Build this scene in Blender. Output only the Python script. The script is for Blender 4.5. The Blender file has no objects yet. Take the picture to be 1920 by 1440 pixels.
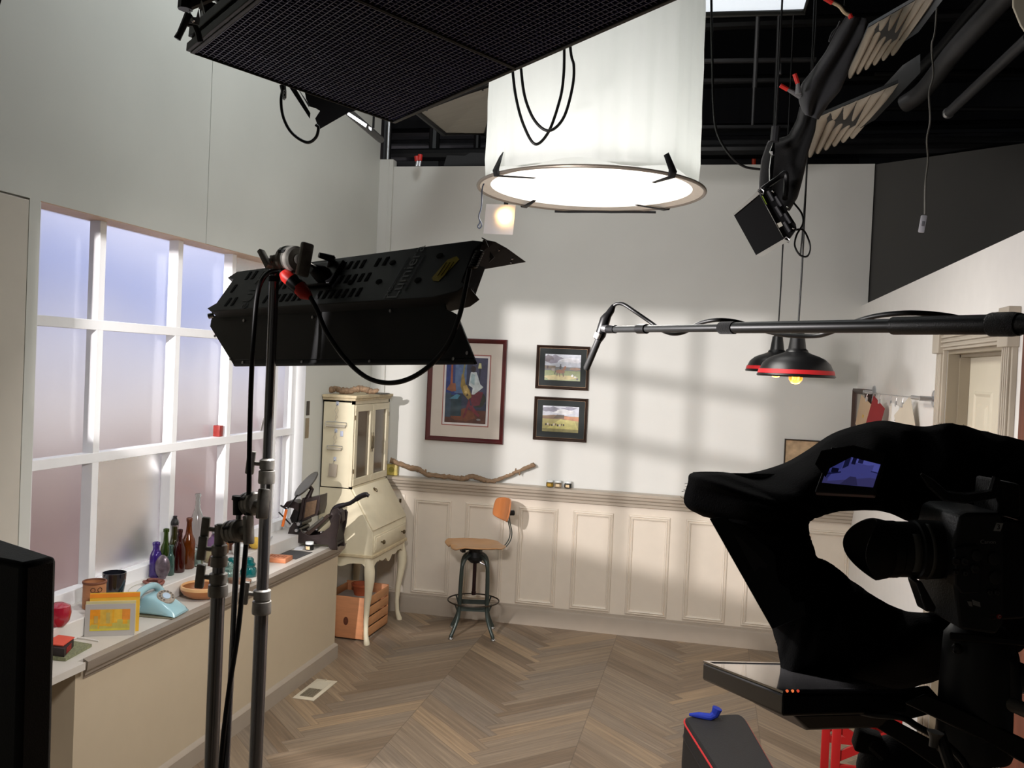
import bpy, bmesh, math, random
import numpy as np
from mathutils import Vector, Matrix, Euler
random.seed(7)
PI = math.pi
SC = bpy.context.scene
COL = SC.collection

# ------------------------------------------------------------------ camera
# vanishing points measured in the photograph (1920x1440) give a level room: X right, Y deep, Z up
F = 1690.0
H = 1.95
def _n(v):
    v = np.array(v, float); return v/np.linalg.norm(v)
_VY = _n((375, -17, F))
_up = _n(np.cross(np.array((0, -17-375*.0435, F)), _VY))
if _up[1] > 0: _up = -_up
_VX = _n(np.cross(_VY, _up))
if _VX[0] < 0: _VX = -_VX
RM = np.array([_VX, _VY, _up])
CAMP = np.array((0, 0, H))
def ray(px, py): return RM @ np.array((px-960., py-720., F))/F
def pz(px, py, Z):
    d = ray(px, py); return Vector(CAMP+d*((Z-H)/d[2]))
def pxx(px, py, X):
    d = ray(px, py); return Vector(CAMP+d*(X/d[0]))
def pyy(px, py, Y):
    d = ray(px, py); return Vector(CAMP+d*(Y/d[1]))
def pt(px, py, T): return Vector(CAMP+ray(px, py)*T)
def depth(P): return float((RM.T @ (np.array(P, float)-CAMP))[2])

cam = bpy.data.cameras.new('camera')
cam.sensor_width = 36; cam.lens = F/1920*36; cam.clip_start = .05
camo = bpy.data.objects.new('camera', cam)
COL.objects.link(camo)
cx, cy, cz = RM @ np.array((1, 0, 0)), RM @ np.array((0, -1, 0)), RM @ np.array((0, 0, -1))
camo.matrix_world = Matrix(((cx[0], cy[0], cz[0], 0), (cx[1], cy[1], cz[1], 0), (cx[2], cy[2], cz[2], H), (0, 0, 0, 1)))
SC.camera = camo

# ------------------------------------------------------------------ world, lights, exposure
SC.view_settings.view_transform = 'Standard'
SC.view_settings.look = 'None'
SC.view_settings.exposure = 0.0
SC.view_settings.gamma = 1
SC.view_settings.use_curve_mapping = False
w = bpy.data.worlds.new('world'); SC.world = w; w.use_nodes = True
w.node_tree.nodes['Background'].inputs[0].default_value = (.85, .9, 1, 1)
w.node_tree.nodes['Background'].inputs[1].default_value = .06

def light(kind, name, loc, to, energy, color=(1, 1, 1), size=.1, sy=None, spot=None, blend=.1):
    l = bpy.data.lights.new(name, kind); l.energy = energy; l.color = color
    if kind == 'AREA':
        l.size = size
        if sy: l.shape = 'RECTANGLE'; l.size_y = sy
    else: l.shadow_soft_size = size
    if kind == 'SPOT': l.spot_size = spot; l.spot_blend = blend
    o = bpy.data.objects.new(name, l); COL.objects.link(o)
    o.location = loc
    o.rotation_euler = (Vector(to)-Vector(loc)).to_track_quat('-Z', 'Y').to_euler()
    o['kind'] = 'helper'
    return o
KEY = Vector((-2.15, .9, 2.45))
light('SPOT', 'key_spot', KEY, (-.75, 6.7, 1.35), 930, (1, .95, .945), .012, None, math.radians(60), .2)
LAN = Vector((-.564, 3.989, 2.737))
l_ = light('AREA', 'lantern_light', LAN-Vector((0, 0, .04)), LAN-Vector((0, 0, 1)), 29, (1, .97, .92), .9); l_.data.shape = 'DISK'
light('AREA', 'overhead_fill', (-.6, 5.6, 4.7), (-.7, 5.6, 0), 15, (1, .97, .93), 1.2)  # added fill with no fixture, raises the ambient level over the set
light('AREA', 'rear_fill', (.6, -1.8, 3.6), (0, -4, 1.4), 55, (1, .97, .93), 1.0)  # added fill on the rear wall so metals and dark gear catch reflections
light('AREA', 'left_wall_fill', (-1.2, 3.9, 4.7), (-2.61, 4.4, 3.2), 28, (.92, .98, 1), .6)  # added fill with no fixture, brightens the upper left wall

# ------------------------------------------------------------------ helpers
def lin(c):
    return tuple(((v/255)/12.92 if v/255 <= .04045 else ((v/255+.055)/1.055)**2.4) for v in c)
class Nodes:
    def __init__(s, m):
        m.use_nodes = True; s.m = m; s.t = m.node_tree; s.N = s.t.nodes; s.L = s.t.links
        s.b = s.N['Principled BSDF']; s.out = s.N['Material Output']
    def new(s, kind, **kw):
        n = s.N.new(kind)
        for k, v in kw.items(): setattr(n, k, v)
        return n
    def put(s, sock, v):
        if hasattr(v, 'is_linked') or isinstance(v, bpy.types.NodeSocket): s.L.new(v, sock)
        else: sock.default_value = v
    def math(s, op, a, b=0.0, c=None):
        n = s.new('ShaderNodeMath', operation=op); s.put(n.inputs[0], a); s.put(n.inputs[1], b)
        if c is not None: s.put(n.inputs[2], c)
        return n.outputs[0]
    def comb(s, x, y, z=0.0):
        n = s.new('ShaderNodeCombineXYZ')
        for i, v in enumerate((x, y, z)): s.put(n.inputs[i], v)
        return n.outputs[0]
    def noise(s, vec, scale, detail=3, rough=.5):
        n = s.new('ShaderNodeTexNoise'); s.put(n.inputs['Vector'], vec); n.inputs['Scale'].default_value = scale
        n.inputs['Detail'].default_value = detail; n.inputs['Roughness'].default_value = rough
        return n.outputs['Fac']
    def ramp(s, fac, stops, interp='LINEAR'):
        n = s.new('ShaderNodeValToRGB'); s.put(n.inputs[0], fac); e = n.color_ramp.elements
        n.color_ramp.interpolation = interp
        while len(e) < len(stops): e.new(.5)
        for i, (p, c) in enumerate(stops): e[i].position = p; e[i].color = lin(c)+(1,)
        return n.outputs[0]
    def mix(s, fac, a, b, bt='MIX'):
        n = s.new('ShaderNodeMix', data_type='RGBA', blend_type=bt)
        s.put(n.inputs[0], fac); s.put(n.inputs[6], a); s.put(n.inputs[7], b); return n.outputs[2]
    def bump(s, h, strength=.2, dist=.01):
        n = s.new('ShaderNodeBump'); s.put(n.inputs['Height'], h); n.inputs['Strength'].default_value = strength
        n.inputs['Distance'].default_value = dist; s.L.new(n.outputs[0], s.b.inputs['Normal'])
_M = {}
def mat(name, c, rough=.5, metal=0., vary=.06, scale=12, bump=0., bscale=60, trans=0., coat=0., sheen=0., emit=0., ior=1.45, stretch=None, alpha=1., spec=.5, dist=.004):
    if name in _M: return _M[name]
    m = bpy.data.materials.new(name); n = Nodes(m); b = n.b
    tc = n.new('ShaderNodeTexCoord').outputs['Object']
    if stretch:
        mp = n.new('ShaderNodeMapping'); mp.inputs['Scale'].default_value = stretch; n.L.new(tc, mp.inputs[0]); tc = mp.outputs[0]
    base = lin(c)
    if vary > 0:
        f = n.noise(tc, scale, 4)
        lo = tuple(max(0, v*(1-vary*2)) for v in base)+(1,); hi = tuple(min(1, v*(1+vary*2)) for v in base)+(1,)
        n.L.new(n.mix(f, lo, hi), b.inputs['Base Color'])
    else: b.inputs['Base Color'].default_value = base+(1,)
    b.inputs['Roughness'].default_value = rough; b.inputs['Metallic'].default_value = metal
    b.inputs['Transmission Weight'].default_value = trans; b.inputs['Coat Weight'].default_value = coat
    b.inputs['Sheen Weight'].default_value = sheen; b.inputs['IOR'].default_value = ior; b.inputs['Alpha'].default_value = alpha
    b.inputs['Specular IOR Level'].default_value = spec
    if emit > 0:
        b.inputs['Emission Color'].default_value = base+(1,); b.inputs['Emission Strength'].default_value = emit
    if bump > 0: n.bump(n.noise(tc, bscale, 4), bump, dist)
    _M[name] = m; return m

class MB:
    """collects shapes, then links them as ONE mesh object; off = world position of the parent's origin"""
    def __init__(s, off=(0, 0, 0)):
        s.bm = bmesh.new(); s.off = Vector(off); s.mi = 0
    def V(s, p): return s.bm.verts.new(Vector(p)-s.off)
    def F(s, vs):
        try: f = s.bm.faces.new(vs); f.material_index = s.mi; return f
        except ValueError: return None
    def quad(s, *p):
        s.F([s.V(q) for q in p]); return s
    def hexa(s, P):
        v = [s.V(p) for p in P]
        for q in ((0, 3, 2, 1), (4, 5, 6, 7), (0, 1, 5, 4), (1, 2, 6, 5), (2, 3, 7, 6), (3, 0, 4, 7)): s.F([v[i] for i in q])
        return s
    def bx(s, x0, x1, y0, y1, z0, z1, M=None, bev=0):
        P = [(x0, y0, z0), (x1, y0, z0), (x1, y1, z0), (x0, y1, z0), (x0, y0, z1), (x1, y0, z1), (x1, y1, z1), (x0, y1, z1)]
        if M is not None: P = [M @ Vector(p) for p in P]
        if bev <= 0: return s.hexa(P)
        t = bmesh.new(); v = [t.verts.new(p) for p in P]
        for q in ((0, 3, 2, 1), (4, 5, 6, 7), (0, 1, 5, 4), (1, 2, 6, 5), (2, 3, 7, 6), (3, 0, 4, 7)): t.faces.new([v[i] for i in q])
        bmesh.ops.bevel(t, geom=list(t.edges), offset=bev, segments=2, affect='EDGES', profile=.5)
        mp = {a: s.V(a.co) for a in t.verts}
        for f in t.faces: s.F([mp[a] for a in f.verts])
        t.free(); return s
    def tube(s, pts, r, n=10, closed=False, cap=True):
        pts = [Vector(p) for p in pts]; k = len(pts)
        rr = r if isinstance(r, (list, tuple)) else [r]*k
        tan = []
        for i in range(k):
            if closed: d = pts[(i+1) % k]-pts[i-1]
            else: d = pts[min(i+1, k-1)]-pts[max(i-1, 0)]
            tan.append(d.normalized() if d.length > 1e-9 else Vector((0, 0, 1)))
        up = Vector((0, 0, 1)) if abs(tan[0].z) < .9 else Vector((1, 0, 0))
        u = tan[0].cross(up).normalized(); rings = []
        for i in range(k):
            u = (u-tan[i]*u.dot(tan[i])); u = u.normalized() if u.length > 1e-6 else tan[i].orthogonal().normalized()
            v = tan[i].cross(u)
            rings.append([s.V(pts[i]+(u*math.cos(2*PI*j/n)+v*math.sin(2*PI*j/n))*rr[i]) for j in range(n)])
        for i in range(k if closed else k-1):
            a, b = rings[i], rings[(i+1) % k]
            for j in range(n): s.F([a[j], a[(j+1) % n], b[(j+1) % n], b[j]])
        if cap and not closed: s.F(rings[0][::-1]); s.F(rings[-1])
        return s
    def cyl(s, p0, p1, r0, r1=None, n=20): return s.tube([p0, p1], [r0, r0 if r1 is None else r1], n)
    def lathe(s, prof, c=(0, 0, 0), n=32, M=None, sx=1, sy=1):
        M = M or Matrix.Translation(c); rings = []
        for r, z in prof:
            if r < 1e-6: rings.append([s.V(M @ Vector((0, 0, z)))])
            else: rings.append([s.V(M @ Vector((r*sx*math.cos(2*PI*j/n), r*sy*math.sin(2*PI*j/n), z))) for j in range(n)])
        for a, b in zip(rings, rings[1:]):
            for j in range(n):
                k = (j+1) % n
                if len(a) == 1 and len(b) == 1: continue
                if len(a) == 1: s.F([a[0], b[k], b[j]])
                elif len(b) == 1: s.F([a[j], a[k], b[0]])
                else: s.F([a[j], a[k], b[k], b[j]])
        return s
    def prism(s, poly, h, M=None, off=0):
        """poly in local xy, extruded along local z"""
        M = M or Matrix.Identity(4)
        a = [s.V(M @ Vector((p[0], p[1], off))) for p in poly]; b = [s.V(M @ Vector((p[0], p[1], off+h))) for p in poly]
        s.F(a[::-1]); s.F(b)
        for i in range(len(a)):
            j = (i+1) % len(a); s.F([a[i], a[j], b[j], b[i]])
        return s
    def ball(s, c, r, n=16, sc=(1, 1, 1), M=None):
        prof = [(r*math.sin(PI*i/(n//2)), -r*math.cos(PI*i/(n//2))) for i in range(n//2+1)]
        M0 = Matrix.Translation(c) @ (M or Matrix.Identity(4)) @ Matrix.Diagonal((*sc, 1))
        return s.lathe(prof, n=n, M=M0)
    def grid(s, rows, closed=False):
        R = [[s.V(p) for p in r] for r in rows]
        for a, b in zip(R, R[1:]):
            m = len(a)
            for j in range(m if closed else m-1): s.F([a[j], a[(j+1) % m], b[(j+1) % m], b[j]])
        return s
    def build(s, name, mats, parent=None, ang=35, bev=0, solid=0, sub=0, recalc=True):
        me = bpy.data.meshes.new(name)
        if recalc: bmesh.ops.recalc_face_normals(s.bm, faces=s.bm.faces)
        for f in s.bm.faces: f.smooth = True
        s.bm.to_mesh(me); s.bm.free()
        for m in (mats if isinstance(mats, (list, tuple)) else [mats]): me.materials.append(m)
        try: me.set_sharp_from_angle(angle=math.radians(ang))
        except Exception: pass
        o = bpy.data.objects.new(name, me); COL.objects.link(o)
        if parent is not None: o.parent = parent
        else: o.location = s.off
        if bev > 0:
            m = o.modifiers.new('bevel', 'BEVEL'); m.width = bev; m.segments = 2; m.limit_method = 'ANGLE'; m.angle_limit = math.radians(40)
        if solid: m = o.modifiers.new('solid', 'SOLIDIFY'); m.thickness = solid; m.offset = 0
        if sub: m = o.modifiers.new('sub', 'SUBSURF'); m.levels = sub; m.render_levels = sub
        return o
def tag(o, label=None, cat=None, group=None, kind=None):
    if label: o['label'] = label
    if cat: o['category'] = cat
    if group: o['group'] = group
    if kind: o['kind'] = kind
    return o
def thing(name, label, cat, loc=(0, 0, 0), rz=0, group=None, R=None):
    o = bpy.data.objects.new(name, None); COL.objects.link(o); o.location = loc
    o.rotation_euler = R.to_euler() if R is not None else (0, 0, rz)
    o.empty_display_size = .05
    return tag(o, label, cat, group)
def copy_tree(o, parent=None):
    c = o.copy(); COL.objects.link(c)
    if parent is not None: c.parent = parent
    for ch in list(o.children): copy_tree(ch, c)
    return c
def struct(mb, name, m, **k): return tag(mb.build(name, m, **k), kind='structure')
def frame_from(o, xdir, zdir):
    """4x4 with x along xdir, z along zdir (orthogonalised)"""
    z = Vector(zdir).normalized(); x = Vector(xdir); x = (x-z*x.dot(z)).normalized(); y = z.cross(x)
    return Matrix(((x.x, y.x, z.x, o[0]), (x.y, y.y, z.y, o[1]), (x.z, y.z, z.z, o[2]), (0, 0, 0, 1)))
def bez(P, n=12):
    """Catmull-Rom through the points"""
    P = [Vector(p) for p in P]; Q = [P[0]*2-P[1]]+P+[P[-1]*2-P[-2]]; out = []
    for i in range(1, len(Q)-2):
        for k in range(n):
            t = k/n; a, b, c, d = Q[i-1], Q[i], Q[i+1], Q[i+2]
            out.append(.5*((2*b)+(c-a)*t+(2*a-5*b+4*c-d)*t*t+(-a+3*b-3*c+d)*t**3))
    out.append(P[-1]); return out
def text(name, s, size, M, m, parent=None, ext=.0004, sx=1, align='CENTER', shear=0):
    cu = bpy.data.curves.new(name, 'FONT'); cu.body = s; cu.size = size; cu.extrude = ext; cu.align_x = align; cu.align_y = 'CENTER'; cu.shear = shear
    cu.materials.append(m); o = bpy.data.objects.new(name, cu); COL.objects.link(o)
    me = bpy.data.meshes.new_from_object(o); bpy.data.objects.remove(o); me.name = name
    o = bpy.data.objects.new(name, me); COL.objects.link(o)
    if parent is not None: o.parent = parent
    o.matrix_local = M @ Matrix.Diagonal((sx, 1, 1, 1)); return o

# ------------------------------------------------------------------ materials
WHITE = mat('wall_paint', (207, 206, 200), .62, vary=.03, scale=2.5, bump=.05, bscale=90)
WHITEL = mat('left_wall_paint', (204, 205, 198), .62, vary=.045, scale=1.6, bump=.06, bscale=70)
PANELP = mat('satin_panel_paint', (214, 203, 187), .42, vary=.02, bump=.03, bscale=50)
TRIMP = mat('greige_trim_paint', (174, 163, 148), .4, vary=.04, scale=8, stretch=(1, 8, 8), bump=.1, bscale=20)
BASEP = mat('greige_base_paint', (158, 146, 131), .5, vary=.03)
WINP = mat('window_white_paint', (238, 238, 238), .45, vary=.02, bump=.1, bscale=40)
BLACK = mat('matte_black', (14, 14, 15), .6, vary=.1)
BLACKM = mat('black_powdercoat', (20, 20, 21), .42, vary=.08, bump=.15, bscale=400)
BLACKP = mat('black_plastic', (16, 16, 17), .35, vary=.05)
RUBBER = mat('black_cable_rubber', (13, 13, 13), .45, vary=.05)
CLOTH = mat('black_duvetyne', (10, 10, 11), .95, vary=.2, scale=40, bump=.4, bscale=250, sheen=.15)
GREYCLOTH = mat('faded_black_cloth', (58, 58, 60), .95, vary=.15, scale=10, bump=.4, bscale=250, sheen=.1)
CHROME = mat('chrome', (190, 190, 190), .12, 1, vary=.03)
STEELD = mat('worn_grip_metal', (160, 157, 150), .4, .4, vary=.2, scale=60, bump=.1)
SILVER = mat('silver_metal', (190, 190, 192), .3, .9, vary=.05)
GUN = mat('dark_chrome_tube', (150, 150, 152), .24, .85, vary=.05)
BRASS = mat('dark_brass', (98, 84, 60), .4, .8, vary=.2)
RED = mat('red_plastic', (200, 40, 32), .45, vary=.05)
# ------------------------------------------------------------------ the setting
XL, XR, YB = -2.61, 1.0, 6.70
ZS, ZT, ZX = 2.48, 3.47, 5.3
def floor_material():
    m = bpy.data.materials.new('herringbone_vinyl'); n = Nodes(m)
    g = n.new('ShaderNodeNewGeometry').outputs['Position']; sp = n.new('ShaderNodeSeparateXYZ'); n.L.new(g, sp.inputs[0])
    x, y = sp.outputs[0], sp.outputs[1]; W = .937; p = .178
    xs = n.math('DIVIDE', n.math('ADD', x, 1.53+W*20), W); col = n.math('FLOOR', xs); u = n.math('SUBTRACT', xs, col)
    ux = n.math('MULTIPLY', u, W)
    # zigzag middle where the boards interlock
    tri = n.math('PINGPONG', n.math('ADD', y, n.math('MULTIPLY', col, .37)), p/2)
    mid = n.math('ADD', n.math('SUBTRACT', tri, p/4), W/2)
    right = n.math('GREATER_THAN', ux, mid)
    yy = n.math('ADD', y, n.math('MULTIPLY', col, .37))
    cl = n.math('ADD', yy, ux)
    cr = n.math('ADD', n.math('SUBTRACT', yy, ux), W)
    cr = n.math('ADD', cr, p*.5)
    c = n.math('ADD', n.math('MULTIPLY', cl, n.math('SUBTRACT', 1, right)), n.math('MULTIPLY', cr, right))
    q = n.math('DIVIDE', c, p); idp = n.math('FLOOR', q); fr = n.math('SUBTRACT', q, idp)
    al = n.math('ADD', n.math('MULTIPLY', ux, 1.414), n.math('MULTIPLY', idp, 3.7))
    wn = n.new('ShaderNodeTexWhiteNoise', noise_dimensions='3D'); n.L.new(n.comb(idp, n.math('ADD', right, n.math('MULTIPLY', col, 2)), 3.3), wn.inputs['Vector'])
    v1 = wn.outputs['Value']
    gr = n.noise(n.comb(n.math('MULTIPLY', al, 2.2), n.math('MULTIPLY', c, 42), n.math('MULTIPLY', v1, 20)), 1.0, 6, .62)
    gr2 = n.noise(n.comb(n.math('MULTIPLY', al, 1.0), n.math('MULTIPLY', c, 12), n.math('MULTIPLY', v1, 31)), 1.0, 4, .6)
    base = n.ramp(v1, [(0, (122, 107, 90)), (.3, (138, 123, 105)), (.55, (148, 134, 116)), (.8, (134, 124, 112)), (1, (162, 143, 118))])
    grain = n.ramp(gr, [(.3, (105, 90, 76)), (.5, (160, 150, 138)), (.7, (214, 204, 190))])
    colr = n.mix(.48, base, grain, 'OVERLAY')
    colr = n.mix(n.math('MULTIPLY', gr2, .4), colr, (.42, .30, .19, 1), 'MULTIPLY')
    d1 = n.math('MINIMUM', fr, n.math('SUBTRACT', 1, fr)); j1 = n.math('LESS_THAN', d1, .014)
    d2 = n.math('MINIMUM', u, n.math('SUBTRACT', 1, u)); j2 = n.math('LESS_THAN', d2, .0028)
    d3 = n.math('LESS_THAN', n.math('ABSOLUTE', n.math('SUBTRACT', ux, mid)), .002)
    j = n.math('MAXIMUM', n.math('MAXIMUM', j1, j2), d3)
    colr = n.mix(n.math('MULTIPLY', j, .45), colr, lin((70, 58, 48))+(1,))
    n.L.new(colr, n.b.inputs['Base Color']); n.b.inputs['Roughness'].default_value = .48
    n.bump(n.math('SUBTRACT', gr, n.math('MULTIPLY', j, .6)), .12, .003)
    return m
struct(MB().bx(-8, 6, -3, YB+.06, -.08, 0), 'floor', floor_material())
CEIL = mat('black_ceiling', (16, 16, 17), .9, vary=.2, scale=2)
struct(MB().bx(-8, 8, -4, 12, ZX, ZX+.1), 'ceiling', CEIL)

# left wall: upper flat with seams, opening for the window
WY0, WY1, WZ0, WZ1 = 3.07, 5.50, .83, 2.52
m_ = MB()
m_.bx(XL-.02, XL, -3, 4.255, WZ1, 4.6).bx(XL-.02, XL+.001, 4.258, YB-.03, WZ1, 4.6)
m_.bx(XL-.02, XL, 3.012, WY0, 0, WZ1).bx(XL-.02, XL, WY1+.004, YB-.03, 0, WZ1).bx(XL-.02, XL, WY0, WY1, 0, WZ0-.03)
m_.bx(XL-.05, XL-.02, -3, 3.0, 0, 4.6).bx(XL-.05, XL-.02, 3.0, 3.02, 0, 4.6).bx(XL-.05, XL-.0205, WY1+.004, YB-.03, 0, 4.6).bx(XL-.05, XL-.02, 3, YB-.03, WZ1+.01, 4.6)
struct(m_, 'wall_left', WHITEL)
struct(MB().bx(XL-.018, XL+.003, 1.2, 3.006, .02, 2.512), 'wall_left_panel', mat('panel_paint', (198, 192, 180), .6, vary=.02), bev=.003)
# back wall (upper flat), corner batten
m_ = MB().bx(-2.50, 1.04, YB, YB+.05, 0, ZT)
struct(m_, 'wall_back', WHITE)
struct(MB().bx(XL-.03, -2.50, YB-.028, YB+.05, 0, ZT+.05).bx(-2.535, -2.53, YB-.031, YB-.02, 0, ZT+.05), 'trim_1', WHITE)
# wainscot
struct(MB().bx(XL, XR, YB-.022, YB, .10, .97), 'wall_back_wainscot', PANELP)
def molding_frame(m, x0, x1, z0, z1, y):
    prof = [(0, 0), (.004, .010), (.012, .014), (.017, .008), (.024, .015), (.033, .011), (.036, 0)]
    loops = []
    for a, d in prof:
        loops.append([(x0+a, y-d, z0+a), (x1-a, y-d, z0+a), (x1-a, y-d, z1-a), (x0+a, y-d, z1-a)])
    m.grid(loops, closed=True)
for k in range(-1, 8):
    x0 = -2.215+.4165*k; m_ = MB()
    molding_frame(m_, max(x0, -2.6), x0+.305, .155, .893, YB-.022)
    struct(m_, 'trim_%d' % (k+3), PANELP, ang=20)
prof = [(0, .95), (.030, .955), (.034, .975), (.046, .985), (.05, 1.0), (.066, 1.012), (.07, 1.03), (.085, 1.036), (.088, 1.056), (0, 1.06)]
def run_x(prof, x0, x1, y): return MB().grid([[(x, y-a, b) for a, b in prof] for x in (x0, x1)]).grid([[(x, y-a, b) for a, b in prof] for x in (x0,)])
def moulding(prof, p0, p1, out, name, m, parent=None):
    b = MB(); A = [b.V(Vector(p0)+Vector(out)*a+Vector((0, 0, z))) for a, z in prof]; B = [b.V(Vector(p1)+Vector(out)*a+Vector((0, 0, z))) for a, z in prof]
    for i in range(len(A)):
        j = (i+1) % len(A); b.F([A[i], A[j], B[j], B[i]])
    b.F(A[::-1]); b.F(B)
    return b.build(name, m, parent, ang=25)
tag(moulding(prof, (XL, YB-.022, 0), (XR, YB-.022, 0), (0, -1, 0), 'trim_chair_rail', TRIMP), kind='structure')
bprof = [(0, 0), (.022, 0), (.022, .115), (.018, .125), (.010, .13), (.008, .142), (0, .145)]
tag(moulding(bprof, (XL, YB-.022, 0), (XR, YB-.022, 0), (0, -1, 0), 'baseboard_back', BASEP), kind='structure')
# right set wall with the door opening
DY0, DY1, DZ = 3.43, 4.255, 2.10
m_ = MB().bx(XR, XR+.03, DY1, YB, 0, ZS).bx(XR, XR+.03, 3.0, DY0, 0, ZS).bx(XR, XR+.03, DY0, DY1, DZ, ZS)
struct(m_, 'wall_right', mat('right_wall_paint', (228, 225, 220), .6, vary=.02))
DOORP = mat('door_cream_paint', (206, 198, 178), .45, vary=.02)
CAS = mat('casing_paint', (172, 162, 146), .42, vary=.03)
m_ = MB()
for (a, b_) in ((DY1, DY1+.105), (DY0-.105, DY0)):
    m_.bx(XR-.018, XR, a, b_, 0, DZ+.012)
    for k in range(4): m_.bx(XR-.026, XR-.017, a+.015+k*.022, a+.026+k*.022, 0, DZ)
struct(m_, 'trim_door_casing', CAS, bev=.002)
m_ = MB().bx(XR-.02, XR, DY0-.105, DY1+.105, DZ, DZ+.095)
for k in range(4): m_.bx(XR-.03, XR-.018, DY0-.085, DY1+.085, DZ+.012+k*.02, DZ+.023+k*.02)
for yb in (DY0-.06, DY1+.06): m_.bx(XR-.04, XR, yb-.055, yb+.055, DZ-.012, DZ+.125)
m_.bx(XR-.035, XR, DY0-.1, DY1+.1, DZ+.095, DZ+.115)
struct(m_, 'trim_door_head', CAS, bev=.003)
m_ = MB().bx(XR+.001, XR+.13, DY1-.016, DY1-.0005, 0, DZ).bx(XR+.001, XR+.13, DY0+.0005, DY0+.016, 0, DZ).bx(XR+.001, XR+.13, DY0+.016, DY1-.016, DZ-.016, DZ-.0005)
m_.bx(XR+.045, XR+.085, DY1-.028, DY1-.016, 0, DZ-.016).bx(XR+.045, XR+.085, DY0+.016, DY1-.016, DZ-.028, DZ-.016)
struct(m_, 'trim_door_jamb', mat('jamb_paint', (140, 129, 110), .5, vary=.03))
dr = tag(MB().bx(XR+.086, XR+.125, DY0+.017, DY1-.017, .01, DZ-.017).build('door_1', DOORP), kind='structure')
m_ = MB()
for (ya, yb) in ((DY1-.12-.25, DY1-.12), (DY0+.12, DY0+.12+.25)):
    for (za, zb) in ((1.55, 1.93), (.9, 1.42), (.2, .78)):
        for k, (i, d) in enumerate(((0, .0), (.012, .008), (.022, .002), (.05, .002), (.06, .01))):
            pass
        rows = []
        for i, d in ((0, 0), (.010, .007), (.022, .001), (.055, .001), (.07, .009)):
            rows.append([(XR+.086-d, ya+i, za+i), (XR+.086-d, yb-i, za+i), (XR+.086-d, yb-i, zb-i), (XR+.086-d, ya+i, zb-i)])
        m_.grid(rows, closed=True); m_.quad(*rows[-1])
m_.build('door_panel', DOORP, dr, ang=20)
MB().ball((XR+.03, DY0+.09, .98), .028).cyl((XR+.09, DY0+.09, .98), (XR+.04, DY0+.09, .98), .012).build('door_knob', BRASS, dr)
tag(moulding(bprof, (XR, YB-.05, 0), (XR, DY1+.105, 0), (-1, 0, 0), 'baseboard_right', BASEP), kind='structure')
# end of the set wall: rough brown post
WOODB = mat('brown_rough_wood', (98, 54, 36), .6, vary=.25, scale=6, stretch=(6, 6, .5), bump=.3, bscale=30)
PST = pxx(1905, 640, XR-.0)
struct(MB().bx(XR-.03, XR+.09, 2.90, 3.19, 0, 2.44), 'trim_wood_post', WOODB, bev=.003)
# dark studio walls beyond and above the set
DKW = mat('dark_grey_paint', (62, 61, 58), .8, vary=.05, scale=2)
a0 = Vector((1.045, YB+.02, 0)); a1 = Vector((4.2, 4.45, 0)); dd = (a1-a0).normalized(); nn = Vector((-dd.y, dd.x, 0))*.05
b = MB(); b.hexa([a0, a1, a1+nn, a0+nn]+[p+Vector((0, 0, ZT)) for p in (a0, a1, a1+nn, a0+nn)]); struct(b, 'wall_dark_back', DKW)
struct(MB().bx(-8, 8, 10.5, 10.6, 0, ZX), 'wall_far', mat('far_wall_corrugated', (52, 52, 54), .8, vary=.2, scale=1.5, stretch=(8, 1, .3)))
struct(MB().bx(7.9, 8, -4, 10.5, 0, ZX), 'wall_studio_right', CEIL)
struct(MB().bx(-8, 8, -4, -3.9, 0, ZX), 'wall_studio_rear', mat('studio_rear', (60, 58, 56), .9))
struct(MB().bx(-8, -7.9, -4, 10.5, 0, ZX), 'wall_studio_left', CEIL)

# window: reveal, frame, muntins, panes
GX, FX = -2.735, -2.675
m_ = MB().bx(-2.76, XL-.0003, WY0, WY1+.0035, WZ1-.004, WZ1-.0003)
win = struct(m_, 'window_1', mat('raw_wood_reveal', (196, 166, 140), .6, vary=.06))
MB().bx(-2.76, XL, WY1, WY1+.0035, WZ0-.02, WZ1-.004).bx(-2.76, XL-.0005, WY0+.001, WY0+.004, WZ0-.02, WZ1).build('window_jamb', WINP, win)
mun = [3.535, 4.135, 4.665, 5.22]; rowsz = [1.462, 2.055]
m_ = MB()
for y in mun: m_.bx(GX+.006, FX, y-.022, y+.022, WZ0+.05, WZ1)
for z_ in rowsz: m_.bx(GX+.006, FX+.001, WY0, WY1, z_-.024, z_+.02)
m_.bx(GX+.006, FX, 5.44, WY1, WZ0+.05, WZ1).bx(GX+.006, FX+.002, WY0, WY1, WZ0-.001, WZ0+.062)
m_.build('window_frame', WINP, win, bev=.002)
def frost():
    m = bpy.data.materials.new('frosted_acrylic'); n = Nodes(m); b = n.b
    b.inputs['Base Color'].default_value = (.93, .93, .95, 1); b.inputs['Transmission Weight'].default_value = 1
    b.inputs['Roughness'].default_value = .42; b.inputs['IOR'].default_value = 1.45
    b.inputs['Coat Weight'].default_value = .65; b.inputs['Coat Roughness'].default_value = .04; b.inputs['Coat IOR'].default_value = 1.5
    return m
FR = frost()
ys = [WY0]+mun+[5.47]; zs = [WZ0+.05]+rowsz+[WZ1]
for i in range(5):
    for j in range(3):
        MB().quad((GX, ys[i], zs[j]), (GX, ys[i+1], zs[j]), (GX, ys[i+1], zs[j+1]), (GX, ys[i], zs[j+1])).build('pane', FR, win)
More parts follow.
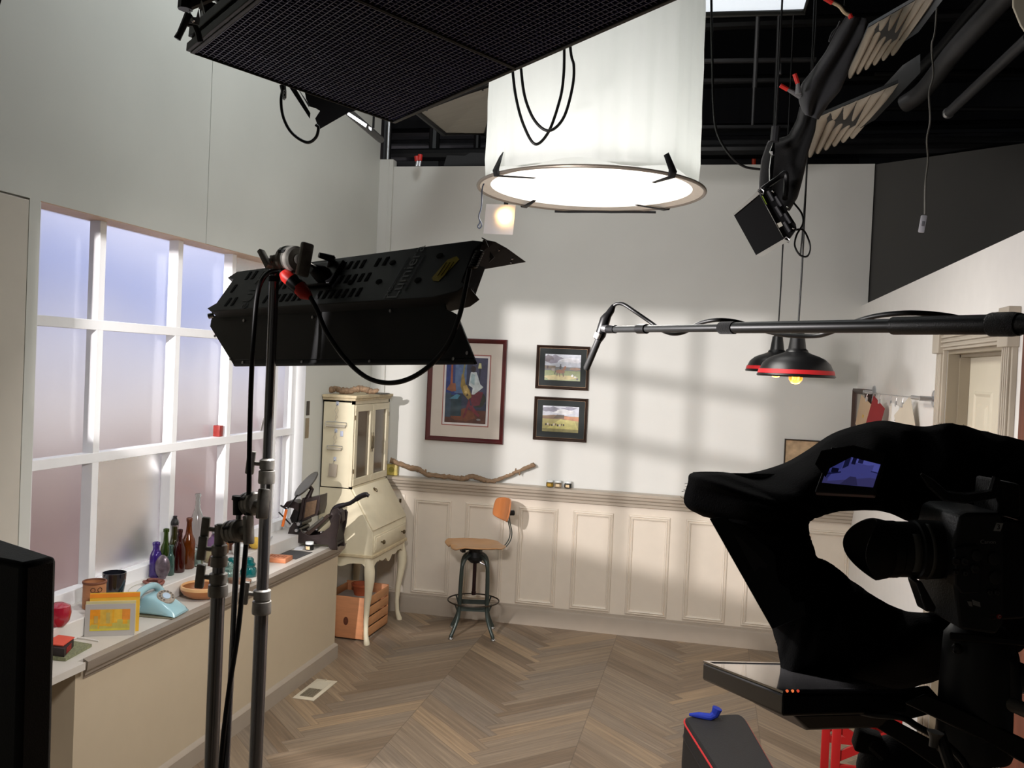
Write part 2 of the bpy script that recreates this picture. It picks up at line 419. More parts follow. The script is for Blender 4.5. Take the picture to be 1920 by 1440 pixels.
# printed scenic backdrop outside the window, lit by its own lamps
def backdrop_mat():
    m = bpy.data.materials.new('scenic_backdrop_print'); n = Nodes(m)
    g = n.new('ShaderNodeNewGeometry').outputs['Position']; sp = n.new('ShaderNodeSeparateXYZ'); n.L.new(g, sp.inputs[0])
    nz = n.noise(g, 1.2, 4)
    zz = n.math('ADD', sp.outputs[2], n.math('MULTIPLY', n.math('SUBTRACT', nz, .5), .5))
    f = n.math('DIVIDE', zz, 3.2)
    c = n.ramp(f, [(.0, (120, 95, 90)), (.32, (134, 112, 110)), (.42, (168, 150, 146)), (.50, (226, 220, 220)), (.60, (214, 216, 232)), (.72, (152, 166, 214)), (.84, (190, 196, 220)), (1, (216, 200, 196))])
    n.L.new(c, n.b.inputs['Base Color']); n.b.inputs['Roughness'].default_value = .9
    return m
bd = MB().bx(-3.72, -3.70, 1.6, 10, .0, 3.6); tag(bd.build('scenic_backdrop', backdrop_mat()), 'large blurred sky and field backdrop print standing outside the frosted window', 'backdrop')
light('AREA', 'backdrop_lamp', (-3.0, 5.6, 3.6), (-3.7, 5.6, 1.6), 70, (1, .98, 1), 4.5, .4)
light('AREA', 'backdrop_lamp_low', (-3.0, 5.6, .15), (-3.7, 5.6, 1.4), 30, (1, .98, 1), 4.5, .3)

# built-in window bench: ledge, top, crown moulding, front panel
CTOP = mat('bench_top_paint', (196, 190, 180), .4, vary=.04, bump=.06)
cb = thing('window_bench', 'long greige painted bench with crown moulding running under the window', 'bench', (-2.45, 4.2, 0))
O = cb.location
MB(O).bx(XL-.07, -2.3175, 2.3, 5.462, .722, .75).bx(-2.3175, -2.28, 2.3, 2.995, .722, .75).build('bench_top', CTOP, cb)
MB(O).bx(XL-.07, -2.50, 2.3, 5.475, .75, .83).build('sill_ledge', mat('ledge_paint', (214, 210, 204), .4, vary=.03, bump=.06), cb, bev=.004)
MB(O).bx(-2.36, -2.315, 3.03, 5.46, .0, .735).bx(XL+.001, -2.36, 5.42, 5.46, 0, .735).bx(-2.55, -2.315, 2.985, 3.03, 0, .722).build('front_panel', mat('bench_front_paint', (188, 173, 148), .5, vary=.02, bump=.04), cb)
cp = [(0, .672), (.006, .672), (.010, .684), (.018, .69), (.020, .70), (.032, .712), (.036, .722), (.042, .75), (0, .75)]
b = MB(O)
def ring(y, x): return [(x+a, y, z_) for a, z_ in cp]
A = ring(3.03, -2.318); A = [(x, 3.03-(x+2.318)*.6, z_) for x, _, z_ in A]
Bq = [(x, 5.46+(x+2.318), z_) for x, _, z_ in ring(5.46, -2.318)]
Cq = [(XL+.002, 5.46+(x+2.318), z_) for x, _, z_ in ring(5.46, -2.318)]
b.grid([A, Bq, Cq]); b.F([b.V(p) for p in A]); b.build('crown_moulding', mat('crown_greige', (146, 135, 122), .4, vary=.06, scale=10, stretch=(8, 1, 8), bump=.1, bscale=20), cb, ang=20)
bp = [(0, 0), (.018, 0), (.018, .085), (.012, .094), (.004, .10), (0, .104)]
b = MB(O); A = [(-2.315+a, 3.03, z_) for a, z_ in bp]; Bq = [(-2.315+a, 5.46+a, z_) for a, z_ in bp]; Cq = [(XL+.002, 5.46+a, z_) for a, z_ in bp]
b.grid([A, Bq, Cq]); b.F([b.V(p) for p in A]); b.build('base_moulding', BASEP, cb, ang=20)
MB(O).bx(-2.60, -2.36, 2.35, 2.98, .25, .275).build('shelf', PANELP, cb)

# platform behind the top edge of the back wall, where cases are stored
struct(MB().bx(-2.5, 2.2, YB+.06, YB+1.5, ZT-.06, ZT-.004), 'trim_catwalk', CEIL)
# ------------------------------------------------------------------ pictures on the back wall
def picture(name, label, x0, x1, z0, z1, fw, fm, mats_layers, art, y=YB, depth_=.028, tilt=0):
    """framed picture flat on the back wall; mats_layers: (inset, material); art(u,v patches)"""
    cx_, cz_ = (x0+x1)/2, (z0+z1)/2; W, Hh = x1-x0, z1-z0
    r = thing(name, label, 'picture', (cx_, y, cz_)); r.rotation_euler = (0, tilt, 0)
    prof = [(0, 0), (0, depth_), (fw*.25, depth_+.004), (fw*.55, depth_-.002), (fw*.9, depth_-.012), (fw, depth_-.016), (fw, 0)]
    rows = [[(-W/2+a, -d, -Hh/2+a), (W/2-a, -d, -Hh/2+a), (W/2-a, -d, Hh/2-a), (-W/2+a, -d, Hh/2-a)] for a, d in prof]
    MB().grid(rows, closed=True).build('frame', fm, r, ang=20)
    lay = depth_-.02
    for k, (ins, mm, nm) in enumerate(mats_layers):
        MB().bx(-W/2+ins, W/2-ins, -lay-.001*k, -.001, -Hh/2+ins, Hh/2-ins).build(nm, mm, r)
    ins = mats_layers[-1][0]; aw, ah = W-2*ins, Hh-2*ins; yl = -lay-.001*len(mats_layers)
    b = MB(); ms = []
    for k, (poly, c) in enumerate(art):
        mm = mat('print_%d_%d_%d' % tuple(c), c, .35, vary=.28, scale=26, coat=.35)
        if mm not in ms: ms.append(mm)
        b.mi = ms.index(mm)
        P = [(-aw/2+min(1, max(0, u))*aw, yl-.00012*(k+1), -ah/2+min(1, max(0, v))*ah) for u, v in poly]
        b.F([b.V(p) for p in P])
    b.build('print', ms, r, recalc=False)
    return r
def rect(u0, v0, u1, v1): return [(u0, v0), (u1, v0), (u1, v1), (u0, v1)]
def blob(cu, cv, ru, rv, n=14, seed=1, j=.18):
    rr = random.Random(seed); return [(cu+ru*math.cos(2*PI*i/n)*(1+rr.uniform(-j, j)), cv+rv*math.sin(2*PI*i/n)*(1+rr.uniform(-j, j))) for i in range(n)]
MAHOG = mat('mahogany_frame', (74, 22, 24), .3, vary=.12, scale=20, coat=.4)
sax = [(rect(0, 0, 1, 1), (46, 52, 74)), (rect(0, .35, .3, 1), (30, 52, 120)), (rect(.22, .45, .5, 1), (86, 110, 150)), (rect(.62, .3, 1, 1), (66, 66, 92)),
       (rect(.5, .62, .64, 1), (40, 44, 70)), (rect(0, 0, 1, .2), (92, 52, 38)), (blob(.45, .12, .3, .1, seed=3), (120, 66, 40)), (rect(0, .08, .14, .45), (52, 70, 88)), (rect(.14, .1, .4, .42), (34, 58, 66)),
       ([(.02, .5), (.12, .6), (.24, .6), (.26, .48), (.15, .47)], (142, 84, 48)), ([(.11, .58), (.17, .58), (.16, .9), (.12, .9)], (160, 84, 50)),
       ([(.1, .36), (.28, .44), (.36, .42), (.3, .36), (.18, .36)], (70, 128, 150)), (blob(.82, .35, .16, .12, seed=5), (40, 44, 34)),
       ([(.80, .66), (.83, .66), (.84, .9), (.80, .9)], (34, 36, 50)), ([(.77, .84), (.86, .84), (.84, .92), (.79, .92)], (216, 214, 150)),
       ([(.66, .26), (.84, .28), (.92, .48), (.66, .50), (.6, .40)], (108, 36, 48)), ([(.60, .28), (.68, .26), (.86, .12), (.82, .10), (.60, .22)], (124, 42, 54)), ([(.50, .20), (.44, .08), (.48, .07), (.62, .30), (.58, .38)], (118, 40, 52)),
       ([(.56, .58), (.60, .78), (.74, .78), (.84, .60), (.92, .56), (.70, .44), (.64, .44), (.66, .54)], (214, 222, 222)), ([(.60, .62), (.62, .76), (.70, .74), (.70, .58)], (176, 200, 206)),
       (blob(.66, .83, .07, .05, seed=8), (44, 30, 28)), ([(.38, .74), (.43, .76), (.48, .60), (.60, .50), (.64, .40), (.56, .36), (.44, .44), (.36, .56)], (150, 126, 62)),
       ([(.42, .56), (.52, .58), (.60, .44), (.54, .40), (.46, .46)], (196, 164, 92)), ([(.40, .74), (.44, .74), (.48, .98), (.44, .98)], (132, 128, 84)),
       (blob(.5, .47, .03, .02, seed=2), (226, 196, 120)), (blob(.54, .43, .03, .02, seed=4), (90, 66, 34)), (blob(.83, .06, .05, .015, seed=6), (150, 150, 150))]
sax = [(p_, tuple(int(v*.82+6) for v in c_)) for p_, c_ in sax]
picture('framed_painting', 'large mahogany-framed painting of a saxophone player behind the black lighting fixture', -2.148, -1.529, 1.352, 2.148, .034, MAHOG,
        [(.03, mat('ivory_mat', (196, 186, 174), .8, vary=.03), 'mat_board'), (.122, mat('rose_mat', (150, 92, 82), .8), 'inner_mat'), (.130, mat('white_inner_mat', (206, 200, 198), .8), 'print_border'), (.146, mat('ink_dark', (40, 44, 60), .6), 'print_backing')], sax)
DKF = mat('dark_wood_gilt_frame', (52, 36, 28), .4, vary=.2, scale=30)
GRM = mat('slate_green_mat', (46, 50, 50), .85, vary=.04)
hunt = [(rect(0, 0, 1, 1), (176, 180, 190)), (rect(0, 0, 1, .42), (126, 136, 78)), (rect(0, .38, 1, .52), (96, 96, 92)), (blob(.2, .8, .3, .16, seed=1, j=.4), (122, 116, 130)), (blob(.75, .78, .3, .1, seed=2, j=.3), (200, 200, 206)),
        (blob(.1, .86, .14, .12, seed=9, j=.5), (96, 84, 92)), (rect(0, .44, .3, .56), (110, 94, 70)), (blob(.85, .46, .16, .05, seed=4), (150, 112, 84)), (blob(.4, .1, .5, .1, seed=5, j=.3), (176, 160, 98)),
        (blob(.43, .34, .13, .07, seed=6, j=.2), (134, 82, 44)), ([(.52, .36), (.58, .42), (.6, .54), (.56, .56), (.5, .42)], (140, 86, 46)), ([(.34, .3), (.37, .3), (.36, .16), (.34, .18)], (90, 56, 34)), ([(.40, .29), (.43, .29), (.44, .14), (.42, .14)], (90, 56, 34)),
        ([(.50, .3), (.53, .3), (.55, .15), (.52, .16)], (90, 56, 34)), ([(.3, .38), (.32, .36), (.29, .22), (.27, .24)], (60, 44, 34)), (blob(.44, .5, .03, .08, seed=7), (40, 40, 46)), (blob(.445, .60, .018, .03, seed=8), (30, 26, 28)),
        (blob(.24, .42, .05, .06, seed=10), (150, 140, 130)), (blob(.78, .2, .03, .05, seed=11), (226, 220, 210)), (blob(.86, .15, .04, .03, seed=12), (214, 206, 196)), (blob(.92, .08, .03, .04, seed=13), (60, 50, 46)), (blob(.08, .5, .03, .06, seed=14), (70, 44, 36))]
cattle = [(rect(0, 0, 1, 1), (186, 188, 198)), (rect(0, 0, 1, .62), (160, 150, 88)), (blob(.25, .86, .26, .1, seed=3, j=.4), (120, 118, 132)), (blob(.6, .8, .3, .1, seed=4, j=.4), (214, 212, 216)), (blob(.75, .92, .2, .06, seed=14, j=.4), (130, 128, 144)),
          ([(0, .6), (.3, .66), (.6, .64), (1, .58), (1, .48), (0, .5)], (120, 92, 64)), ([(.6, .5), (1, .44), (1, .60), (.6, .62)], (176, 116, 76)), ([(.3, .52), (.6, .56), (.6, .66), (.4, .67)], (84, 66, 44)),
          ([(.1, .1), (1, .1), (.9, .44), (.5, .5)], (186, 178, 104)), (rect(0, 0, 1, .12), (132, 124, 72))] + [(blob(.1+.055*i, .27+.02*math.sin(i*1.7), .022, .045, n=8, seed=20+i), ((46, 40, 36), (200, 190, 176), (110, 84, 60))[i % 3]) for i in range(10)]
GILT = mat('gilt_line', (120, 92, 62), .4, .3)
picture('framed_print', 'small dark-framed print of a rider on a brown horse, above the landscape print', -1.297, -.895, 1.793, 2.120, .020, DKF,
        [(.018, GILT, 'gilt_liner'), (.022, GRM, 'mat_board'), (.0655, mat('ink_dark', (40, 44, 60), .6), 'print_backing')], hunt)
picture('framed_print', 'small dark-framed print of cattle in a field, below the horse rider print', -1.298, -.892, 1.406, 1.731, .020, DKF,
        [(.018, GILT, 'gilt_liner'), (.022, GRM, 'mat_board'), (.0655, mat('ink_dark', (40, 44, 60), .6), 'print_backing')], cattle)
picture('framed_sheet', 'thin black frame with a plain tan sheet, half hidden behind the black cloth', .527, .93, 1.17, 1.519, .010, mat('thin_black_frame', (34, 28, 26), .4),
        [(.009, mat('tan_sheet', (188, 160, 126), .8, vary=.04), 'backing')], [(rect(0, 0, 1, 1), (190, 162, 128))])

# ------------------------------------------------------------------ shelf on the chair rail
BARK = mat('driftwood_bark', (132, 108, 84), .85, vary=.35, scale=24, stretch=(1, 3, 3), bump=.8, bscale=60)
def wood_branch(name, label, pts, rad, knots, seed=2):
    rr = random.Random(seed); P = bez(pts, 7); R = []
    for i, p in enumerate(P):
        t = i/(len(P)-1)*(len(rad)-1); a = int(min(t, len(rad)-2)); R.append((rad[a]*(1-(t-a))+rad[a+1]*(t-a))*(1+rr.uniform(-.16, .16)))
        P[i] = p+Vector((rr.uniform(-.003, .003), rr.uniform(-.002, .002), rr.uniform(-.003, .003)))
    b = MB(P[len(P)//2]).tube(P, R, 12)
    for i, d in knots:
        q = P[i]; b.tube([q, q+Vector(d)*.6, q+Vector(d)], [R[i]*.7, R[i]*.55, R[i]*.35], 8)
    return tag(b.build(name, BARK, ang=60), label, 'branch')
br = [pyy(*p, YB-.066) for p in ((731, 862), (745, 868), (765, 876), (785, 880), (800, 889), (830, 893), (850, 895), (868, 898), (885, 893), (905, 899), (922, 902), (940, 897), (960, 889), (985, 878), (1002, 871))]
wood_branch('driftwood_branch', 'long thin driftwood branch lying on the wainscot ledge beside the hutch', br, [.02, .018, .021, .018, .019, .02, .018, .014, .013, .017], [(27, (.006, -.005, .035)), (48, (0, -.01, .028)), (86, (.005, -.01, .03)), (88, (.002, -.01, -.03))])
def small_jar(x, lab, glass, fill, lid=None, z=1.0605, y=YB-.05, s=1.0, labelm=None):
    r = thing('glass_jar', lab, 'jar', (x, y, z))
    MB().lathe([(0, 0), (.024*s, 0), (.028*s, .005*s), (.028*s, .030*s), (.022*s, .036*s), (.022*s, .039*s)], n=24).build('jar_glass', glass, r)
    MB().lathe([(0, .003*s), (.0255*s, .003*s), (.0255*s, .026*s), (0, .026*s)], n=20).build('contents', fill, r)
    MB().lathe([(0, .036*s), (.025*s, .036*s), (.026*s, .040*s), (.025*s, .05*s), (0, .051*s)], n=24).build('lid', lid, r)
    b = MB(); rows = []
    for k in range(7):
        a = -PI/2-.5+k/6*1.0; rows.append([(.0287*s*math.cos(a), .0287*s*math.sin(a), .007*s), (.0287*s*math.cos(a), .0287*s*math.sin(a), .027*s)])
    b.grid(rows).build('paper_label', labelm, r)
    return r
CLEAR = mat('clear_glass', (235, 245, 243), .02, vary=0, trans=1)
JY = mat('yellow_powder', (196, 150, 40), .8); JB = mat('dark_ink_fill', (22, 18, 14), .5); JP = mat('peach_powder', (222, 190, 160), .8)
LBL = mat('cream_label', (214, 190, 150), .8); LIDW = mat('white_lid', (226, 230, 228), .4)
small_jar(-1.147, 'small glass jar of yellow powder on the wainscot ledge', CLEAR, JY, LIDW, labelm=mat('ochre_label', (190, 150, 60), .8))
small_jar(-1.085, 'small pale jar between the yellow jar and the black jar on the wainscot ledge', CLEAR, JP, LIDW, labelm=LBL)
small_jar(-1.010, 'small jar of black ink with cream label on the wainscot ledge', CLEAR, JB, LIDW, labelm=LBL)
tin = thing('yellow_tin', 'faded yellow square tin on the ledge under the branch beside the hutch', 'tin', (-2.40, YB-.036, 1.0605))
MB().bx(-.045, .045, -.022, .022, 0, .085, bev=.006).build('tin_body', mat('yellow_tin_paint', (190, 172, 92), .45, vary=.25, scale=30), tin)
b = MB(); b.lathe([(0, 0), (.022, 0), (.022, .002), (0, .003)], M=Matrix.Translation((0, -.0225, .045)) @ Matrix.Rotation(PI/2, 4, 'X'), n=24); b.build('round_label', mat('olive_label', (140, 130, 60), .6, vary=.3, scale=60), tin)
# wall bracket plate behind the hutch
wp = thing('wall_plate', 'small cream wall plate on the wainscot just behind the hutch', 'plate', (-2.325, YB-.026, .86))
MB().bx(-.035, .035, -.006, .001, -.055, .055, bev=.002).build('plate', PANELP, wp); MB().bx(-.008, .008, -.012, -.004, -.01, .02).build('latch', BRASS, wp)

# ------------------------------------------------------------------ right wall: frame, rod with hanging cards
mr = thing('framed_mirror', 'deep dark wooden frame hanging on the right wall next to the corner', 'frame', (XR, 6.32, 1.62))
MB().grid([[(-.0, a, b_) for a, b_ in ((-.27+i, -.28+i), (.27-i, -.28+i), (.27-i, .28-i), (-.27+i, .28-i))] for i in (0,)]+
          [[(-d, a, b_) for a, b_ in ((-.27+i, -.28+i), (.27-i, -.28+i), (.27-i, .28-i), (-.27+i, .28-i))] for i, d in ((0, .045), (.012, .05), (.03, .035), (.035, .02))], closed=True).build('frame', mat('dark_mirror_frame', (62, 44, 36), .45, vary=.15), mr)
MB().bx(-.02, -.004, -.24, .24, -.25, .25).build('panel', mat('pale_canvas', (170, 164, 152), .5, vary=.08), mr)
rd = thing('curtain_wire_rod', 'thin steel wire rod with round end plates on the right wall beside the door', 'rod', (XR, 5.2, 1.885))
M90 = Matrix.Rotation(-PI/2, 4, 'Y')
for yy in (-.775, .80):
    b = MB().lathe([(0, 0), (.042, 0), (.042, .006), (.036, .012), (.012, .014), (.012, .07), (0, .07)], M=Matrix.Translation((0, yy, 0)) @ M90, n=28); b.build('end_plate', SILVER, rd)
    s_ = 1 if yy < 0 else -1
    MB().cyl((-.058, yy-.0*s_, 0), (-.058, yy+s_*.21, 0), .010).build('end_sleeve', SILVER, rd)
MB().cyl((-.058, -.6, 0), (-.058, .6, -.003), .0022, n=8).build('wire', SILVER, rd)
CARDS = [(5.93, (186, 160, 130), .17, .20, 'tan card with a small gold mark clipped to the wire rod nearest the corner frame'), (5.72, (222, 214, 198), .15, .22, 'long cream card clipped beside the tan card on the rod'),
         (5.60, (226, 196, 188), .10, .21, 'pale pink card clipped on the rod behind the dark red card'), (5.50, (128, 26, 30), .16, .21, 'dark red card clipped in the middle of the wire rod'),
         (5.16, (214, 208, 196), .12, .24, 'narrow pale card clipped right of the dark red card'), (5.02, (230, 228, 224), .14, .22, 'white card with black specks clipped on the rod'), (4.86, (200, 190, 172), .22, .22, 'large beige card tilted on the rod nearest the door')]
for i, (yy, c, w_, h_, lab) in enumerate(CARDS):
    r = thing('hanging_card', lab, 'card', (XR-.058, yy, 1.882), group='cards clipped along the wire rod'); r.rotation_euler = (0, 0, (.5, -.3, .2, .55, -.2, .1, .35)[i]*.5)
    MB().tube([(.0, 0, .006), (.006, 0, .0), (.0, 0, -.02), (0, 0, -.03)], .0013, 6).bx(-.004, .004, -.008, .008, -.055, -.028).build('clip', SILVER, r)
    a = (.35, .25, -.1, .45, -.1, .1, -.5)[i]; Mx = Matrix.Translation((0, 0, -.045)) @ Matrix.Rotation(a, 4, 'X')
    MB().bx(-.001, .001, -w_/2, w_/2, -h_, .0, M=Mx).build('card_sheet', mat('card_%d' % i, c, .75, vary=.03), r)
    if i == 0: MB().bx(-.0018, .0018, -.01, .01, -.12, -.10, M=Mx).build('gold_mark', mat('gold_ink', (200, 160, 60), .4, .5), r)
    if i == 5:
        b = MB()
        for k in range(5): b.bx(-.0018, .0018, -.03+.015*(k % 3), -.02+.015*(k % 3), -.05-.035*k, -.043-.035*k, M=Mx)
        b.build('black_specks', BLACK, r)

# ------------------------------------------------------------------ hutch desk
CREAM = mat('chipped_cream_paint', (214, 204, 176), .45, vary=.06, scale=9, bump=.12, bscale=30)
CREAMW = mat('worn_edge_cream', (196, 180, 146), .5, vary=.15, scale=30)
hd = thing('secretary_hutch', 'tall cream painted secretary desk with glazed hutch standing in the corner', 'desk', (-2.41, 6.125, 0)); HO = hd.location
X0, X1, Y0, Y1 = -2.605, -2.205, 5.78, 6.47; XU = -2.375
# lower case: side profile prism with the sloping front
sidep = [(X0, .615), (X1, .615), (X1, .772), (XU-.005, 1.06), (X0, 1.06)]
def side_prism(b, poly, y0, y1):
    A = [b.V((x, y0, z_)) for x, z_ in poly]; B = [b.V((x, y1, z_)) for x, z_ in poly]; b.F(A[::-1]); b.F(B)
    for i in range(len(A)): j = (i+1) % len(A); b.F([A[i], A[j], B[j], B[i]])
b = MB(HO); side_prism(b, sidep, Y0, Y1); b.build('lower_case', CREAM, hd, bev=.003)
b = MB(HO); b.bx(X0, X1+.012, Y0-.010, Y1+.010, .598, .618); b.build('waist_moulding', CREAMW, hd, bev=.003)
# slant lid
vdir = Vector((XU-.005-X1, 0, 1.06-.772)); L_ = vdir.length; vd = vdir.normalized(); nd = Vector((-vd.z, 0, vd.x)); nd = nd if nd.x > 0 else -nd
Ml = Matrix(((0, vd.x, nd.x, X1), (1, 0, 0, Y0+.012), (0, vd.z, nd.z, .772), (0, 0, 0, 1)))
lid = MB(HO).bx(.0, Y1-Y0-.024, .012, L_-.004, .0, .014, M=Ml, bev=.003).build('slant_lid', CREAM, hd)
b = MB(HO); b.lathe([(0, 0), (.013, 0), (.013, .006), (0, .008)], M=Ml @ Matrix.Translation((.335, L_-.055, .014)), n=18)
b.tube([Ml @ Vector((.335+.014*math.cos(a), L_-.062+.014*math.sin(a)-.006, .026)) for a in [2*PI*i/14 for i in range(14)]], .0026, 6, closed=True); b.build('ring_pull', BRASS, lid)
dw = MB(HO).bx(X1-.01, X1+.008, Y0+.03, Y1-.03, .632, .745, bev=.003)
dw.bx(X1, X1+.013, Y0+.045, Y1-.045, .645, .732, bev=.004)
dw = dw.build('drawer', CREAM, hd)
for yy in (Y0+.135, Y1-.135):
    MB(HO).lathe([(.005, 0), (.004, .012), (.014, .018), (.016, .024), (.011, .031), (0, .033)], M=Matrix.Translation((X1+.012, yy, .69)) @ Matrix.Rotation(PI/2, 4, 'Y'), n=20).build('knob', BRASS, dw)
# scalloped aprons
def apron(pts_fn, n, y_or_x, flat, lo, hi, name):
    b = MB(HO); A = []; B = []
    for i in range(n+1):
        t = i/n; q = lo+(hi-lo)*t; z_ = .6-pts_fn(t)
        for Lst, off in ((A, 0), (B, -.016)):
            x_, y_ = (flat+off, q) if y_or_x == 'y' else (q, flat-off)
            Lst.append([(x_, y_, .6), (x_, y_, z_)])
    rows = [[A[i][0], A[i][1], B[i][1], B[i][0]] for i in range(n+1)]
    b.grid(rows, closed=True); b.build(name, CREAM, hd, ang=50)
fn = lambda t: .040+.030*math.exp(-((t-.5)/.10)**2)+.018*abs(math.sin(t*PI*5))*(1 if .15 < t < .85 else .3)+.045*(max(0, 1-t/.12)**1.5+max(0, 1-(1-t)/.12)**1.5)
apron(fn, 60, 'y', X1, Y0+.03, Y1-.03, 'front_apron')
fs = lambda t: .045+.028*math.exp(-((t-.42)/.16)**2)+.06*(max(0, 1-(1-t)/.14)**1.5)+.05*(max(0, 1-t/.1)**1.5)
apron(fs, 40, 'x', Y0, X0+.02, X1-.02, 'side_apron')
def cabriole(x, y, dx, dy):
    pts = []; R = []
    for z_, o, r in ((.60, 0, .030), (.55, .004, .034), (.50, .014, .037), (.44, .018, .034), (.36, .010, .027), (.26, -.004, .021), (.15, -.010, .017), (.07, -.004, .016), (.03, .006, .019), (.008, .014, .022), (0, .014, .021)):
        pts.append((x+dx*o, y+dy*o, z_)); R.append(r)
    return MB(HO).tube(pts, R, 12)
for (x, y, dx, dy) in ((X1-.028, Y0+.028, 1, -1), (X1-.028, Y1-.028, 1, 1), (X0+.03, Y0+.028, -.2, -1), (X0+.03, Y1-.028, -.2, 1)):
    cabriole(x, y, dx*.8, dy*.8).build('leg', CREAM, hd, ang=60)
# hutch
b = MB(HO); t_ = .016
b.bx(X0, XU-.018, Y0, Y0+t_, 1.06, 1.665).bx(X0, XU-.018, Y1-t_, Y1, 1.06, 1.665).bx(X0, X0+.01, Y0, Y1, 1.06, 1.665).bx(X0, XU-.018, Y0, Y1, 1.65, 1.665).bx(X0, XU-.018, Y0, Y1, 1.06, 1.07)
b.build('upper_case', CREAM, hd, bev=.002)
b = MB(HO).bx(X0+.01, XU-.03, Y0+t_, Y1-t_, 1.37, 1.385); b.build('inner_shelf', CREAM, hd)
MB(HO).bx(X0, XU+.012, Y0-.010, Y1+.010, 1.665, 1.682).bx(X0, XU+.022, Y0-.020, Y1+.020, 1.682, 1.703).build('cornice', CREAMW, hd, bev=.004)
MB(HO).bx(XU-.018, XU+.001, Y0, Y0+.02, 1.06, 1.665).bx(XU-.018, XU+.001, Y1-.02, Y1, 1.06, 1.665).bx(XU-.018, XU+.001, Y0, Y1, 1.64, 1.665).bx(XU-.018, XU+.001, Y0, Y1, 1.06, 1.075).build('face_frame', CREAM, hd)
GLZ = mat('dim_cabinet_glass', (200, 190, 170), .05, vary=0, trans=.92, coat=.5)
ym = (Y0+Y1)/2
for (ya, yb, hs) in ((Y0+.02, ym-.002, 1), (ym+.002, Y1-.02, -1)):
    b = MB(HO); s_ = .048
    b.bx(XU-.016, XU+.006, ya, yb, 1.078, 1.078+s_).bx(XU-.016, XU+.006, ya, yb, 1.637-s_, 1.637).bx(XU-.016, XU+.006, ya, ya+s_, 1.078+s_, 1.637-s_).bx(XU-.016, XU+.006, yb-s_, yb, 1.078+s_, 1.637-s_)
    dr_ = b.build('hutch_door', CREAM, hd, bev=.003)
    MB(HO).bx(XU-.010, XU-.007, ya+s_-.004, yb-s_+.004, 1.074+s_, 1.641-s_).build('mesh_pane', mat('brown_gauze_glass', (104, 86, 62), .3, vary=.1, scale=20, trans=.35, coat=.5), dr_)
    yh = ym-.014*hs
    MB(HO).tube([(XU+.006, yh, 1.31), (XU+.014, yh, 1.32), (XU+.014, yh, 1.40), (XU+.006, yh, 1.41)], .003, 6).bx(XU+.005, XU+.008, yh-.004, yh+.004, 1.29, 1.43).build('pull', BRASS, dr_)
    yy = Y0+.02 if hs > 0 else Y1-.02
    for zz in (1.18, 1.55): MB(HO).cyl((XU+.005, yy, zz-.015), (XU+.005, yy, zz+.015), .004, n=8).build('hinge', BRASS, dr_)
CUPM = mat('grey_stoneware', (150, 146, 140), .5)
for i, (yy, zz, hh) in enumerate(((5.95, 1.071, .12), (6.24, 1.071, .16), (6.33, 1.071, .13), (6.2, 1.386, .17), (6.32, 1.386, .10), (5.93, 1.386, .06))):
    tag(MB((-2.49, yy, zz)).lathe([(0, 0), (.035, 0), (.04, hh*.3), (.036, hh*.75), (.022, hh*.85), (.024, hh), (0, hh)], c=(-2.49, yy, zz), n=20).build('stoneware_bottle', CUPM), ('squat grey pot', 'tall grey bottle', 'short grey bottle', 'tall pale bottle', 'small grey cup', 'low grey dish')[i]+' behind the '+('left' if yy < 6.1 else 'right')+' hutch door, '+('lower' if zz < 1.2 else 'upper')+' shelf', 'bottle')
# things on top of the hutch
dp = [pxx(*p, -2.50) for p in ((598, 729), (608, 727), (618, 732), (630, 733), (640, 728), (650, 725), (662, 727), (675, 731), (681, 728))]
dz = 1.703-min(p.z for p in dp)+.022
dp = [p+Vector((0, 0, 0)) for p in dp]
xs_ = np.linspace(-2.62, -2.30, 9); zs_ = [.028, .034, .024, .022, .034, .042, .036, .028, .034]
dp = [Vector((xs_[i]+.01, 5.90+.012*i, 1.703+zs_[i])) for i in range(9)]
wood_branch('driftwood_piece', 'thick knobbly driftwood chunk lying on top of the cream hutch', dp, [.022, .020, .024, .022, .020, .024, .022, .020, .016], [(8, (.0, -.03, .01)), (30, (.02, -.01, .025)), (44, (.04, .0, -.012))], seed=5)
r = tag(MB((-2.40, 6.28, 1.7035)).bx(-2.46, -2.34, 6.20, 6.38, 1.7035, 1.708).bx(-2.45, -2.345, 6.21, 6.37, 1.708, 1.711).build('magazine', mat('grey_paper', (120, 116, 108), .6, vary=.4, scale=60)), 'thin grey magazine lying on the right end of the hutch top', 'magazine')
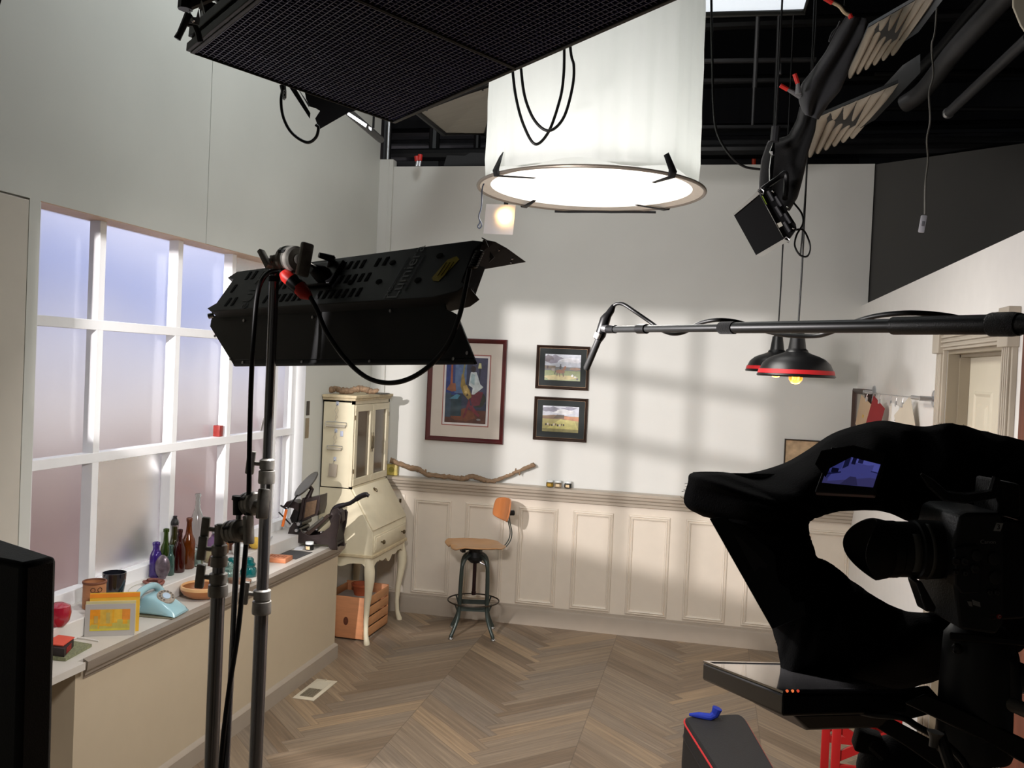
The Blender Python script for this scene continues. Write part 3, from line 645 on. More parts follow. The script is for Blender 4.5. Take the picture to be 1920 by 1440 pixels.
# hooks and hanging objects on the near side of the hutch
def hook(x, z_):
    r = thing('adhesive_hook', '', 'hook', (x, Y0, z_))
    MB().bx(-.010, .010, -.003, 0, -.012, .016, bev=.001).build('hook_plate', mat('clear_plastic_blue', (206, 212, 230), .2, trans=.3), r)
    MB().tube([(0, -.003, .0), (0, -.008, -.012), (0, -.014, -.016), (0, -.019, -.010)], .0022, 6).build('hook_wire', CHROME, r)
    return r
HK = [pyy(633, 757, Y0), pyy(630, 808, Y0), pyy(628, 861, Y0)]
for h_, lb in zip(HK, ('top clear adhesive hook on the side of the hutch', 'middle clear adhesive hook on the side of the hutch', 'lowest clear adhesive hook on the side of the hutch')):
    r = hook(h_.x, h_.z); r['label'] = lb; r['group'] = 'adhesive hooks on the hutch side'
for h_, L2, drop, lb in ((HK[0], .075, .135, 'larger hanging brayer with clear roller on the hutch side'), (HK[1], .055, .105, 'smaller hanging brayer with clear roller on the hutch side')):
    r = thing('roller_hanger', lb, 'roller', (h_.x, Y0-.014, h_.z-.016))
    MB().tube([(0, 0, 0), (-.014, 0, -.03), (.010, -.002, -drop*.55), (-.006, 0, -drop*.7)], .0022, 6).tube([(0, 0, 0), (.012, 0, -.03), (-.008, .002, -drop*.55), (-.006, 0, -drop*.7)], .0022, 6).build('cord', mat('beige_cord', (190, 180, 160), .8), r)
    MB().tube([(-.006, 0, -drop*.68), (-.006, 0, -drop*.8), (-L2, 0, -drop*.82), (-L2, 0, -drop*1.02)], .0028, 6).tube([(-.006, 0, -drop*.8), (L2, 0, -drop*.82), (L2, 0, -drop*1.02)], .0028, 6).build('handle', SILVER, r)
    MB().cyl((-L2+.005, 0, -drop*1.02), (L2-.005, 0, -drop*1.02), .010).build('roller', mat('milky_roller', (222, 214, 196), .15, trans=.5), r)
r = thing('hanging_tag', 'grey card tag hanging from the lowest hook on the hutch', 'tag', (HK[2].x-.004, Y0-.012, HK[2].z-.02)); r.rotation_euler = (0, .06, 0)
MB().bx(-.030, .030, -.003, .003, -.10, -.012, bev=.001).build('card_sheet', mat('grey_card', (170, 158, 142), .8), r)
MB().tube([(0, 0, 0), (-.003, 0, -.008), (.003, 0, -.016)], .0018, 6).build('wire_loop', SILVER, r)
pl = pyy(641, 813, Y0)
tag(MB((pl.x, Y0, pl.z)).bx(pl.x-.011, pl.x+.011, Y0-.005, Y0-.0005, pl.z-.02, pl.z+.018, bev=.002).build('clear_clip', mat('clear_plastic_blue', (206, 212, 230), .2, trans=.3)), 'small clear plastic clip beside the middle hook on the hutch', 'clip')

# crate under the desk
PINE = mat('pine_wood', (196, 134, 92), .55, vary=.12, scale=7, stretch=(1, 1, 6), bump=.1)
PINE2 = mat('pine_slat', (198, 142, 96), .55, vary=.12, scale=7, stretch=(6, 1, 6), bump=.1)
cr = thing('wooden_crate', 'orange pine slatted crate standing under the cream desk', 'crate', (-2.43, 6.08, 0))
cr.rotation_euler = (0, 0, -.02)
for yy in (-.225, .21): MB().bx(-.165, .165, yy, yy+.016, .012, .30, bev=.002).build('end_board', PINE, cr)
for xx in (-.165, .157):
    for k in range(4): MB().bx(xx, xx+.009, -.225, .226, .012+k*.072, .070+k*.072, bev=.001).build('side_slat', PINE2, cr)
MB().bx(-.156, .156, -.209, .21, .012, .02).build('bottom_board', PINE2, cr)
MB().lathe([(0, 0), (.018, 0), (.018, .001), (0, .001)], M=Matrix.Translation((.03, -.2265, .13)) @ Matrix.Rotation(-PI/2, 4, 'X'), n=20, sy=1.6).build('knot', mat('pine_knot', (96, 52, 34), .6, vary=.2, scale=80), cr)
tag(MB((-2.44, 6.05, .2)).bx(-2.57, -2.31, 5.89, 6.24, .021, .245, bev=.004).build('paper_stack', mat('stack_paper', (176, 172, 166), .7, vary=.1)), 'stack of pale papers filling the pine crate', 'papers')
tag(MB((-2.40, 6.12, .24)).lathe([(0, .246), (.05, .246), (.068, .31), (.074, .315), (.074, .33), (.062, .33), (.045, .27), (0, .26)], c=(-2.41, 6.14, 0), n=28).build('terracotta_pot', mat('terracotta', (176, 88, 52), .7, vary=.1)), 'terracotta pot standing on the papers in the crate', 'pot')

# ------------------------------------------------------------------ drafting stool
ST = thing('drafting_stool', 'vintage drafting stool with plywood seat, curved backrest and green steel legs', 'stool', (-1.61, 6.30, 0), .58); 
GREEN = mat('green_grey_steel', (54, 62, 58), .35, .3, vary=.1, bump=.05)
PLY = mat('bent_plywood', (180, 136, 92), .4, vary=.1, scale=5, stretch=(1, 7, 7), coat=.3)
PLYB = mat('bent_plywood_back', (188, 116, 66), .38, vary=.08, scale=5, stretch=(7, 7, 1), coat=.4)
# seat: front points to -x
rows = []; n_, m2 = 20, 15
for i in range(n_+1):
    u = i/n_; x = -.195+.40*u; row = []
    hw = .195*math.sin(PI*min(1, max(.0, .12+.80*u)))**.45 if u < .98 else .09
    if u < .12: hw = .14+.055*(u/.12)
    if u > .75: hw = .195*math.cos((u-.75)/.25*PI/2*.72)
    for j in range(m2+1):
        v = -1+2*j/m2; y = hw*v
        z_ = .645+.018*(abs(v)**2)*(1.2-u)-.016*math.exp(-((u-.66)/.25)**2)*(1-v*v)+.008*math.exp(-((u)/.15)**2)*(1-abs(v))+(-.022*((.12-u)/.12)**2 if u < .12 else 0)*(abs(v) > .15)
        row.append((x, y, z_))
    rows.append(row)
MB().grid(rows).build('seat', PLY, ST, ang=60, solid=.013, sub=1)
MB().cyl((0, 0, .60), (0, 0, .636), .05).bx(-.09, .13, -.05, -.04, .622, .634).bx(-.09, .13, .04, .05, .622, .634).bx(-.11, -.085, -.03, .03, .60, .634).cyl((.12, 0, .615), (.12, 0, .632), .012).build('seat_plate', BLACKM, ST)
MB().lathe([(0, .52), (.035, .52), (.062, .545), (.066, .565), (.05, .60), (0, .605)], n=28).build('hub', mat('black_cast_iron', (26, 28, 28), .5, .3), ST)
b = MB()
b.cyl((0, 0, .30), (0, 0, .56), .0135).cyl((0, 0, .285), (0, 0, .31), .0165)
b.build('screw_post', mat('dark_red_brown_steel', (42, 24, 24), .4, .5), ST)
MB().tube([(.02, -.03, .53), (.05, -.05, .515), (.07, -.055, .507)], .006, 8).ball((.022, -.03, .535), .008).build('lock_lever', SILVER, ST)
legs_b = []
for a in (PI/4-.33, 3*PI/4-.33, 5*PI/4-.33, 7*PI/4-.33):
    dx, dy = math.cos(a), math.sin(a)
    P = [(dx*r_, dy*r_, z_) for r_, z_ in ((.04, .578), (.075, .572), (.110, .545), (.128, .50), (.134, .43), (.138, .30), (.140, .20), (.150, .14), (.175, .08), (.205, .03), (.212, .012))]
    lg = MB().tube(bez(P, 4), [.0145]*30+[.013]*11, 12).build('leg', GREEN, ST, ang=60)
    MB().lathe([(0, 0), (.020, 0), (.021, .006), (.012, .014), (.008, .02), (0, .02)], c=(dx*.212, dy*.212, 0), n=20).build('glide_foot', CHROME, lg)
MB().tube([(.185*math.cos(2*PI*i/40), .185*math.sin(2*PI*i/40), .245) for i in range(40)], .0055, 8, closed=True).build('foot_ring', mat('dark_steel_ring', (60, 52, 44), .4, .7), ST)
for a in (PI/4-.33, 3*PI/4-.33, 5*PI/4-.33, 7*PI/4-.33):
    dx, dy = math.cos(a), math.sin(a); MB().tube([(dx*.185, dy*.185, .25), (dx*.160, dy*.160, .20), (dx*.142, dy*.142, .17)], .006, 8).build('ring_strut', GREEN, ST)
b = MB()
RZ_ = Matrix.Rotation(-.33, 4, 'Z')
for s_ in (-1, 1): b.bx(-.10, .10, s_*.10-.003, s_*.10+.003, .19, .222, M=RZ_); b.bx(s_*.10-.003, s_*.10+.003, -.10, .10, .19, .222, M=RZ_)
b.build('cross_brace', GREEN, ST)
for s_ in (-.018, .018):
    MB().tube(bez([(.10, s_, .622), (.17, s_, .618), (.225, s_, .63), (.262, s_, .68), (.268, s_, .74), (.250, s_, .81), (.243, s_, .88), (.252, s_, .955)], 6), .0042, 8).build('back_rod', GREEN, ST)
MB().cyl((.245, 0, .875), (.285, 0, .875), .020).cyl((.24, 0, .875), (.27, 0, .875), .010).build('back_knob', BLACKP, ST)
rows = []
for i in range(13):
    u = -1+2*i/12; row = []
    for j in range(9):
        v = -1+2*j/8; k_ = (1-abs(v)**3.5*.14)
        y = u*.165*k_; z_ = .90+v*.085*(1-abs(u)**3*.28); x = .228-.045*u*u+.012*v
        row.append((x, y, z_))
    rows.append(row)
MB().grid(rows).build('backrest', PLYB, ST, ang=60, solid=.012, sub=1)

# floor vent
vt = pz(592, 1296, 0)
fv = thing('floor_vent', 'cream metal floor register lying on the herringbone floor', 'vent', (-2.185, 4.90, 0), .0)
MB().bx(-.066, .066, -.165, .165, 0, .006, bev=.002).build('vent_plate', mat('vent_cream', (206, 196, 174), .4), fv)
b = MB().bx(-.040, .040, -.125, .0, .006, .0065); b.build('vent_opening', mat('vent_dark', (60, 54, 46), .6), fv)
b = MB()
for k in range(9): b.bx(-.042, .042, -.122+k*.0145, -.117+k*.0145, .006, .009)
for k in range(5): b.bx(-.036+k*.018-.0015, -.036+k*.018+.0015, -.125, 0, .006, .009)
b.build('grille', mat('vent_grille', (150, 140, 120), .4, .3), fv)
MB().bx(-.042, .042, .01, .13, .006, .0075).bx(-.003, .003, .145, .152, .006, .014).build('damper', mat('vent_cream2', (196, 188, 168), .4), fv)

# switch tags on the wall beside the window
tag(MB((XL, 5.553, 1.614)).bx(XL, XL+.004, 5.530, 5.575, 1.565, 1.66, bev=.001).build('wall_tag', mat('charcoal_tag', (66, 60, 54), .6)), 'dark rectangular tag stuck on the wall right of the window', 'tag')
tag(MB((XL, 5.55, 1.48)).bx(XL, XL+.004, 5.523, 5.575, 1.413, 1.547, bev=.0015).build('wall_tag', mat('taupe_tag', (138, 124, 100), .6)), 'taupe rounded tag on the wall right of the window, below the dark one', 'tag')
# ------------------------------------------------------------------ things on the window bench
ZC, ZL = .7505, .8305
def onx(px, X, Z):
    """point on the ray plane X, moved to height Z: Y taken from the pixel column"""
    lo, hi = 1.0, 7.0
    for _ in range(40):
        m = (lo+hi)/2; c = RM.T @ (np.array((X, m, Z))-CAMP); u = 960+F*c[0]/c[2]
        if u < px: lo = m
        else: hi = m
    return Vector((X, lo, Z))
def gl(name, c, r=.05, tr=.9): return mat(name, c, r, vary=0, trans=tr, coat=.3)
def bottle(name, label, px, X, Z, prof, m, s, cat='bottle', group=None, extra=None, sx=1, sy=1, n=28, open_=True):
    P = onx(px, X, Z); r = thing(name, label, cat, P, group=group)
    th = .9
    pr = [(a*s, b*s) for a, b in prof]
    inner = [(max(a-.003, .001), max(b, .004)) for a, b in pr if a > 0][::-1]
    MB().lathe(pr+(inner+[(0, inner[-1][1])] if open_ else []), n=n, sx=sx, sy=sy).build('glass_body', m, r, ang=60)
    if extra: extra(r, s)
    return r
beer = [(0, 0), (.028, 0), (.031, .004), (.032, .02), (.032, .115), (.029, .135), (.018, .165), (.0135, .185), (.0125, .215), (.0145, .218), (.0150, .232), (.013, .235)]
slim = [(0, 0), (.026, 0), (.029, .004), (.029, .10), (.026, .118), (.016, .135), (.014, .142), (.014, .158), (.017, .162), (.017, .175), (.014, .178)]
bottle('purple_bottle', 'purple ribbed glass bottle, leftmost of the bottles under the window', 291, -2.645, ZL, [(0, 0), (.027, 0), (.030, .005), (.029, .04), (.030, .07), (.0285, .105), (.022, .125), (.0155, .133), (.0155, .155), (.019, .158), (.018, .172), (.014, .174)], gl('purple_glass', (92, 52, 170), .08, .75), 1)
bottle('green_bottle', 'slim green glass bottle behind the oval metal flask', 309, -2.655, ZL, [(0, 0), (.026, 0), (.028, .005), (.028, .10), (.024, .13), (.013, .155), (.011, .19), (.0110, .205), (.0145, .207), (.0145, .222), (.011, .224)], gl('green_glass', (96, 126, 44), .05, .85), 1)
def swingcap(r, s):
    MB().lathe([(.008, .225), (.019, .228), (.021, .240), (.016, .255), (.010, .26), (.010, .275), (0, .276)], n=20).build('stopper', mat('black_rubber_stopper', (26, 24, 24), .5), r)
    MB().tube([(-.017, 0, .20), (-.022, 0, .24), (-.010, 0, .268), (.010, 0, .268), (.022, 0, .24), (.017, 0, .20)], .0015, 6).build('wire_bail', SILVER, r)
bottle('swing_top_bottle', 'dark olive swing-top bottle with a black stopper behind the red-brown bottle', 325, -2.66, ZL, [(0, 0), (.032, 0), (.036, .005), (.036, .10), (.032, .125), (.020, .155), (.014, .185), (.013, .225)], gl('olive_glass', (84, 80, 30), .05, .75), .98, extra=swingcap)
bottle('dark_red_bottle', 'dark red-brown glass bottle left of the amber bottle', 335, -2.600, ZL, beer, gl('dark_red_glass', (66, 16, 12), .08, .45), .93)
bottle('amber_bottle', 'tall amber brown glass bottle in front of the clear bottle', 352, -2.605, ZL, [(0, 0), (.030, 0), (.034, .005), (.034, .14), (.031, .158), (.019, .185), (.0145, .215), (.0130, .25), (.0155, .253), (.0160, .27), (.013, .272)], gl('amber_glass', (134, 66, 18), .07, .6), .97)
bottle('clear_bottle', 'tallest clear glass bottle behind the amber bottle', 367, -2.655, ZL, [(0, 0), (.036, 0), (.041, .006), (.040, .13), (.044, .18), (.040, .21), (.022, .265), (.0145, .29), (.013, .345), (.0165, .352), (.0165, .362), (.013, .365)], CLEAR, 1.0)
r = bottle('glass_vase', 'small clear glass vase holding a dark green sprig right of the amber bottle', 371, -2.585, ZL, [(0, 0), (.022, 0), (.026, .006), (.026, .05), (.016, .08), (.013, .10), (.016, .105)], CLEAR, .95)
bottle('teal_vial', 'small pale teal glass bottle between the oval flask and the red-brown bottle', 319, -2.60, ZL, [(0, 0), (.016, 0), (.019, .004), (.019, .09), (.012, .105), (.009, .115), (.009, .14), (.012, .142), (.012, .150), (.008, .152)], gl('pale_teal_glass', (120, 170, 158), .05, .85), 1)
b = MB(r.location); rr = random.Random(3)
for k in range(9):
    a = rr.uniform(0, 2*PI); z0 = rr.uniform(.06, .12); P0 = r.location+Vector((0, 0, z0)); d = Vector((math.cos(a), math.sin(a), rr.uniform(.1, .9))).normalized()*.035
    b.tube([r.location+Vector((0, 0, .03)), P0, P0+d*.3], .001, 5)
    q = P0+d*.3; sd = Vector((-d.y, d.x, .01)).normalized()*.007
    b.grid([[q, q], [q+d*.3-sd, q+d*.3+sd], [q+d*.7-sd*.8, q+d*.7+sd*.8], [q+d, q+d]])
tag(b.build('leafy_sprig', mat('dark_leaf', (30, 44, 26), .6, vary=.2)), 'dark green sprig standing in the small glass vase', 'plant')
# oval metal flask
P = onx(304, -2.592, ZL)
r = thing('oval_flask', 'small grey pewter oval flask standing before the purple and green bottles', 'flask', P, .3)
MB().ball((0, 0, .060), .036, 24, (1, .55, 1.62)).bx(-.016, .016, -.012, .012, 0, .012, bev=.003).build('flask_body', mat('mottled_pewter', (104, 92, 100), .35, .5, vary=.4, scale=60, bump=.1, coat=.3), r)
# leather ring dish
P = onx(288, -2.565, ZL)
r = thing('leather_coil', 'red-brown leather coil lying before the purple bottle', 'strap', P)
MB().tube([(.042*math.cos(a)*1.1, .036*math.sin(a), .010+.004*math.sin(a*2)) for a in [2*PI*i/36 for i in range(36)]], .0075, 8, closed=True).tube([(.034*math.cos(a), .026*math.sin(a), .018) for a in [-.5+3.6*i/16 for i in range(17)]], .0065, 8).build('coil', mat('red_leather', (122, 70, 58), .5, vary=.15, bump=.1), r)
MB().bx(.030, .070, -.010, .008, .003, .007, M=Matrix.Rotation(-.5, 4, 'Z')).build('strap_end', mat('dark_leather', (76, 48, 36), .5, vary=.15), r)
# wooden bowl
P = onx(380, -2.394, ZC)
r = thing('wooden_bowl', 'round turned wooden bowl with pale rim on the bench', 'bowl', P)
prof = [(0, 0), (.060, 0), (.072, .006), (.092, .018), (.104, .036), (.106, .048), (.103, .075), (.098, .076), (.097, .066), (.092, .04), (.075, .018), (.05, .010), (0, .009)]
MB().lathe(prof[:5]+[(.106, .046)], n=48).build('bowl_outside', mat('bowl_wood', (170, 108, 60), .35, vary=.12, scale=8, stretch=(1, 1, 5), coat=.3), r)
MB().lathe([(.106, .046), (.1045, .060), (.099, .062), (.097, .052)], n=48).build('bowl_rim', mat('bowl_rim_wood', (222, 174, 120), .35, vary=.08, coat=.3), r)
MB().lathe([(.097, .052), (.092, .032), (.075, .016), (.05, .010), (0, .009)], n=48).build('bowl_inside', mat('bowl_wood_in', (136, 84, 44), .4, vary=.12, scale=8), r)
# telephone
P = onx(303, -2.418, ZC)+Vector((0, -.02, 0))
PHB = mat('pale_blue_plastic', (150, 188, 196), .22, vary=.02, coat=.5)
ph = thing('rotary_telephone', 'pale blue rotary dial telephone on the window bench', 'telephone', P, .10)
# front is +x local-ish, length x .20, width y .17
rows = []
secs = [(-.085, .035, .045, .066), (-.07, .045, .078, .070), (-.045, .058, .092, .073), (.0, .060, .090, .076), (.035, .060, .074, .079), (.07, .060, .050, .081), (.098, .055, .030, .081), (.108, .045, .014, .079)]
n_ = 24
for x, wt, zt, wb in secs:
    row = []
    for k in range(n_):
        a = 2*PI*k/n_; ca, sa = math.cos(a), math.sin(a)
        y = (abs(ca)**.5)*math.copysign(1, ca); z_ = (abs(sa)**.5)*math.copysign(1, sa); z01 = (z_+1)/2
        row.append((x, y*(wb+(wt-wb)*z01), .004+z01*(zt-.004)))
    rows.append(row)
b = MB(); b.grid(rows, closed=True); b.F([b.V(p) for p in rows[0]]); b.F([b.V(p) for p in rows[-1]]); b.build('phone_body', PHB, ph, ang=50)
MB().bx(-.084, .105, -.078, .078, 0, .006, bev=.002).build('base_plate', mat('phone_base', (120, 116, 96), .5), ph)
dn = Vector((.47, -.30, .80)).normalized(); Md = frame_from((.034, -.008, .078), Vector((1, 0, -.5)), dn)
MB().lathe([(0, 0), (.040, 0), (.041, .004), (.037, .008), (.022, .009), (0, .009)], M=Md, n=36).build('dial_ring', mat('number_ring', (150, 140, 126), .3, vary=.3, scale=120), ph)
b = MB()
for k in range(10):
    a = .5+k*.50; b.lathe([(0, .0095), (.0052, .0095), (.0052, .0105), (0, .0105)], M=Md @ Matrix.Translation((.029*math.cos(a), .029*math.sin(a), 0)), n=10)
b.build('finger_holes', mat('finger_hole_dark', (92, 84, 76), .4), ph)
MB().lathe([(0, .008), (.019, .008), (.018, .012), (0, .013)], M=Md, n=28).build('dial_centre', mat('dial_centre_blue', (176, 194, 210), .25, coat=.5), ph)
hp = bez([(-.058, -.112, .068), (-.060, -.095, .092), (-.060, -.055, .110), (-.060, .0, .115), (-.060, .055, .110), (-.060, .095, .092), (-.058, .112, .068)], 4)
MB().tube(hp, [.022, .021, .020, .018, .0165, .016, .0155]+[.0155]*(len(hp)-14)+[.0155, .016, .0165, .018, .020, .021, .022], 14).lathe([(0, 0), (.024, 0), (.026, .012), (.020, .024), (0, .026)], c=(-.056, -.118, .046), n=20).lathe([(0, 0), (.024, 0), (.026, .012), (.020, .024), (0, .026)], c=(-.056, .118, .046), n=20).build('handset', PHB, ph, ang=60)
ckey = bez([(-2.50, 3.80, .83), (-2.57, 3.86, .832), (-2.62, 3.80, .833), (-2.60, 3.70, .833), (-2.54, 3.62, .833)], 8)
MB(O).tube(ckey, .0025, 6); 
r = MB(ckey[0]).tube([p+Vector((0, 0, .002)) for p in ckey], .0022, 6).build('telephone_wire', mat('offwhite_cord', (200, 196, 186), .5)); tag(r, 'thin off-white cord lying on the sill behind the telephone', 'cord')
# mug
P = onx(213, -2.575, ZL)
tag(MB(P).lathe([(0, 0), (.034, 0), (.038, .004), (.047, .06), (.0505, .105), (.051, .118), (.0485, .118), (.046, .10), (.036, .008), (0, .006)], c=P, n=40).build('black_cup', mat('glossy_black_glaze', (22, 24, 32), .08, vary=.6, scale=25, coat=1), ang=60), 'glossy black glazed cup without handle on the window sill', 'cup')
# birch bark holder with cut pattern
P = onx(176, -2.560, ZL)
BB = mat('birch_bark', (178, 122, 82), .6, vary=.12, scale=10, stretch=(1, 1, 8), bump=.1)
r = thing('bark_canister', 'orange birch-bark canister with a cut lattice pattern beside the black cup', 'canister', P)
MB().lathe([(0, 0), (.046, 0), (.047, .004), (.0465, .112), (.044, .112), (.043, .01), (0, .008)], n=40).build('bark_wall', BB, r)
MB().lathe([(.048, .106), (.050, .110), (.049, .116), (.044, .116), (.043, .110)], n=40).build('rim', mat('dark_bark_rim', (120, 72, 48), .6), r)
b = MB(); a0_ = -.75
def onwall(u, v, e=.0008): a = a0_+u/.047; return ((.047+e)*math.cos(a), (.047+e)*math.sin(a), v)
for (cu, cv, rad_) in ((0, .055, .020), (0, .055, .012), (-.014, .085, .009), (.014, .085, .009), (-.014, .026, .009), (.014, .026, .009), (0, .055, .005)):
    b.tube([onwall(cu+rad_*math.cos(2*PI*k/20), cv+rad_*math.sin(2*PI*k/20)) for k in range(20)], .0013, 5, closed=True)
for k in range(6): a = PI*k/3; b.tube([onwall(.005*math.cos(a), .055+.005*math.sin(a)), onwall(.022*math.cos(a), .055+.022*math.sin(a))], .0013, 5)
b.build('lattice_cut', mat('lattice_dark', (64, 38, 24), .8), r)
# greeting cards
CW = mat('white_card', (180, 176, 170), .7, vary=.02)
A_, B_ = pz(153, 1193, ZC)+Vector((.012, 0, 0)), pz(247, 1190, ZC)+Vector((.012, 0, 0))
ux = (B_-A_); W_ = ux.length; ang_ = math.atan2(ux.y, ux.x)
r = thing('greeting_card', 'grey-white standing card with a yellow skyline painting on the bench', 'card', (A_+B_)/2, ang_)
Mt = Matrix.Rotation(-.06, 4, 'X')
MB().bx(-W_/2, W_/2, -.001, .001, 0, .132, M=Mt).build('card_sheet', CW, r)
MB().bx(-W_/2, W_/2, -.001, .001, 0, .142, M=Matrix.Translation((.0, .028, 0)) @ Matrix.Rotation(.06, 4, 'X')).build('card_back', mat('cream_card_back', (224, 214, 160), .7), r)
sky = [(rect(0, 0, 1, 1), (228, 168, 40)), (rect(0, .55, .25, 1), (232, 150, 30)), (rect(.25, .3, .55, 1), (216, 172, 64)), (rect(.6, .4, .8, 1), (230, 180, 60)), (rect(.8, .5, 1, 1), (222, 140, 50)),
       ([(0, 0), (1, 0), (1, .5), (.94, .5), (.94, .3), (.82, .3), (.82, .52), (.68, .52), (.68, .36), (.56, .36), (.56, .2), (.42, .2), (.42, .24), (.24, .22), (.24, .08), (.2, .08), (.2, .30), (.04, .30), (0, .2)], (190, 176, 84)),
       (rect(0, 0, 1, .1), (206, 190, 70)), (rect(.40, .35, .50, .85), (190, 168, 90)), (rect(.1, .35, .2, .7), (196, 160, 80))]
b = MB(); ms = []
for k, (poly, c) in enumerate(sky):
    mm = mat('ink_%d_%d_%d' % c, c, .6, vary=.12, scale=40)
    if mm not in ms: ms.append(mm)
    b.mi = ms.index(mm); aw, ah = W_*.80, .088
    b.F([b.V(Mt @ Vector((-aw/2+u*aw, -.0012-.0001*k, .022+v*ah))) for u, v in poly])
b.build('skyline_print', ms, r, recalc=False)
r2 = thing('yellow_card', 'folded orange and yellow card standing behind the skyline card', 'card', (A_+B_)/2+Vector((-.016, .050, 0)), ang_+.05)
MB().bx(-.098, .098, -.001, .001, 0, .166, M=Matrix.Rotation(-.08, 4, 'X')).build('card_sheet', mat('yellow_sheet', (224, 178, 56), .7, vary=.08), r2)
MB().bx(-.098, .098, -.0022, -.001, .146, .162, M=Matrix.Rotation(-.08, 4, 'X')).build('orange_band', mat('orange_band', (232, 140, 36), .7), r2)
# booklets at the near end
P = pz(182, 1210, ZC); 
G1 = mat('mottled_green_board', (120, 122, 92), .7, vary=.4, scale=120)
c0, c1, c2, c3 = pz(172, 1213, ZC), pz(123, 1240, ZC), pz(60, 1235, ZC), pz(100, 1200, ZC)
b = MB(c0); b.hexa([c0, c1, c2, c3]+[p+Vector((0, 0, .012)) for p in (c0, c1, c2, c3)]); tag(b.build('green_board', G1), 'mottled green board lying under the dark book at the near end of the bench', 'board')
q = [pz(138, 1212, ZC+.013), pz(120, 1232, ZC+.013), pz(70, 1225, ZC+.013), pz(95, 1205, ZC+.013)]
r = thing('dark_book', 'small dark book with red stitched spine lying on the green board', 'book', q[0])
b = MB(q[0]); b.hexa(q+[p+Vector((0, 0, .03)) for p in q]); b.build('cover', mat('dark_book_cloth', (38, 28, 28), .6, vary=.1), r)
b = MB(q[0])
for k in range(4):
    zz = Vector((0, 0, .006+.006*k)); b.tube([q[0].lerp(q[1], .3)+zz+Vector((.0015, 0, 0)), q[0].lerp(q[1], .8)+zz+Vector((.0015, 0, 0))], .0013, 5)
b.build('red_stitching', mat('red_thread', (150, 36, 30), .6), r)
q = [pz(140, 1196, ZC+.045), pz(118, 1212, ZC+.045), pz(80, 1208, ZC+.045), pz(110, 1192, ZC+.045)]
b = MB(q[0]); b.hexa(q+[p+Vector((0, 0, .004)) for p in q]); tag(b.build('red_booklet', mat('coral_red_paper', (214, 84, 62), .6)), 'coral red booklet lying on top of the dark book', 'book')
p0, p1 = pz(133, 1194, ZC+.003), pz(185, 1202, ZC+.003)
tag(MB(p0).tube([p0, p0.lerp(p1, .5)+Vector((.006, 0, .002)), p1], .0028, 8).build('white_stylus', mat('white_bone', (220, 216, 210), .4)), 'thin white bone folder lying left of the skyline card', 'tool')
P = pz(96, 1150, ZL)
P = onx(108, -2.52, ZL); 
tag(MB(P).lathe([(0, 0), (.03, 0), (.045, .02), (.05, .05), (.045, .078), (.02, .09), (0, .092)], c=P, n=28).build('red_jar', mat('crimson_glaze', (160, 30, 50), .2, coat=.6)), 'crimson round pot peeking out beside the black monitor', 'pot')
# middle objects behind the stands
P = onx(402, -2.57, ZL)
r = thing('lidded_glass_jar', 'glass jar with a purple pointed lid behind the light stand', 'jar', P)
MB().lathe([(0, 0), (.05, 0), (.058, .008), (.058, .07), (.05, .085)], n=32).build('jar_glass', gl('ribbed_cream_glass', (206, 196, 156), .15, .6), r)
MB().lathe([(.062, .085), (.060, .094), (.040, .120), (.022, .135), (.020, .145), (0, .146)], n=32).build('lid', gl('purple_lid_glass', (120, 84, 130), .2, .35), r)
MB().lathe([(.014, .146), (.02, .155), (.014, .168), (0, .172)], n=20).build('lid_knob', SILVER, r)
P = onx(396, -2.53, ZL)
r = tag(MB(P).lathe([(0, 0), (.018, 0), (.014, .02), (.010, .05), (0, .06)], c=P, n=20).build('turned_ornament', mat('dark_turned_wood', (84, 52, 36), .5)), 'small dark turned wooden piece behind the bowl', 'ornament')
def insulator(px, X, m, lab, s=1.0):
    P = onx(px, X, ZC); r = thing('glass_insulator', lab, 'insulator', P)
    MB().lathe([(0, .004), (.030*s, .0), (.040*s, .004), (.042*s, .03*s), (.038*s, .042*s), (.030*s, .050*s), (.034*s, .060*s), (.034*s, .066*s), (.026*s, .072*s), (.024*s, .09*s), (.014*s, .10*s), (0, .102*s)], n=32).build('glass_body', m, r, ang=25)
TEAL = gl('teal_glass', (20, 128, 130), .08, .55)
insulator(433, -2.50, TEAL, 'teal glass insulator left of the thin grip arm', .95)
insulator(466, -2.40, mat('deep_teal_glass', (10, 92, 92), .08, vary=0, trans=.4, coat=.5), 'deep teal glass insulator right of the thin grip arm, nearer the bench edge', 1.05)
insulator(428, -2.455, gl('pale_aqua_glass', (176, 214, 206), .1, .85), 'pale aqua glass insulator in front of the teal one', .95)
P = onx(449, -2.365, ZC)
r = thing('leather_case', 'flat brown leather case with rounded ends before the insulators', 'case', P, .06)
MB().lathe([(0, 0), (.040, 0), (.041, .003), (.041, .021), (.040, .024), (0, .024)], n=40, sx=1.55, sy=.55).build('case_body', mat('brown_leather', (104, 78, 62), .5, vary=.15, bump=.1), r)
MB().lathe([(.0415, .016), (.0425, .018), (.0425, .024), (.0415, .026), (0, .026)], n=40, sx=1.55, sy=.55).build('case_lid', mat('brown_leather_lid', (124, 94, 74), .5, vary=.15), r)
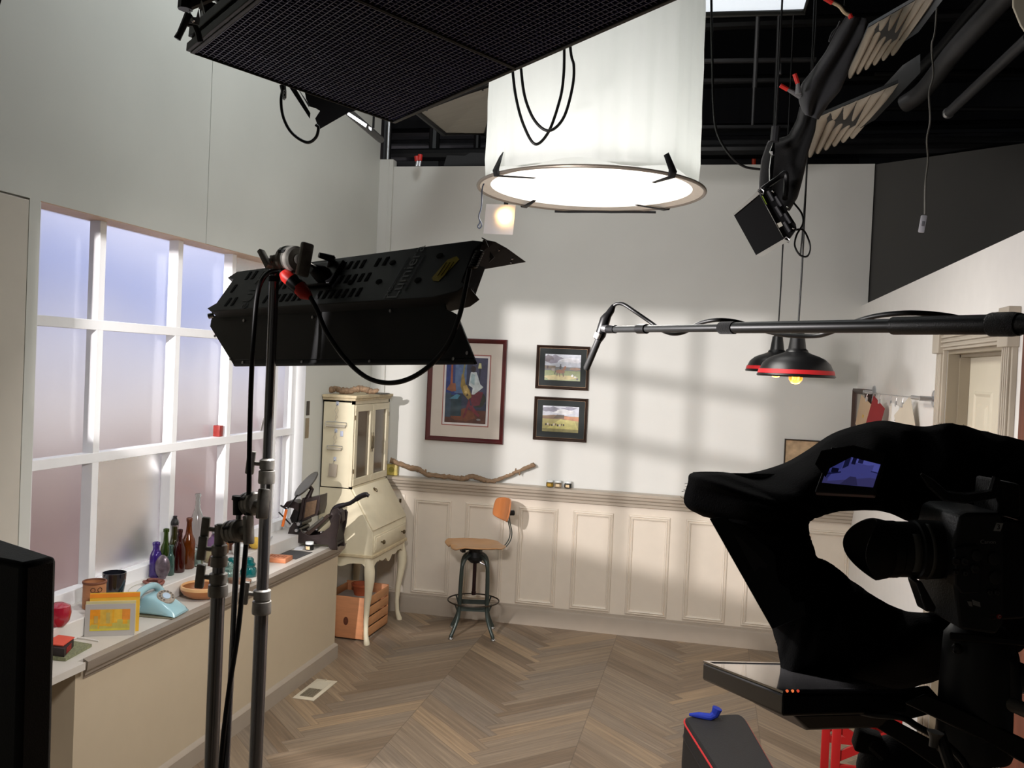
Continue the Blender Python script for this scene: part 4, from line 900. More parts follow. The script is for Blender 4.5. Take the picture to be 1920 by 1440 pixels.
for px, X, w_, h_, c, lab in ((418, -2.63, .05, .10, (150, 96, 44), 'small orange-brown tin box on the sill behind the grip head'), (440, -2.62, .05, .11, (86, 50, 34), 'dark brown box on the sill between the two grip heads'), (462, -2.60, .06, .13, (112, 78, 44), 'brown wicker box on the sill behind the upper grip head')):
    P = onx(px, X, ZL); r = thing('small_box', lab, 'box', P, .2)
    MB().bx(-w_/2, w_/2, -w_/2, w_/2, 0, h_*.72, bev=.003).build('box_body', mat('box_%d' % px, c, .5, vary=.25, scale=60, bump=.2), r); MB().bx(-w_/2-.002, w_/2+.002, -w_/2-.002, w_/2+.002, h_*.72, h_, bev=.004).build('lid', mat('box_lid_%d' % px, c, .4, vary=.3, scale=40), r)
P = onx(448, -2.54, ZL); tag(MB(P).lathe([(0, 0), (.03, 0), (.04, .02), (.04, .05), (.03, .062), (0, .064)], c=P, n=28).build('white_dish', mat('white_glaze', (226, 228, 226), .2, coat=.5)), 'white glazed pot on the sill behind the teal insulators', 'pot')
P = onx(478, -2.53, ZL); tag(MB(P).ball(P+Vector((0, 0, .035)), .035, 20, (1, 1, 1)).build('yellow_ball', mat('yellow_sponge', (214, 176, 70), .7, vary=.15, scale=60)), 'round yellow ball on the sill behind the tall stand', 'ball')
# plank, slate and paper
P = pz(522, 1050, ZC); r = thing('wood_block', 'flat reddish engraved wood block lying on the bench before the slate sheet', 'block', P+Vector((-.0, -.02, 0)), .08)
MB().bx(-.085, .075, -.055, .055, 0, .026, bev=.001).build('block_body', mat('cherry_block', (186, 118, 80), .5, vary=.12, scale=10, stretch=(1, 6, 6)), r)
b = MB()
for k in range(7): b.bx(-.06+k*.018, -.052+k*.018, -.035+.01*(k % 3), .02+.01*(k % 2), .026, .0268)
b.build('engraving', mat('engraved_wood', (150, 84, 54), .7, vary=.2, scale=90), r)
q = [pz(*p, ZC) for p in ((555, 1049), (586, 1036), (512, 1029), (493, 1043))]; b = MB(q[0]); b.hexa(q+[p+Vector((0, 0, .003)) for p in q]); tag(b.build('slate_sheet', mat('dark_slate_sheet', (66, 66, 66), .6)), 'dark grey sheet lying on the bench before the letterpress', 'sheet')
q = [pz(*p, ZC) for p in ((551, 1031), (567, 1031), (571, 1024), (556, 1023))]; b = MB(q[0]); b.hexa(q+[p+Vector((0, 0, .0012)) for p in q]); tag(b.build('white_note', mat('white_paper', (232, 232, 236), .7)), 'small white paper note left of the ink jar', 'note')
P = pz(580, 1031, ZC)
small_jar(P.x, 'ink jar with white lid and cream label in front of the letterpress', CLEAR, JB, LIDW, z=ZC, y=P.y, s=1.0, labelm=LBL)
p0, p1 = onx(500, -2.56, ZL+.006), onx(510, -2.60, ZL+.006)
tag(MB(p0).tube([p0, p1], .004, 8).tube([p0+Vector((.012, 0, 0)), p1+Vector((.0, .0, 0))], .003, 8).build('tweezers', SILVER), 'small silver tweezers lying on the sill left of the letterpress', 'tool')
P = pz(641, 1019, ZC); tag(MB((-2.33, 5.44, ZC)).bx(-2.345, -2.29, 5.445, 5.470, ZC, ZC+.03, bev=.008).build('yellow_sponge', mat('yellow_sponge2', (206, 168, 70), .8, vary=.2, scale=80)), 'yellow sponge at the bench corner behind the letterpress', 'sponge')
# letterpress
IRON = mat('brown_black_iron', (44, 34, 32), .42, .35, vary=.2, scale=20, bump=.2, bscale=80, coat=.2)
IRON2 = mat('dark_iron', (26, 24, 24), .4, .4, vary=.2, scale=20, bump=.1)
TIN = mat('ink_disc_metal', (86, 84, 78), .38, .7, vary=.08)
lp = thing('letterpress', 'antique black-brown tabletop letterpress with round ink disc and long lever', 'printing press', (-2.392, 5.335, ZC), 0)
lp.rotation_euler = (0, 0, .06)
S_ = .00342   # metres per photo pixel at this distance; local x = along the bench end, z up
def L(px, py, y=0): return Vector(((px-592)*S_*1.0, y, (1026-py)*S_))
Mx = Matrix(((1, 0, 0, 0), (0, 0, 1, 0), (0, 1, 0, 0), (0, 0, 0, 1)))
def side(poly, y0, th, name, m, **k):
    b = MB(); A = [b.V(L(a, c, y0)) for a, c in poly]; B = [b.V(L(a, c, y0+th)) for a, c in poly]; b.F(A); b.F(B[::-1])
    for i in range(len(A)): j = (i+1) % len(A); b.F([A[i], B[i], B[j], A[j]])
    return b.build(name, m, lp, **k)
basep = [(537, 1026), (537, 1008), (541, 992), (548, 982), (556, 984), (566, 998), (580, 1003), (600, 1000), (618, 985), (628, 960), (634, 957), (638, 962), (636, 985), (632, 1005), (635, 1026), (622, 1026), (616, 1018), (560, 1018), (550, 1026)]
for y0 in (-.075, .055): side(basep, y0, .02, 'side_frame', IRON, bev=.003)
MB().bx(-.16, .14, -.055, .055, .028, .045).bx(L(545, 0).x, L(552, 0).x, -.055, .055, .03, .11).bx(L(622, 0).x, L(632, 0).x, -.055, .055, .03, .16).build('bed_casting', IRON2, lp)
chase = [(557, 976), (565, 940), (568, 938), (596, 932), (594, 966), (575, 976), (560, 980)]
side([(556, 978), (562, 936), (567, 934), (562, 980)], -.06, .12, 'chase_frame', IRON, bev=.002)
side([(567, 937), (596, 929), (592, 965), (562, 980)], -.055, .11, 'type_bed', IRON, bev=.002)
side([(570, 943), (591, 937), (588, 963), (567, 973)], -.062, .008, 'type_plate', mat('bronze_type', (96, 76, 56), .45, .4, vary=.25, scale=60), bev=.001)
side([(592, 930), (597, 928), (597, 950), (593, 966), (590, 966), (593, 948)], -.066, .13, 'back_bar', IRON, bev=.002)
pc = L(562, 912); dn = Vector((-.62, -.42, .66)).normalized()
MB().lathe([(0, -.005), (.100, -.005), (.104, 0), (.100, .005), (0, .007)], M=frame_from(pc, (1, 0, 1), dn), n=48).build('ink_disc', TIN, lp)
MB().tube([pc-dn*.004, pc-dn*.05, L(566, 938)], [.02, .014, .018], 12).build('disc_post', IRON, lp)
b = MB(); b.cyl(L(561, 982, -.085), L(561, 982, .08), .019).cyl(L(558, 994, -.09), L(558, 994, .08), .017); b.build('ink_roller', mat('black_rubber_roller', (16, 18, 18), .3), lp)
b = MB(); b.cyl(L(561, 982, -.10), L(561, 982, -.085), .011).cyl(L(558, 994, -.105), L(558, 994, -.09), .010); b.build('roller_hub', SILVER, lp)
side([(570, 1000), (612, 962), (618, 965), (580, 1003)], -.07, .14, 'platen', mat('platen_iron', (58, 46, 40), .35, .5, vary=.15), bev=.002)
side([(575, 992), (605, 966), (607, 970), (580, 994)], -.078, .008, 'platen_edge', TIN, bev=.001)
lv = [L(614, 965), L(617, 957), L(624, 950), L(636, 946), L(648, 942), L(658, 935), L(668, 928), L(678, 924), L(684, 926)]
MB().tube(bez(lv, 4), [.015]*5+[.016]*8+[.013]*8+[.017]*9+[.012]*3, 12).build('lever_handle', mat('lever_iron', (40, 36, 38), .35, .4, vary=.1), lp, ang=60)
side([(612, 972), (616, 955), (628, 950), (636, 958), (638, 975), (630, 984), (616, 982)], -.03, .06, 'lever_bracket', IRON, bev=.004)
b = MB(); b.tube([L(554, 930, -.07), L(538, 955, -.09)], .005, 8).tube([L(521, 963, -.09), L(545, 984, -.09)], .005, 8).tube([L(523, 951, -.08), L(535, 957, -.08)], .006, 8); b.build('roller_arm', IRON2, lp)
side([(524, 955), (532, 944), (545, 942), (556, 946), (556, 962), (545, 956), (536, 955)], -.06, .10, 'hook_arm', IRON, bev=.003)
side([(545, 958), (556, 955), (552, 982), (542, 984), (538, 975)], -.05, .09, 'arm_plate', IRON2, bev=.003)
MB().tube([L(537, 957, -.10), L(532, 988, -.11)], .009, 8).build('orange_grip', mat('orange_foam', (236, 118, 40), .6), lp)
MB().cyl(L(603, 995, -.08), L(603, 995, -.06), .005).cyl(L(594, 991, -.08), L(594, 991, -.06), .004).build('bolt', SILVER, lp)
# things on the window muntin
P = Vector((-2.70, 4.600, 1.4825))
b = MB(P); b.bx(-2.722, -2.682, 4.582, 4.622, 1.4825, 1.545, bev=.002); tag(b.build('red_block', mat('dark_red_block', (140, 44, 38), .4, vary=.2, scale=50)), 'small dark red block standing on the window muntin', 'block')
P = Vector((-2.70, 5.13, 1.4825)); r = thing('tent_card', 'white folded card with red stripes standing on the window muntin', 'card', P, -1.25)
MB().bx(-.035, .035, -.0006, .0006, 0, .082, M=Matrix.Translation((0, -.016, 0)) @ Matrix.Rotation(-.2, 4, 'X')).bx(-.035, .035, -.0006, .0006, 0, .082, M=Matrix.Translation((0, .016, 0)) @ Matrix.Rotation(.2, 4, 'X')).build('card_sheet', CW, r)
b = MB()
for k in range(3): b.bx(-.024+k*.014, -.014+k*.014, -.0016, -.0007, .012, .072, M=Matrix.Translation((0, -.016, 0)) @ Matrix.Rotation(-.2, 4, 'X'))
b.build('red_stripes', mat('red_ink', (176, 48, 46), .6), r)
# ------------------------------------------------------------------ pendant lamps
SHADE = mat('satin_black_shade', (16, 16, 17), .38, vary=.03)
REDB = mat('red_band', (196, 30, 36), .5, vary=.05)
def bulb_mat():
    m = bpy.data.materials.new('amber_bulb'); n = Nodes(m); b = n.b
    b.inputs['Base Color'].default_value = lin((255, 190, 110))+(1,); b.inputs['Transmission Weight'].default_value = .9; b.inputs['Roughness'].default_value = .05
    b.inputs['Emission Color'].default_value = lin((255, 150, 60))+(1,); b.inputs['Emission Strength'].default_value = .35
    return m
BULB = bulb_mat(); FIL = mat('filament', (255, 196, 90), .5, vary=0, emit=9)
def pendant(P, top, label, s=1.0):
    """P = centre of the shade rim"""
    r = thing('pendant_lamp', label, 'lamp', P, group='black and red barn pendant lamps')
    prof = [(.174, 0), (.176, .004), (.170, .012), (.1645, .030), (.150, .060), (.125, .082), (.10, .094), (.07, .104), (.052, .112), (.048, .122), (.040, .128), (.037, .15), (.029, .205), (.012, .209), (.011, .222)]
    pr = [(a*s, z_*s) for a, z_ in prof]; ins = [(max(a-.003, .004), z_-.002) for a, z_ in pr[::-1][2:]]
    MB().lathe(pr+ins, n=56).build('shade', SHADE, r, ang=40)
    MB().lathe([(.1705*s, .0115*s), (.1658*s, .030*s), (.1668*s, .031*s), (.1718*s, .012*s)], n=56).build('red_stripe', REDB, r)
    MB().tube([(0, 0, .215*s), (.004, 0, .5), (0, 0, top-P.z)], .0042, 8).build('cord', RUBBER, r)
    MB().cyl((0, 0, .05*s), (0, 0, .12*s), .022).build('socket', BLACKP, r)
    MB().lathe([(0, -.036), (.018, -.032), (.030, -.014), (.032, .004), (.024, .028), (.014, .05)], n=24).build('bulb', BULB, r, ang=60)
    MB().tube([(.010*math.cos(a), .010*math.sin(a), -.012+.018*(i % 2)) for i, a in enumerate([2*PI*k/14 for k in range(14)])], .0011, 5, closed=True).build('filament', FIL, r)
    l = bpy.data.lights.new('bulb_light', 'POINT'); l.energy = 2.2; l.color = (1, .6, .3); l.shadow_soft_size = .02
    o = bpy.data.objects.new('bulb_light', l); COL.objects.link(o); o.parent = r; o.location = (0, 0, .02); o['kind'] = 'helper'
pendant(pt(1492, 706, 4.15), 4.6, 'larger black barn pendant lamp with red band, hanging nearest')
pendant(pt(1455, 697, 5.25), 4.6, 'smaller-looking pendant lamp with red band, mostly hidden behind the nearer one')

# ------------------------------------------------------------------ big lantern
SKIRT = bpy.data.materials.new('lantern_silk'); n = Nodes(SKIRT); n.N.remove(n.b)
tr_ = n.new('ShaderNodeBsdfTranslucent'); df_ = n.new('ShaderNodeBsdfDiffuse'); mx_ = n.new('ShaderNodeMixShader')
g = n.new('ShaderNodeNewGeometry').outputs['Position']; nz = n.noise(g, 5, 3)
tr_.inputs[0].default_value = (.9, .92, .9, 1); df_.inputs[0].default_value = (.86, .87, .86, 1); mx_.inputs[0].default_value = .5
n.L.new(tr_.outputs[0], mx_.inputs[1]); n.L.new(df_.outputs[0], mx_.inputs[2]); n.L.new(mx_.outputs[0], n.out.inputs[0])
lt = thing('space_light', 'huge white fabric cylinder lantern hanging over the set', 'light', LAN)
rows = []; NS = 160; rr = random.Random(4); ph_ = [rr.uniform(0, 6.28) for _ in range(8)]
for i in range(14):
    z_ = .035+1.10*i/13; row = []
    for k in range(NS):
        a = 2*PI*k/NS; w_ = .006*math.sin(a*9+ph_[0]+z_*1.5)+.005*math.sin(a*17+ph_[1]-z_)+.003*math.sin(a*41+ph_[2]+z_*3)+.002*math.sin(a*67+ph_[3])+.0015*math.sin(z_*26+a*5)
        rad_ = .463+w_*(1 if i else .4)-.006*z_; row.append((rad_*math.cos(a), rad_*math.sin(a), z_+(.012*math.sin(a*7) if i == 0 else 0)))
    rows.append(row)
MB().grid(rows, closed=True).build('fabric_skirt', SKIRT, lt, ang=80)
DIFF = mat('glowing_diffuser', (255, 252, 244), .6, vary=0, emit=1.1)
MB().lathe([(0, .012), (.25, .010), (.445, .014)], n=64).build('diffuser', DIFF, lt)
MB().lathe([(.445, .012), (.492, .004), (.494, .008), (.447, .016)], n=72).build('fabric_hem', mat('beige_hem', (240, 232, 218), .8, vary=.05, scale=30), lt)
MB().tube([(.499*math.cos(2*PI*k/72), .499*math.sin(2*PI*k/72), .004) for k in range(72)], .0075, 8, closed=True).build('hoop', mat('grey_hoop', (140, 130, 118), .4, .4), lt)
for a in (-2.30, -.75, .9, 2.4):
    ca, sa = math.cos(a), math.sin(a); tx = Vector((-sa, ca, 0)); c = Vector((ca*.5, sa*.5, .004)); inn = Vector((-ca, -sa, 0))
    b = MB(); w_ = .022
    P = [c+inn*-.012-tx*w_+Vector((0, 0, .01)), c+inn*-.012+tx*w_+Vector((0, 0, .01)), c+inn*-.004+tx*w_*.7-Vector((0, 0, .012)), c+inn*-.004-tx*w_*.7-Vector((0, 0, .012))]
    b.grid([[c+inn*.02+tx*-w_+Vector((0, 0, .075)), c+inn*.02+tx*w_*.1+Vector((0, 0, .09))], [c-inn*.012-tx*w_+Vector((0, 0, .012)), c-inn*.012+tx*w_+Vector((0, 0, .012))], [c-inn*.006-tx*w_*.8-Vector((0, 0, .012)), c-inn*.006+tx*w_*.8-Vector((0, 0, .012))], [c+inn*.15-tx*.008+tx*.05-Vector((0, 0, .004)), c+inn*.15+tx*.008+tx*.05-Vector((0, 0, .004))]])
    b.build('black_strap', BLACK, lt, solid=.003)
MB().tube([(x_, .462+.004*math.sin(x_*30), -.006) for x_ in np.linspace(-.24, .26, 8)], .006, 6).build('front_tie', BLACK, lt)
l_ = light('AREA', 'lantern_up_light', LAN+Vector((0, 0, .06)), LAN+Vector((0, 0, 2)), 3.5, (1, .99, .95), .8); l_.data.shape = 'DISK'
# cables hanging before the lantern
def cable(name, label, pts, T, r=.006, m=None, cat='cable', n=8, group=None):
    P = [pt(p[0], p[1], (p[2] if len(p) > 2 else T)) for p in pts]
    return tag(MB(P[0]).tube(bez(P, n), r, 8).build(name, m or RUBBER, ang=60), label, cat, group)
cable('hanging_cable', 'black cable loop before the lantern, the one hanging lower', [(955, -260), (957, 60), (961, 130), (968, 185), (982, 235), (1003, 270), (1027, 250), (1046, 200), (1056, 150), (1058, 60), (1056, -260)], 3.25, .0052)
cable('hanging_cable', 'black cable loop before the lantern, the rounder one on the right', [(970, -260), (972, 60), (977, 130), (985, 185), (1004, 228), (1030, 245), (1056, 222), (1072, 170), (1076, 125), (1068, 60), (1066, -260)], 3.20, .0052)
# bare bulb behind a gel, seen under the hoop
P = pt(936, 415, 4.55)
gb = thing('gel_lamp', 'warm glowing bulb behind a small square diffusion sheet under the lantern', 'lamp', P)
MB().ball((0, .06, .035), .033, 20).build('bulb', mat('warm_white_bulb', (255, 196, 120), .5, vary=0, emit=14), gb)
gm = bpy.data.materials.new('diffusion_gel'); n = Nodes(gm); n.b.inputs['Transmission Weight'].default_value = .9; n.b.inputs['Roughness'].default_value = .75; n.b.inputs['Base Color'].default_value = (.9, .9, .95, 1); n.b.inputs['IOR'].default_value = 1.35
MB().bx(-.082, .082, -.001, .001, -.065, .085, bev=.0004).build('gel_sheet', gm, gb); gb.rotation_euler = (0, .06, -.2)
MB().tube([(0, .06, .06), (0, .06, .42)], .012, 8).build('lamp_holder', BLACKP, gb)
cable('pull_string', 'thin dark string with a loop hanging left of the lantern hoop', [(918, 330), (905, 350), (903, 385), (898, 405), (900, 416), (896, 424), (899, 428), (903, 423), (901, 414)], 3.95, .003, mat('navy_string', (30, 36, 52), .6), 'string')

# ------------------------------------------------------------------ honeycomb soft panels overhead
d1 = Vector(RM @ _n((2010, 281, 1690))); d2 = Vector(RM @ _n((-1427, 40, 1690)))
P0 = pt(735, 228, 2.95)
nrm = d1.cross(d2).normalized(); nrm = nrm if nrm.z > 0 else -nrm
def hit(px, py, o=P0, nn_=nrm):
    d = Vector(ray(px, py)); C0 = Vector(CAMP); return C0+d*((o-C0).dot(nn_)/d.dot(nn_))
l1 = (hit(363, 101)-P0).length; l2 = (hit(965, 128)-P0).length
MG = frame_from(P0, -d1, nrm)  # x: towards the left corner, y: sideways
ysign = 1 if (MG.to_3x3().col[1]).dot(-d2) > 0 else -1
GRILLE = mat('blue_black_honeycomb', (56, 56, 92), .4, vary=.1)
FRAMEG = mat('grey_black_frame', (46, 46, 42), .5, .3, vary=.1)
def hpanel(y0, y1, label):
    r = thing('honeycomb_softlight', label, 'light panel', MG @ Vector((l1/2, ysign*(y0+y1)/2, 0)), R=MG.to_3x3())
    hx, hy = l1/2, (y1-y0)/2
    b = MB(); sp = .0155
    k = -hx+sp
    while k < hx: b.bx(k-.0012, k+.0012, -hy, hy, .0, .020); k += sp
    b.build('grid_blades', GRILLE, r)
    b = MB(); k = -hy+sp
    while k < hy: b.bx(-hx, hx, k-.0012, k+.0012, .001, .0195); k += sp
    b.build('grid_cross_blades', GRILLE, r)
    MB().bx(-hx, hx, -hy, hy, .021, .03).build('back_sheet', mat('dark_panel_back', (12, 12, 18), .7), r)
    b = MB(); t2 = .012
    b.bx(-hx-t2, hx+t2, -hy-.001, -hy+t2*.3, -.004, .035).bx(-hx-t2, hx+t2, hy-t2*.3, hy+.001, -.004, .035).bx(-hx-t2, -hx, -hy, hy, -.004, .035).bx(hx, hx+t2, -hy, hy, -.004, .05).build('frame_rail', FRAMEG, r, bev=.002)
    MB().bx(hx+t2, hx+t2+.012, -hy, hy, -.002, .022).bx(hx+.0, hx+.022, -hy, hy, .04, .07).build('edge_channel', FRAMEG, r, bev=.002)
    return r
hp1 = hpanel(0, l2, 'black honeycomb-gridded soft panel overhead, the one nearer the left wall')
hp2 = hpanel(l2+.004, l2+1.25, 'black honeycomb-gridded soft panel overhead, the one running above the lantern')
# fixtures on top of the panel, spring clamp, side gear
cl = thing('spring_clamp', 'silver spring clamp with black handles at the top left beside the panel', 'clamp', pt(362, 38, 2.30))
def plane_prism(px_poly, T, th, name, m, parent, off, **k):
    b = MB(off); A = [b.V(pt(x, y, T)) for x, y in px_poly]; B = [b.V(pt(x, y, T)+Vector(ray(x, y)).normalized()*th) for x, y in px_poly]; b.F(A); b.F(B[::-1])
    for i in range(len(A)): j = (i+1) % len(A); b.F([A[i], B[i], B[j], A[j]])
    return b.build(name, m, parent, **k)
plane_prism([(352, 28), (356, 22), (363, 32), (368, 32), (372, 16), (375, 34), (374, 48), (367, 46), (358, 44), (350, 44)], 2.30, .012, 'jaw_plate', SILVER, cl, cl.location, bev=.001)
b = MB(cl.location); b.tube([pt(354, 26, 2.30), pt(347, 42, 2.30), pt(338, 62, 2.31), pt(332, 73, 2.31)], [.010, .009, .008, .009], 8); b.build('handle', BLACKP, cl)
b = MB(cl.location); b.tube([pt(352, 46, 2.31), pt(364, 46, 2.31), pt(371, 60, 2.32), pt(375, 78, 2.33)], [.006, .008, .008, .008], 8); b.build('handle', BLACKP, cl)
MB(cl.location).lathe([(0, 0), (.006, 0), (.005, .004), (0, .005)], M=frame_from(pt(362, 38, 2.295), (1, 0, 0), (0, -1, 0)), n=14).build('rivet', CHROME, cl)
cable('white_wire', 'thin white wire dropping behind the spring clamp', [(375, -10), (381, 20), (386, 45), (385, 66)], 2.7, .003, mat('white_cord', (200, 204, 200), .5), 'cord')
fx = thing('studio_fixture', 'black metal light fixture with white globe above the panel corner', 'fixture', pt(420, 5, 2.75))
b = MB(fx.location)
b.tube([pt(350, -20, 2.7), pt(347, 18, 2.7)], .022, 8).tube([pt(350, 12, 2.7), pt(402, -10, 2.72)], .016, 8).tube([pt(375, 6, 2.75), pt(440, 32, 2.8)], .018, 8).tube([pt(380, 22, 2.75), pt(430, 45, 2.8)], .022, 8).tube([pt(410, 0, 2.8), pt(416, 22, 2.8), pt(440, 24, 2.8), pt(450, 0, 2.8)], .008, 8)
b.build('bracket_arms', BLACKM, fx)
MB(fx.location).lathe([(0, 0), (.03, .006), (.05, .03), (.055, .07), (.055, .2)], c=pt(427, 15, 2.85), n=24).build('globe', mat('frosted_globe', (150, 150, 160), .4), fx)
plane_prism([(374, 12), (405, 28), (418, 46), (405, 52), (376, 43)], 2.95, .03, 'side_plate', mat('navy_plate', (24, 24, 34), .5), fx, fx.location)
cable('hanging_cable', 'black cable loop with chain link under the left panel edge', [(534, 120), (531, 160), (527, 190), (532, 222), (548, 250), (575, 267), (592, 258), (597, 240), (592, 234)], 3.2, .0055)
r = thing('chain_clip', 'small black clip and chain on the lower edge of the left panel', 'clip', pt(532, 168, 3.18))
MB(r.location).tube([pt(530, 160, 3.18), pt(532, 172, 3.18), pt(534, 184, 3.18)], [.012, .010, .006], 8).build('clip_body', BLACKM, r)
for k in range(3): MB(r.location).tube([pt(534+2*math.cos(a)-k*.6, 172+6*k+3.2*math.sin(a), 3.17) for a in [2*PI*i/10 for i in range(10)]], .0018, 5, closed=True).build('chain_link', SILVER, r)
bf = thing('barn_door_fixture', 'black fixture with folded barn doors hanging behind the left panel', 'fixture', pt(610, 210, 3.5))
plane_prism([(540, 160), (556, 168), (582, 212), (581, 223)], 3.3, .02, 'door_leaf', BLACKM, bf, bf.location)
plane_prism([(556, 162), (562, 170), (581, 198), (579, 201)], 3.32, .015, 'door_edge', SILVER, bf, bf.location)
plane_prism([(570, 165), (690, 200), (652, 212), (598, 243), (591, 222), (600, 208), (592, 203), (581, 200), (574, 186)], 3.55, .12, 'housing', BLACKM, bf, bf.location)
P = pt(672, 225, 3.9)
ls = thing('led_strip_light', 'long black batten with a glowing white LED strip behind the panel', 'light strip', P)
b = MB(P).tube([pt(640, 198, 3.8), pt(714, 262, 4.6)], .018, 8); b.build('batten', BLACKM, ls)
plane_prism([(653, 210), (688, 233), (686, 239), (651, 215)], 3.78, .01, 'led_diffuser', mat('led_white', (245, 248, 255), .5, vary=0, emit=3), ls, P)
plane_prism([(691, 237), (697, 240), (696, 245), (692, 242)], 3.85, .01, 'led_diffuser', mat('led_white', (245, 248, 255), .5, vary=0, emit=3), ls, P)

# ------------------------------------------------------------------ ceiling grid and what hangs from it
def beam(name, label, a, b_, r, m=BLACKM, cat='pipe', sides=10, group=None):
    return tag(MB(a).tube([a, b_], r, sides).build(name, m), label, cat, group)
PIPE = mat('black_pipe', (24, 24, 25), .45, .2, vary=.1)
PIPEG = mat('grey_pipe', (70, 70, 72), .5, .3, vary=.1)
for yv, zv, r_, lab in ((6.95, 3.62, .05, 'black beam just above and behind the back wall top'), (8.0, 3.95, .03, 'thin pale-edged pipe across the dark ceiling behind the back wall'), (7.6, 4.35, .05, 'black pipe across the ceiling, second row back'), (6.9, 4.55, .045, 'black pipe across the ceiling above the back wall'), (8.9, 4.3, .06, 'farthest black ceiling beam behind the lantern'), (5.6, 4.62, .05, 'black ceiling pipe above the pendant lamps')):
    beam('ceiling_pipe', lab, Vector((-5, yv, zv)), Vector((5, yv, zv)), r_, PIPE if zv != 3.95 else PIPEG, 'pipe', group='black ceiling pipes')
for px, z0, T, lab in ((722, 3.5, 7.2, 'black upright post just right of the left wall corner'), (813, 3.5, 7.6, 'black upright post behind the back wall, left of the lantern'), (893, 3.5, 8.0, 'thin black upright post right beside the lantern')):
    a = pt(px, 300, T); beam('grid_post', lab, Vector((a.x, a.y, 3.48 if px > 730 else 3.4)), Vector((a.x, a.y, 5.2)), .045 if px != 893 else .03, PIPE, 'post')
a = Vector((-2.555, YB-.005, 0)); beam('steel_conduit', 'thin steel conduit rising from the corner of the left wall', Vector((a.x, a.y, 3.5)), Vector((a.x, a.y, 3.85)), .012, SILVER, 'conduit')
# white muslin overhead frame
q = [pt(832, 250, 6.6), pt(912, 250, 6.7), pt(940, 150, 5.6), pt(780, 208, 5.8)]
fr_m = fr = thing('muslin_frame', 'grey-white muslin panel in a black frame on the ceiling left of the lantern', 'panel', q[0])
b = MB(q[0]); b.hexa(q+[p+Vector((0, 0, .02)) for p in q]); b.build('muslin', mat('muslin', (150, 146, 136), .8, vary=.06, scale=4, stretch=(1, 8, 1)), fr)
MB(q[0]).tube(q, .022, 8, closed=True).build('frame_tube', PIPE, fr)
# white light panel top right
q = [pt(1300, 26, 4.6), pt(1508, 20, 4.7), pt(1530, -60, 4.3), pt(1300, -60, 4.2)]
fr = thing('led_ceiling_panel', 'glowing white rectangular light panel at the top edge right of the lantern', 'light panel', q[0])
b = MB(q[0]); b.hexa(q+[p+Vector((0, 0, .03)) for p in q]); b.build('diffuser', mat('cool_led_diffuser', (232, 240, 248), .5, vary=0, emit=.85), fr)
MB(q[0]).tube(q, .022, 8, closed=True).build('frame_tube', FRAMEG, fr)
# things stored on top of the back wall
for poly, T, lab, nm, c in (([(727, 345), (727, 288), (746, 284), (758, 290), (760, 300), (800, 297), (822, 296), (822, 345)], 7.55, 'dark jumble of equipment cases on the wall top next to the corner post', 'equipment_case', (14, 14, 15)),
                         ([(821, 345), (838, 291), (850, 291), (872, 292), (882, 286), (912, 287), (915, 345)], 7.1, 'black sloping case on the wall top left of the lantern', 'equipment_case', (17, 16, 18)),
                         ([(1316, 345), (1316, 289), (1360, 289), (1362, 300), (1408, 301), (1420, 345)], 7.2, 'black case on the wall top right of the lantern', 'equipment_case', (16, 16, 17)),
                         ([(1510, 345), (1512, 280), (1560, 276), (1610, 280), (1612, 345)], 7.2, 'black equipment case on the wall top behind the black cloth', 'equipment_case', (12, 12, 13))):
    o = Vector(pt(poly[0][0], poly[0][1], T)); plane_prism(poly, T, .25, nm, mat('case_%d' % c[0], c, .6), None, o); ob = COL.objects[-1]; tag(ob, lab, 'case')
r = thing('clamp_red', 'red-handled spring clamp standing on the back wall top', 'clamp', pt(784, 300, 6.9)); r.name = 'spring_clamp'
MB(r.location).tube([pt(781, 312, 6.85), pt(783, 302, 6.85)], .012, 8).tube([pt(786, 312, 6.85), pt(788, 302, 6.85)], .012, 8).build('jaw_plate', SILVER, r)
MB(r.location).tube([pt(782, 302, 6.85), pt(781, 293, 6.85)], .018, 8).build('handle', RED, r); MB(r.location).tube([pt(787, 301, 6.85), pt(788, 290, 6.85)], .018, 8).build('handle', RED, r)
o = pt(1414, 300, 6.95); tag(MB(o).tube([pt(1413, 345, 6.95), pt(1414, 286, 6.95)], .016, 8).build('orange_flag', mat('orange_plastic', (190, 56, 26), .5)), 'orange plastic clamp on the wall top right of the lantern', 'clamp')
o = pt(1530, 308, 6.9); o.z = ZT+.05; tag(MB(o).ball(o, .03, 12, (2.2, 1, 1.9)).build('blue_bundle', mat('blue_plastic', (20, 46, 120), .5)), 'small blue bundle on the wall top behind the black cloth', 'bundle')
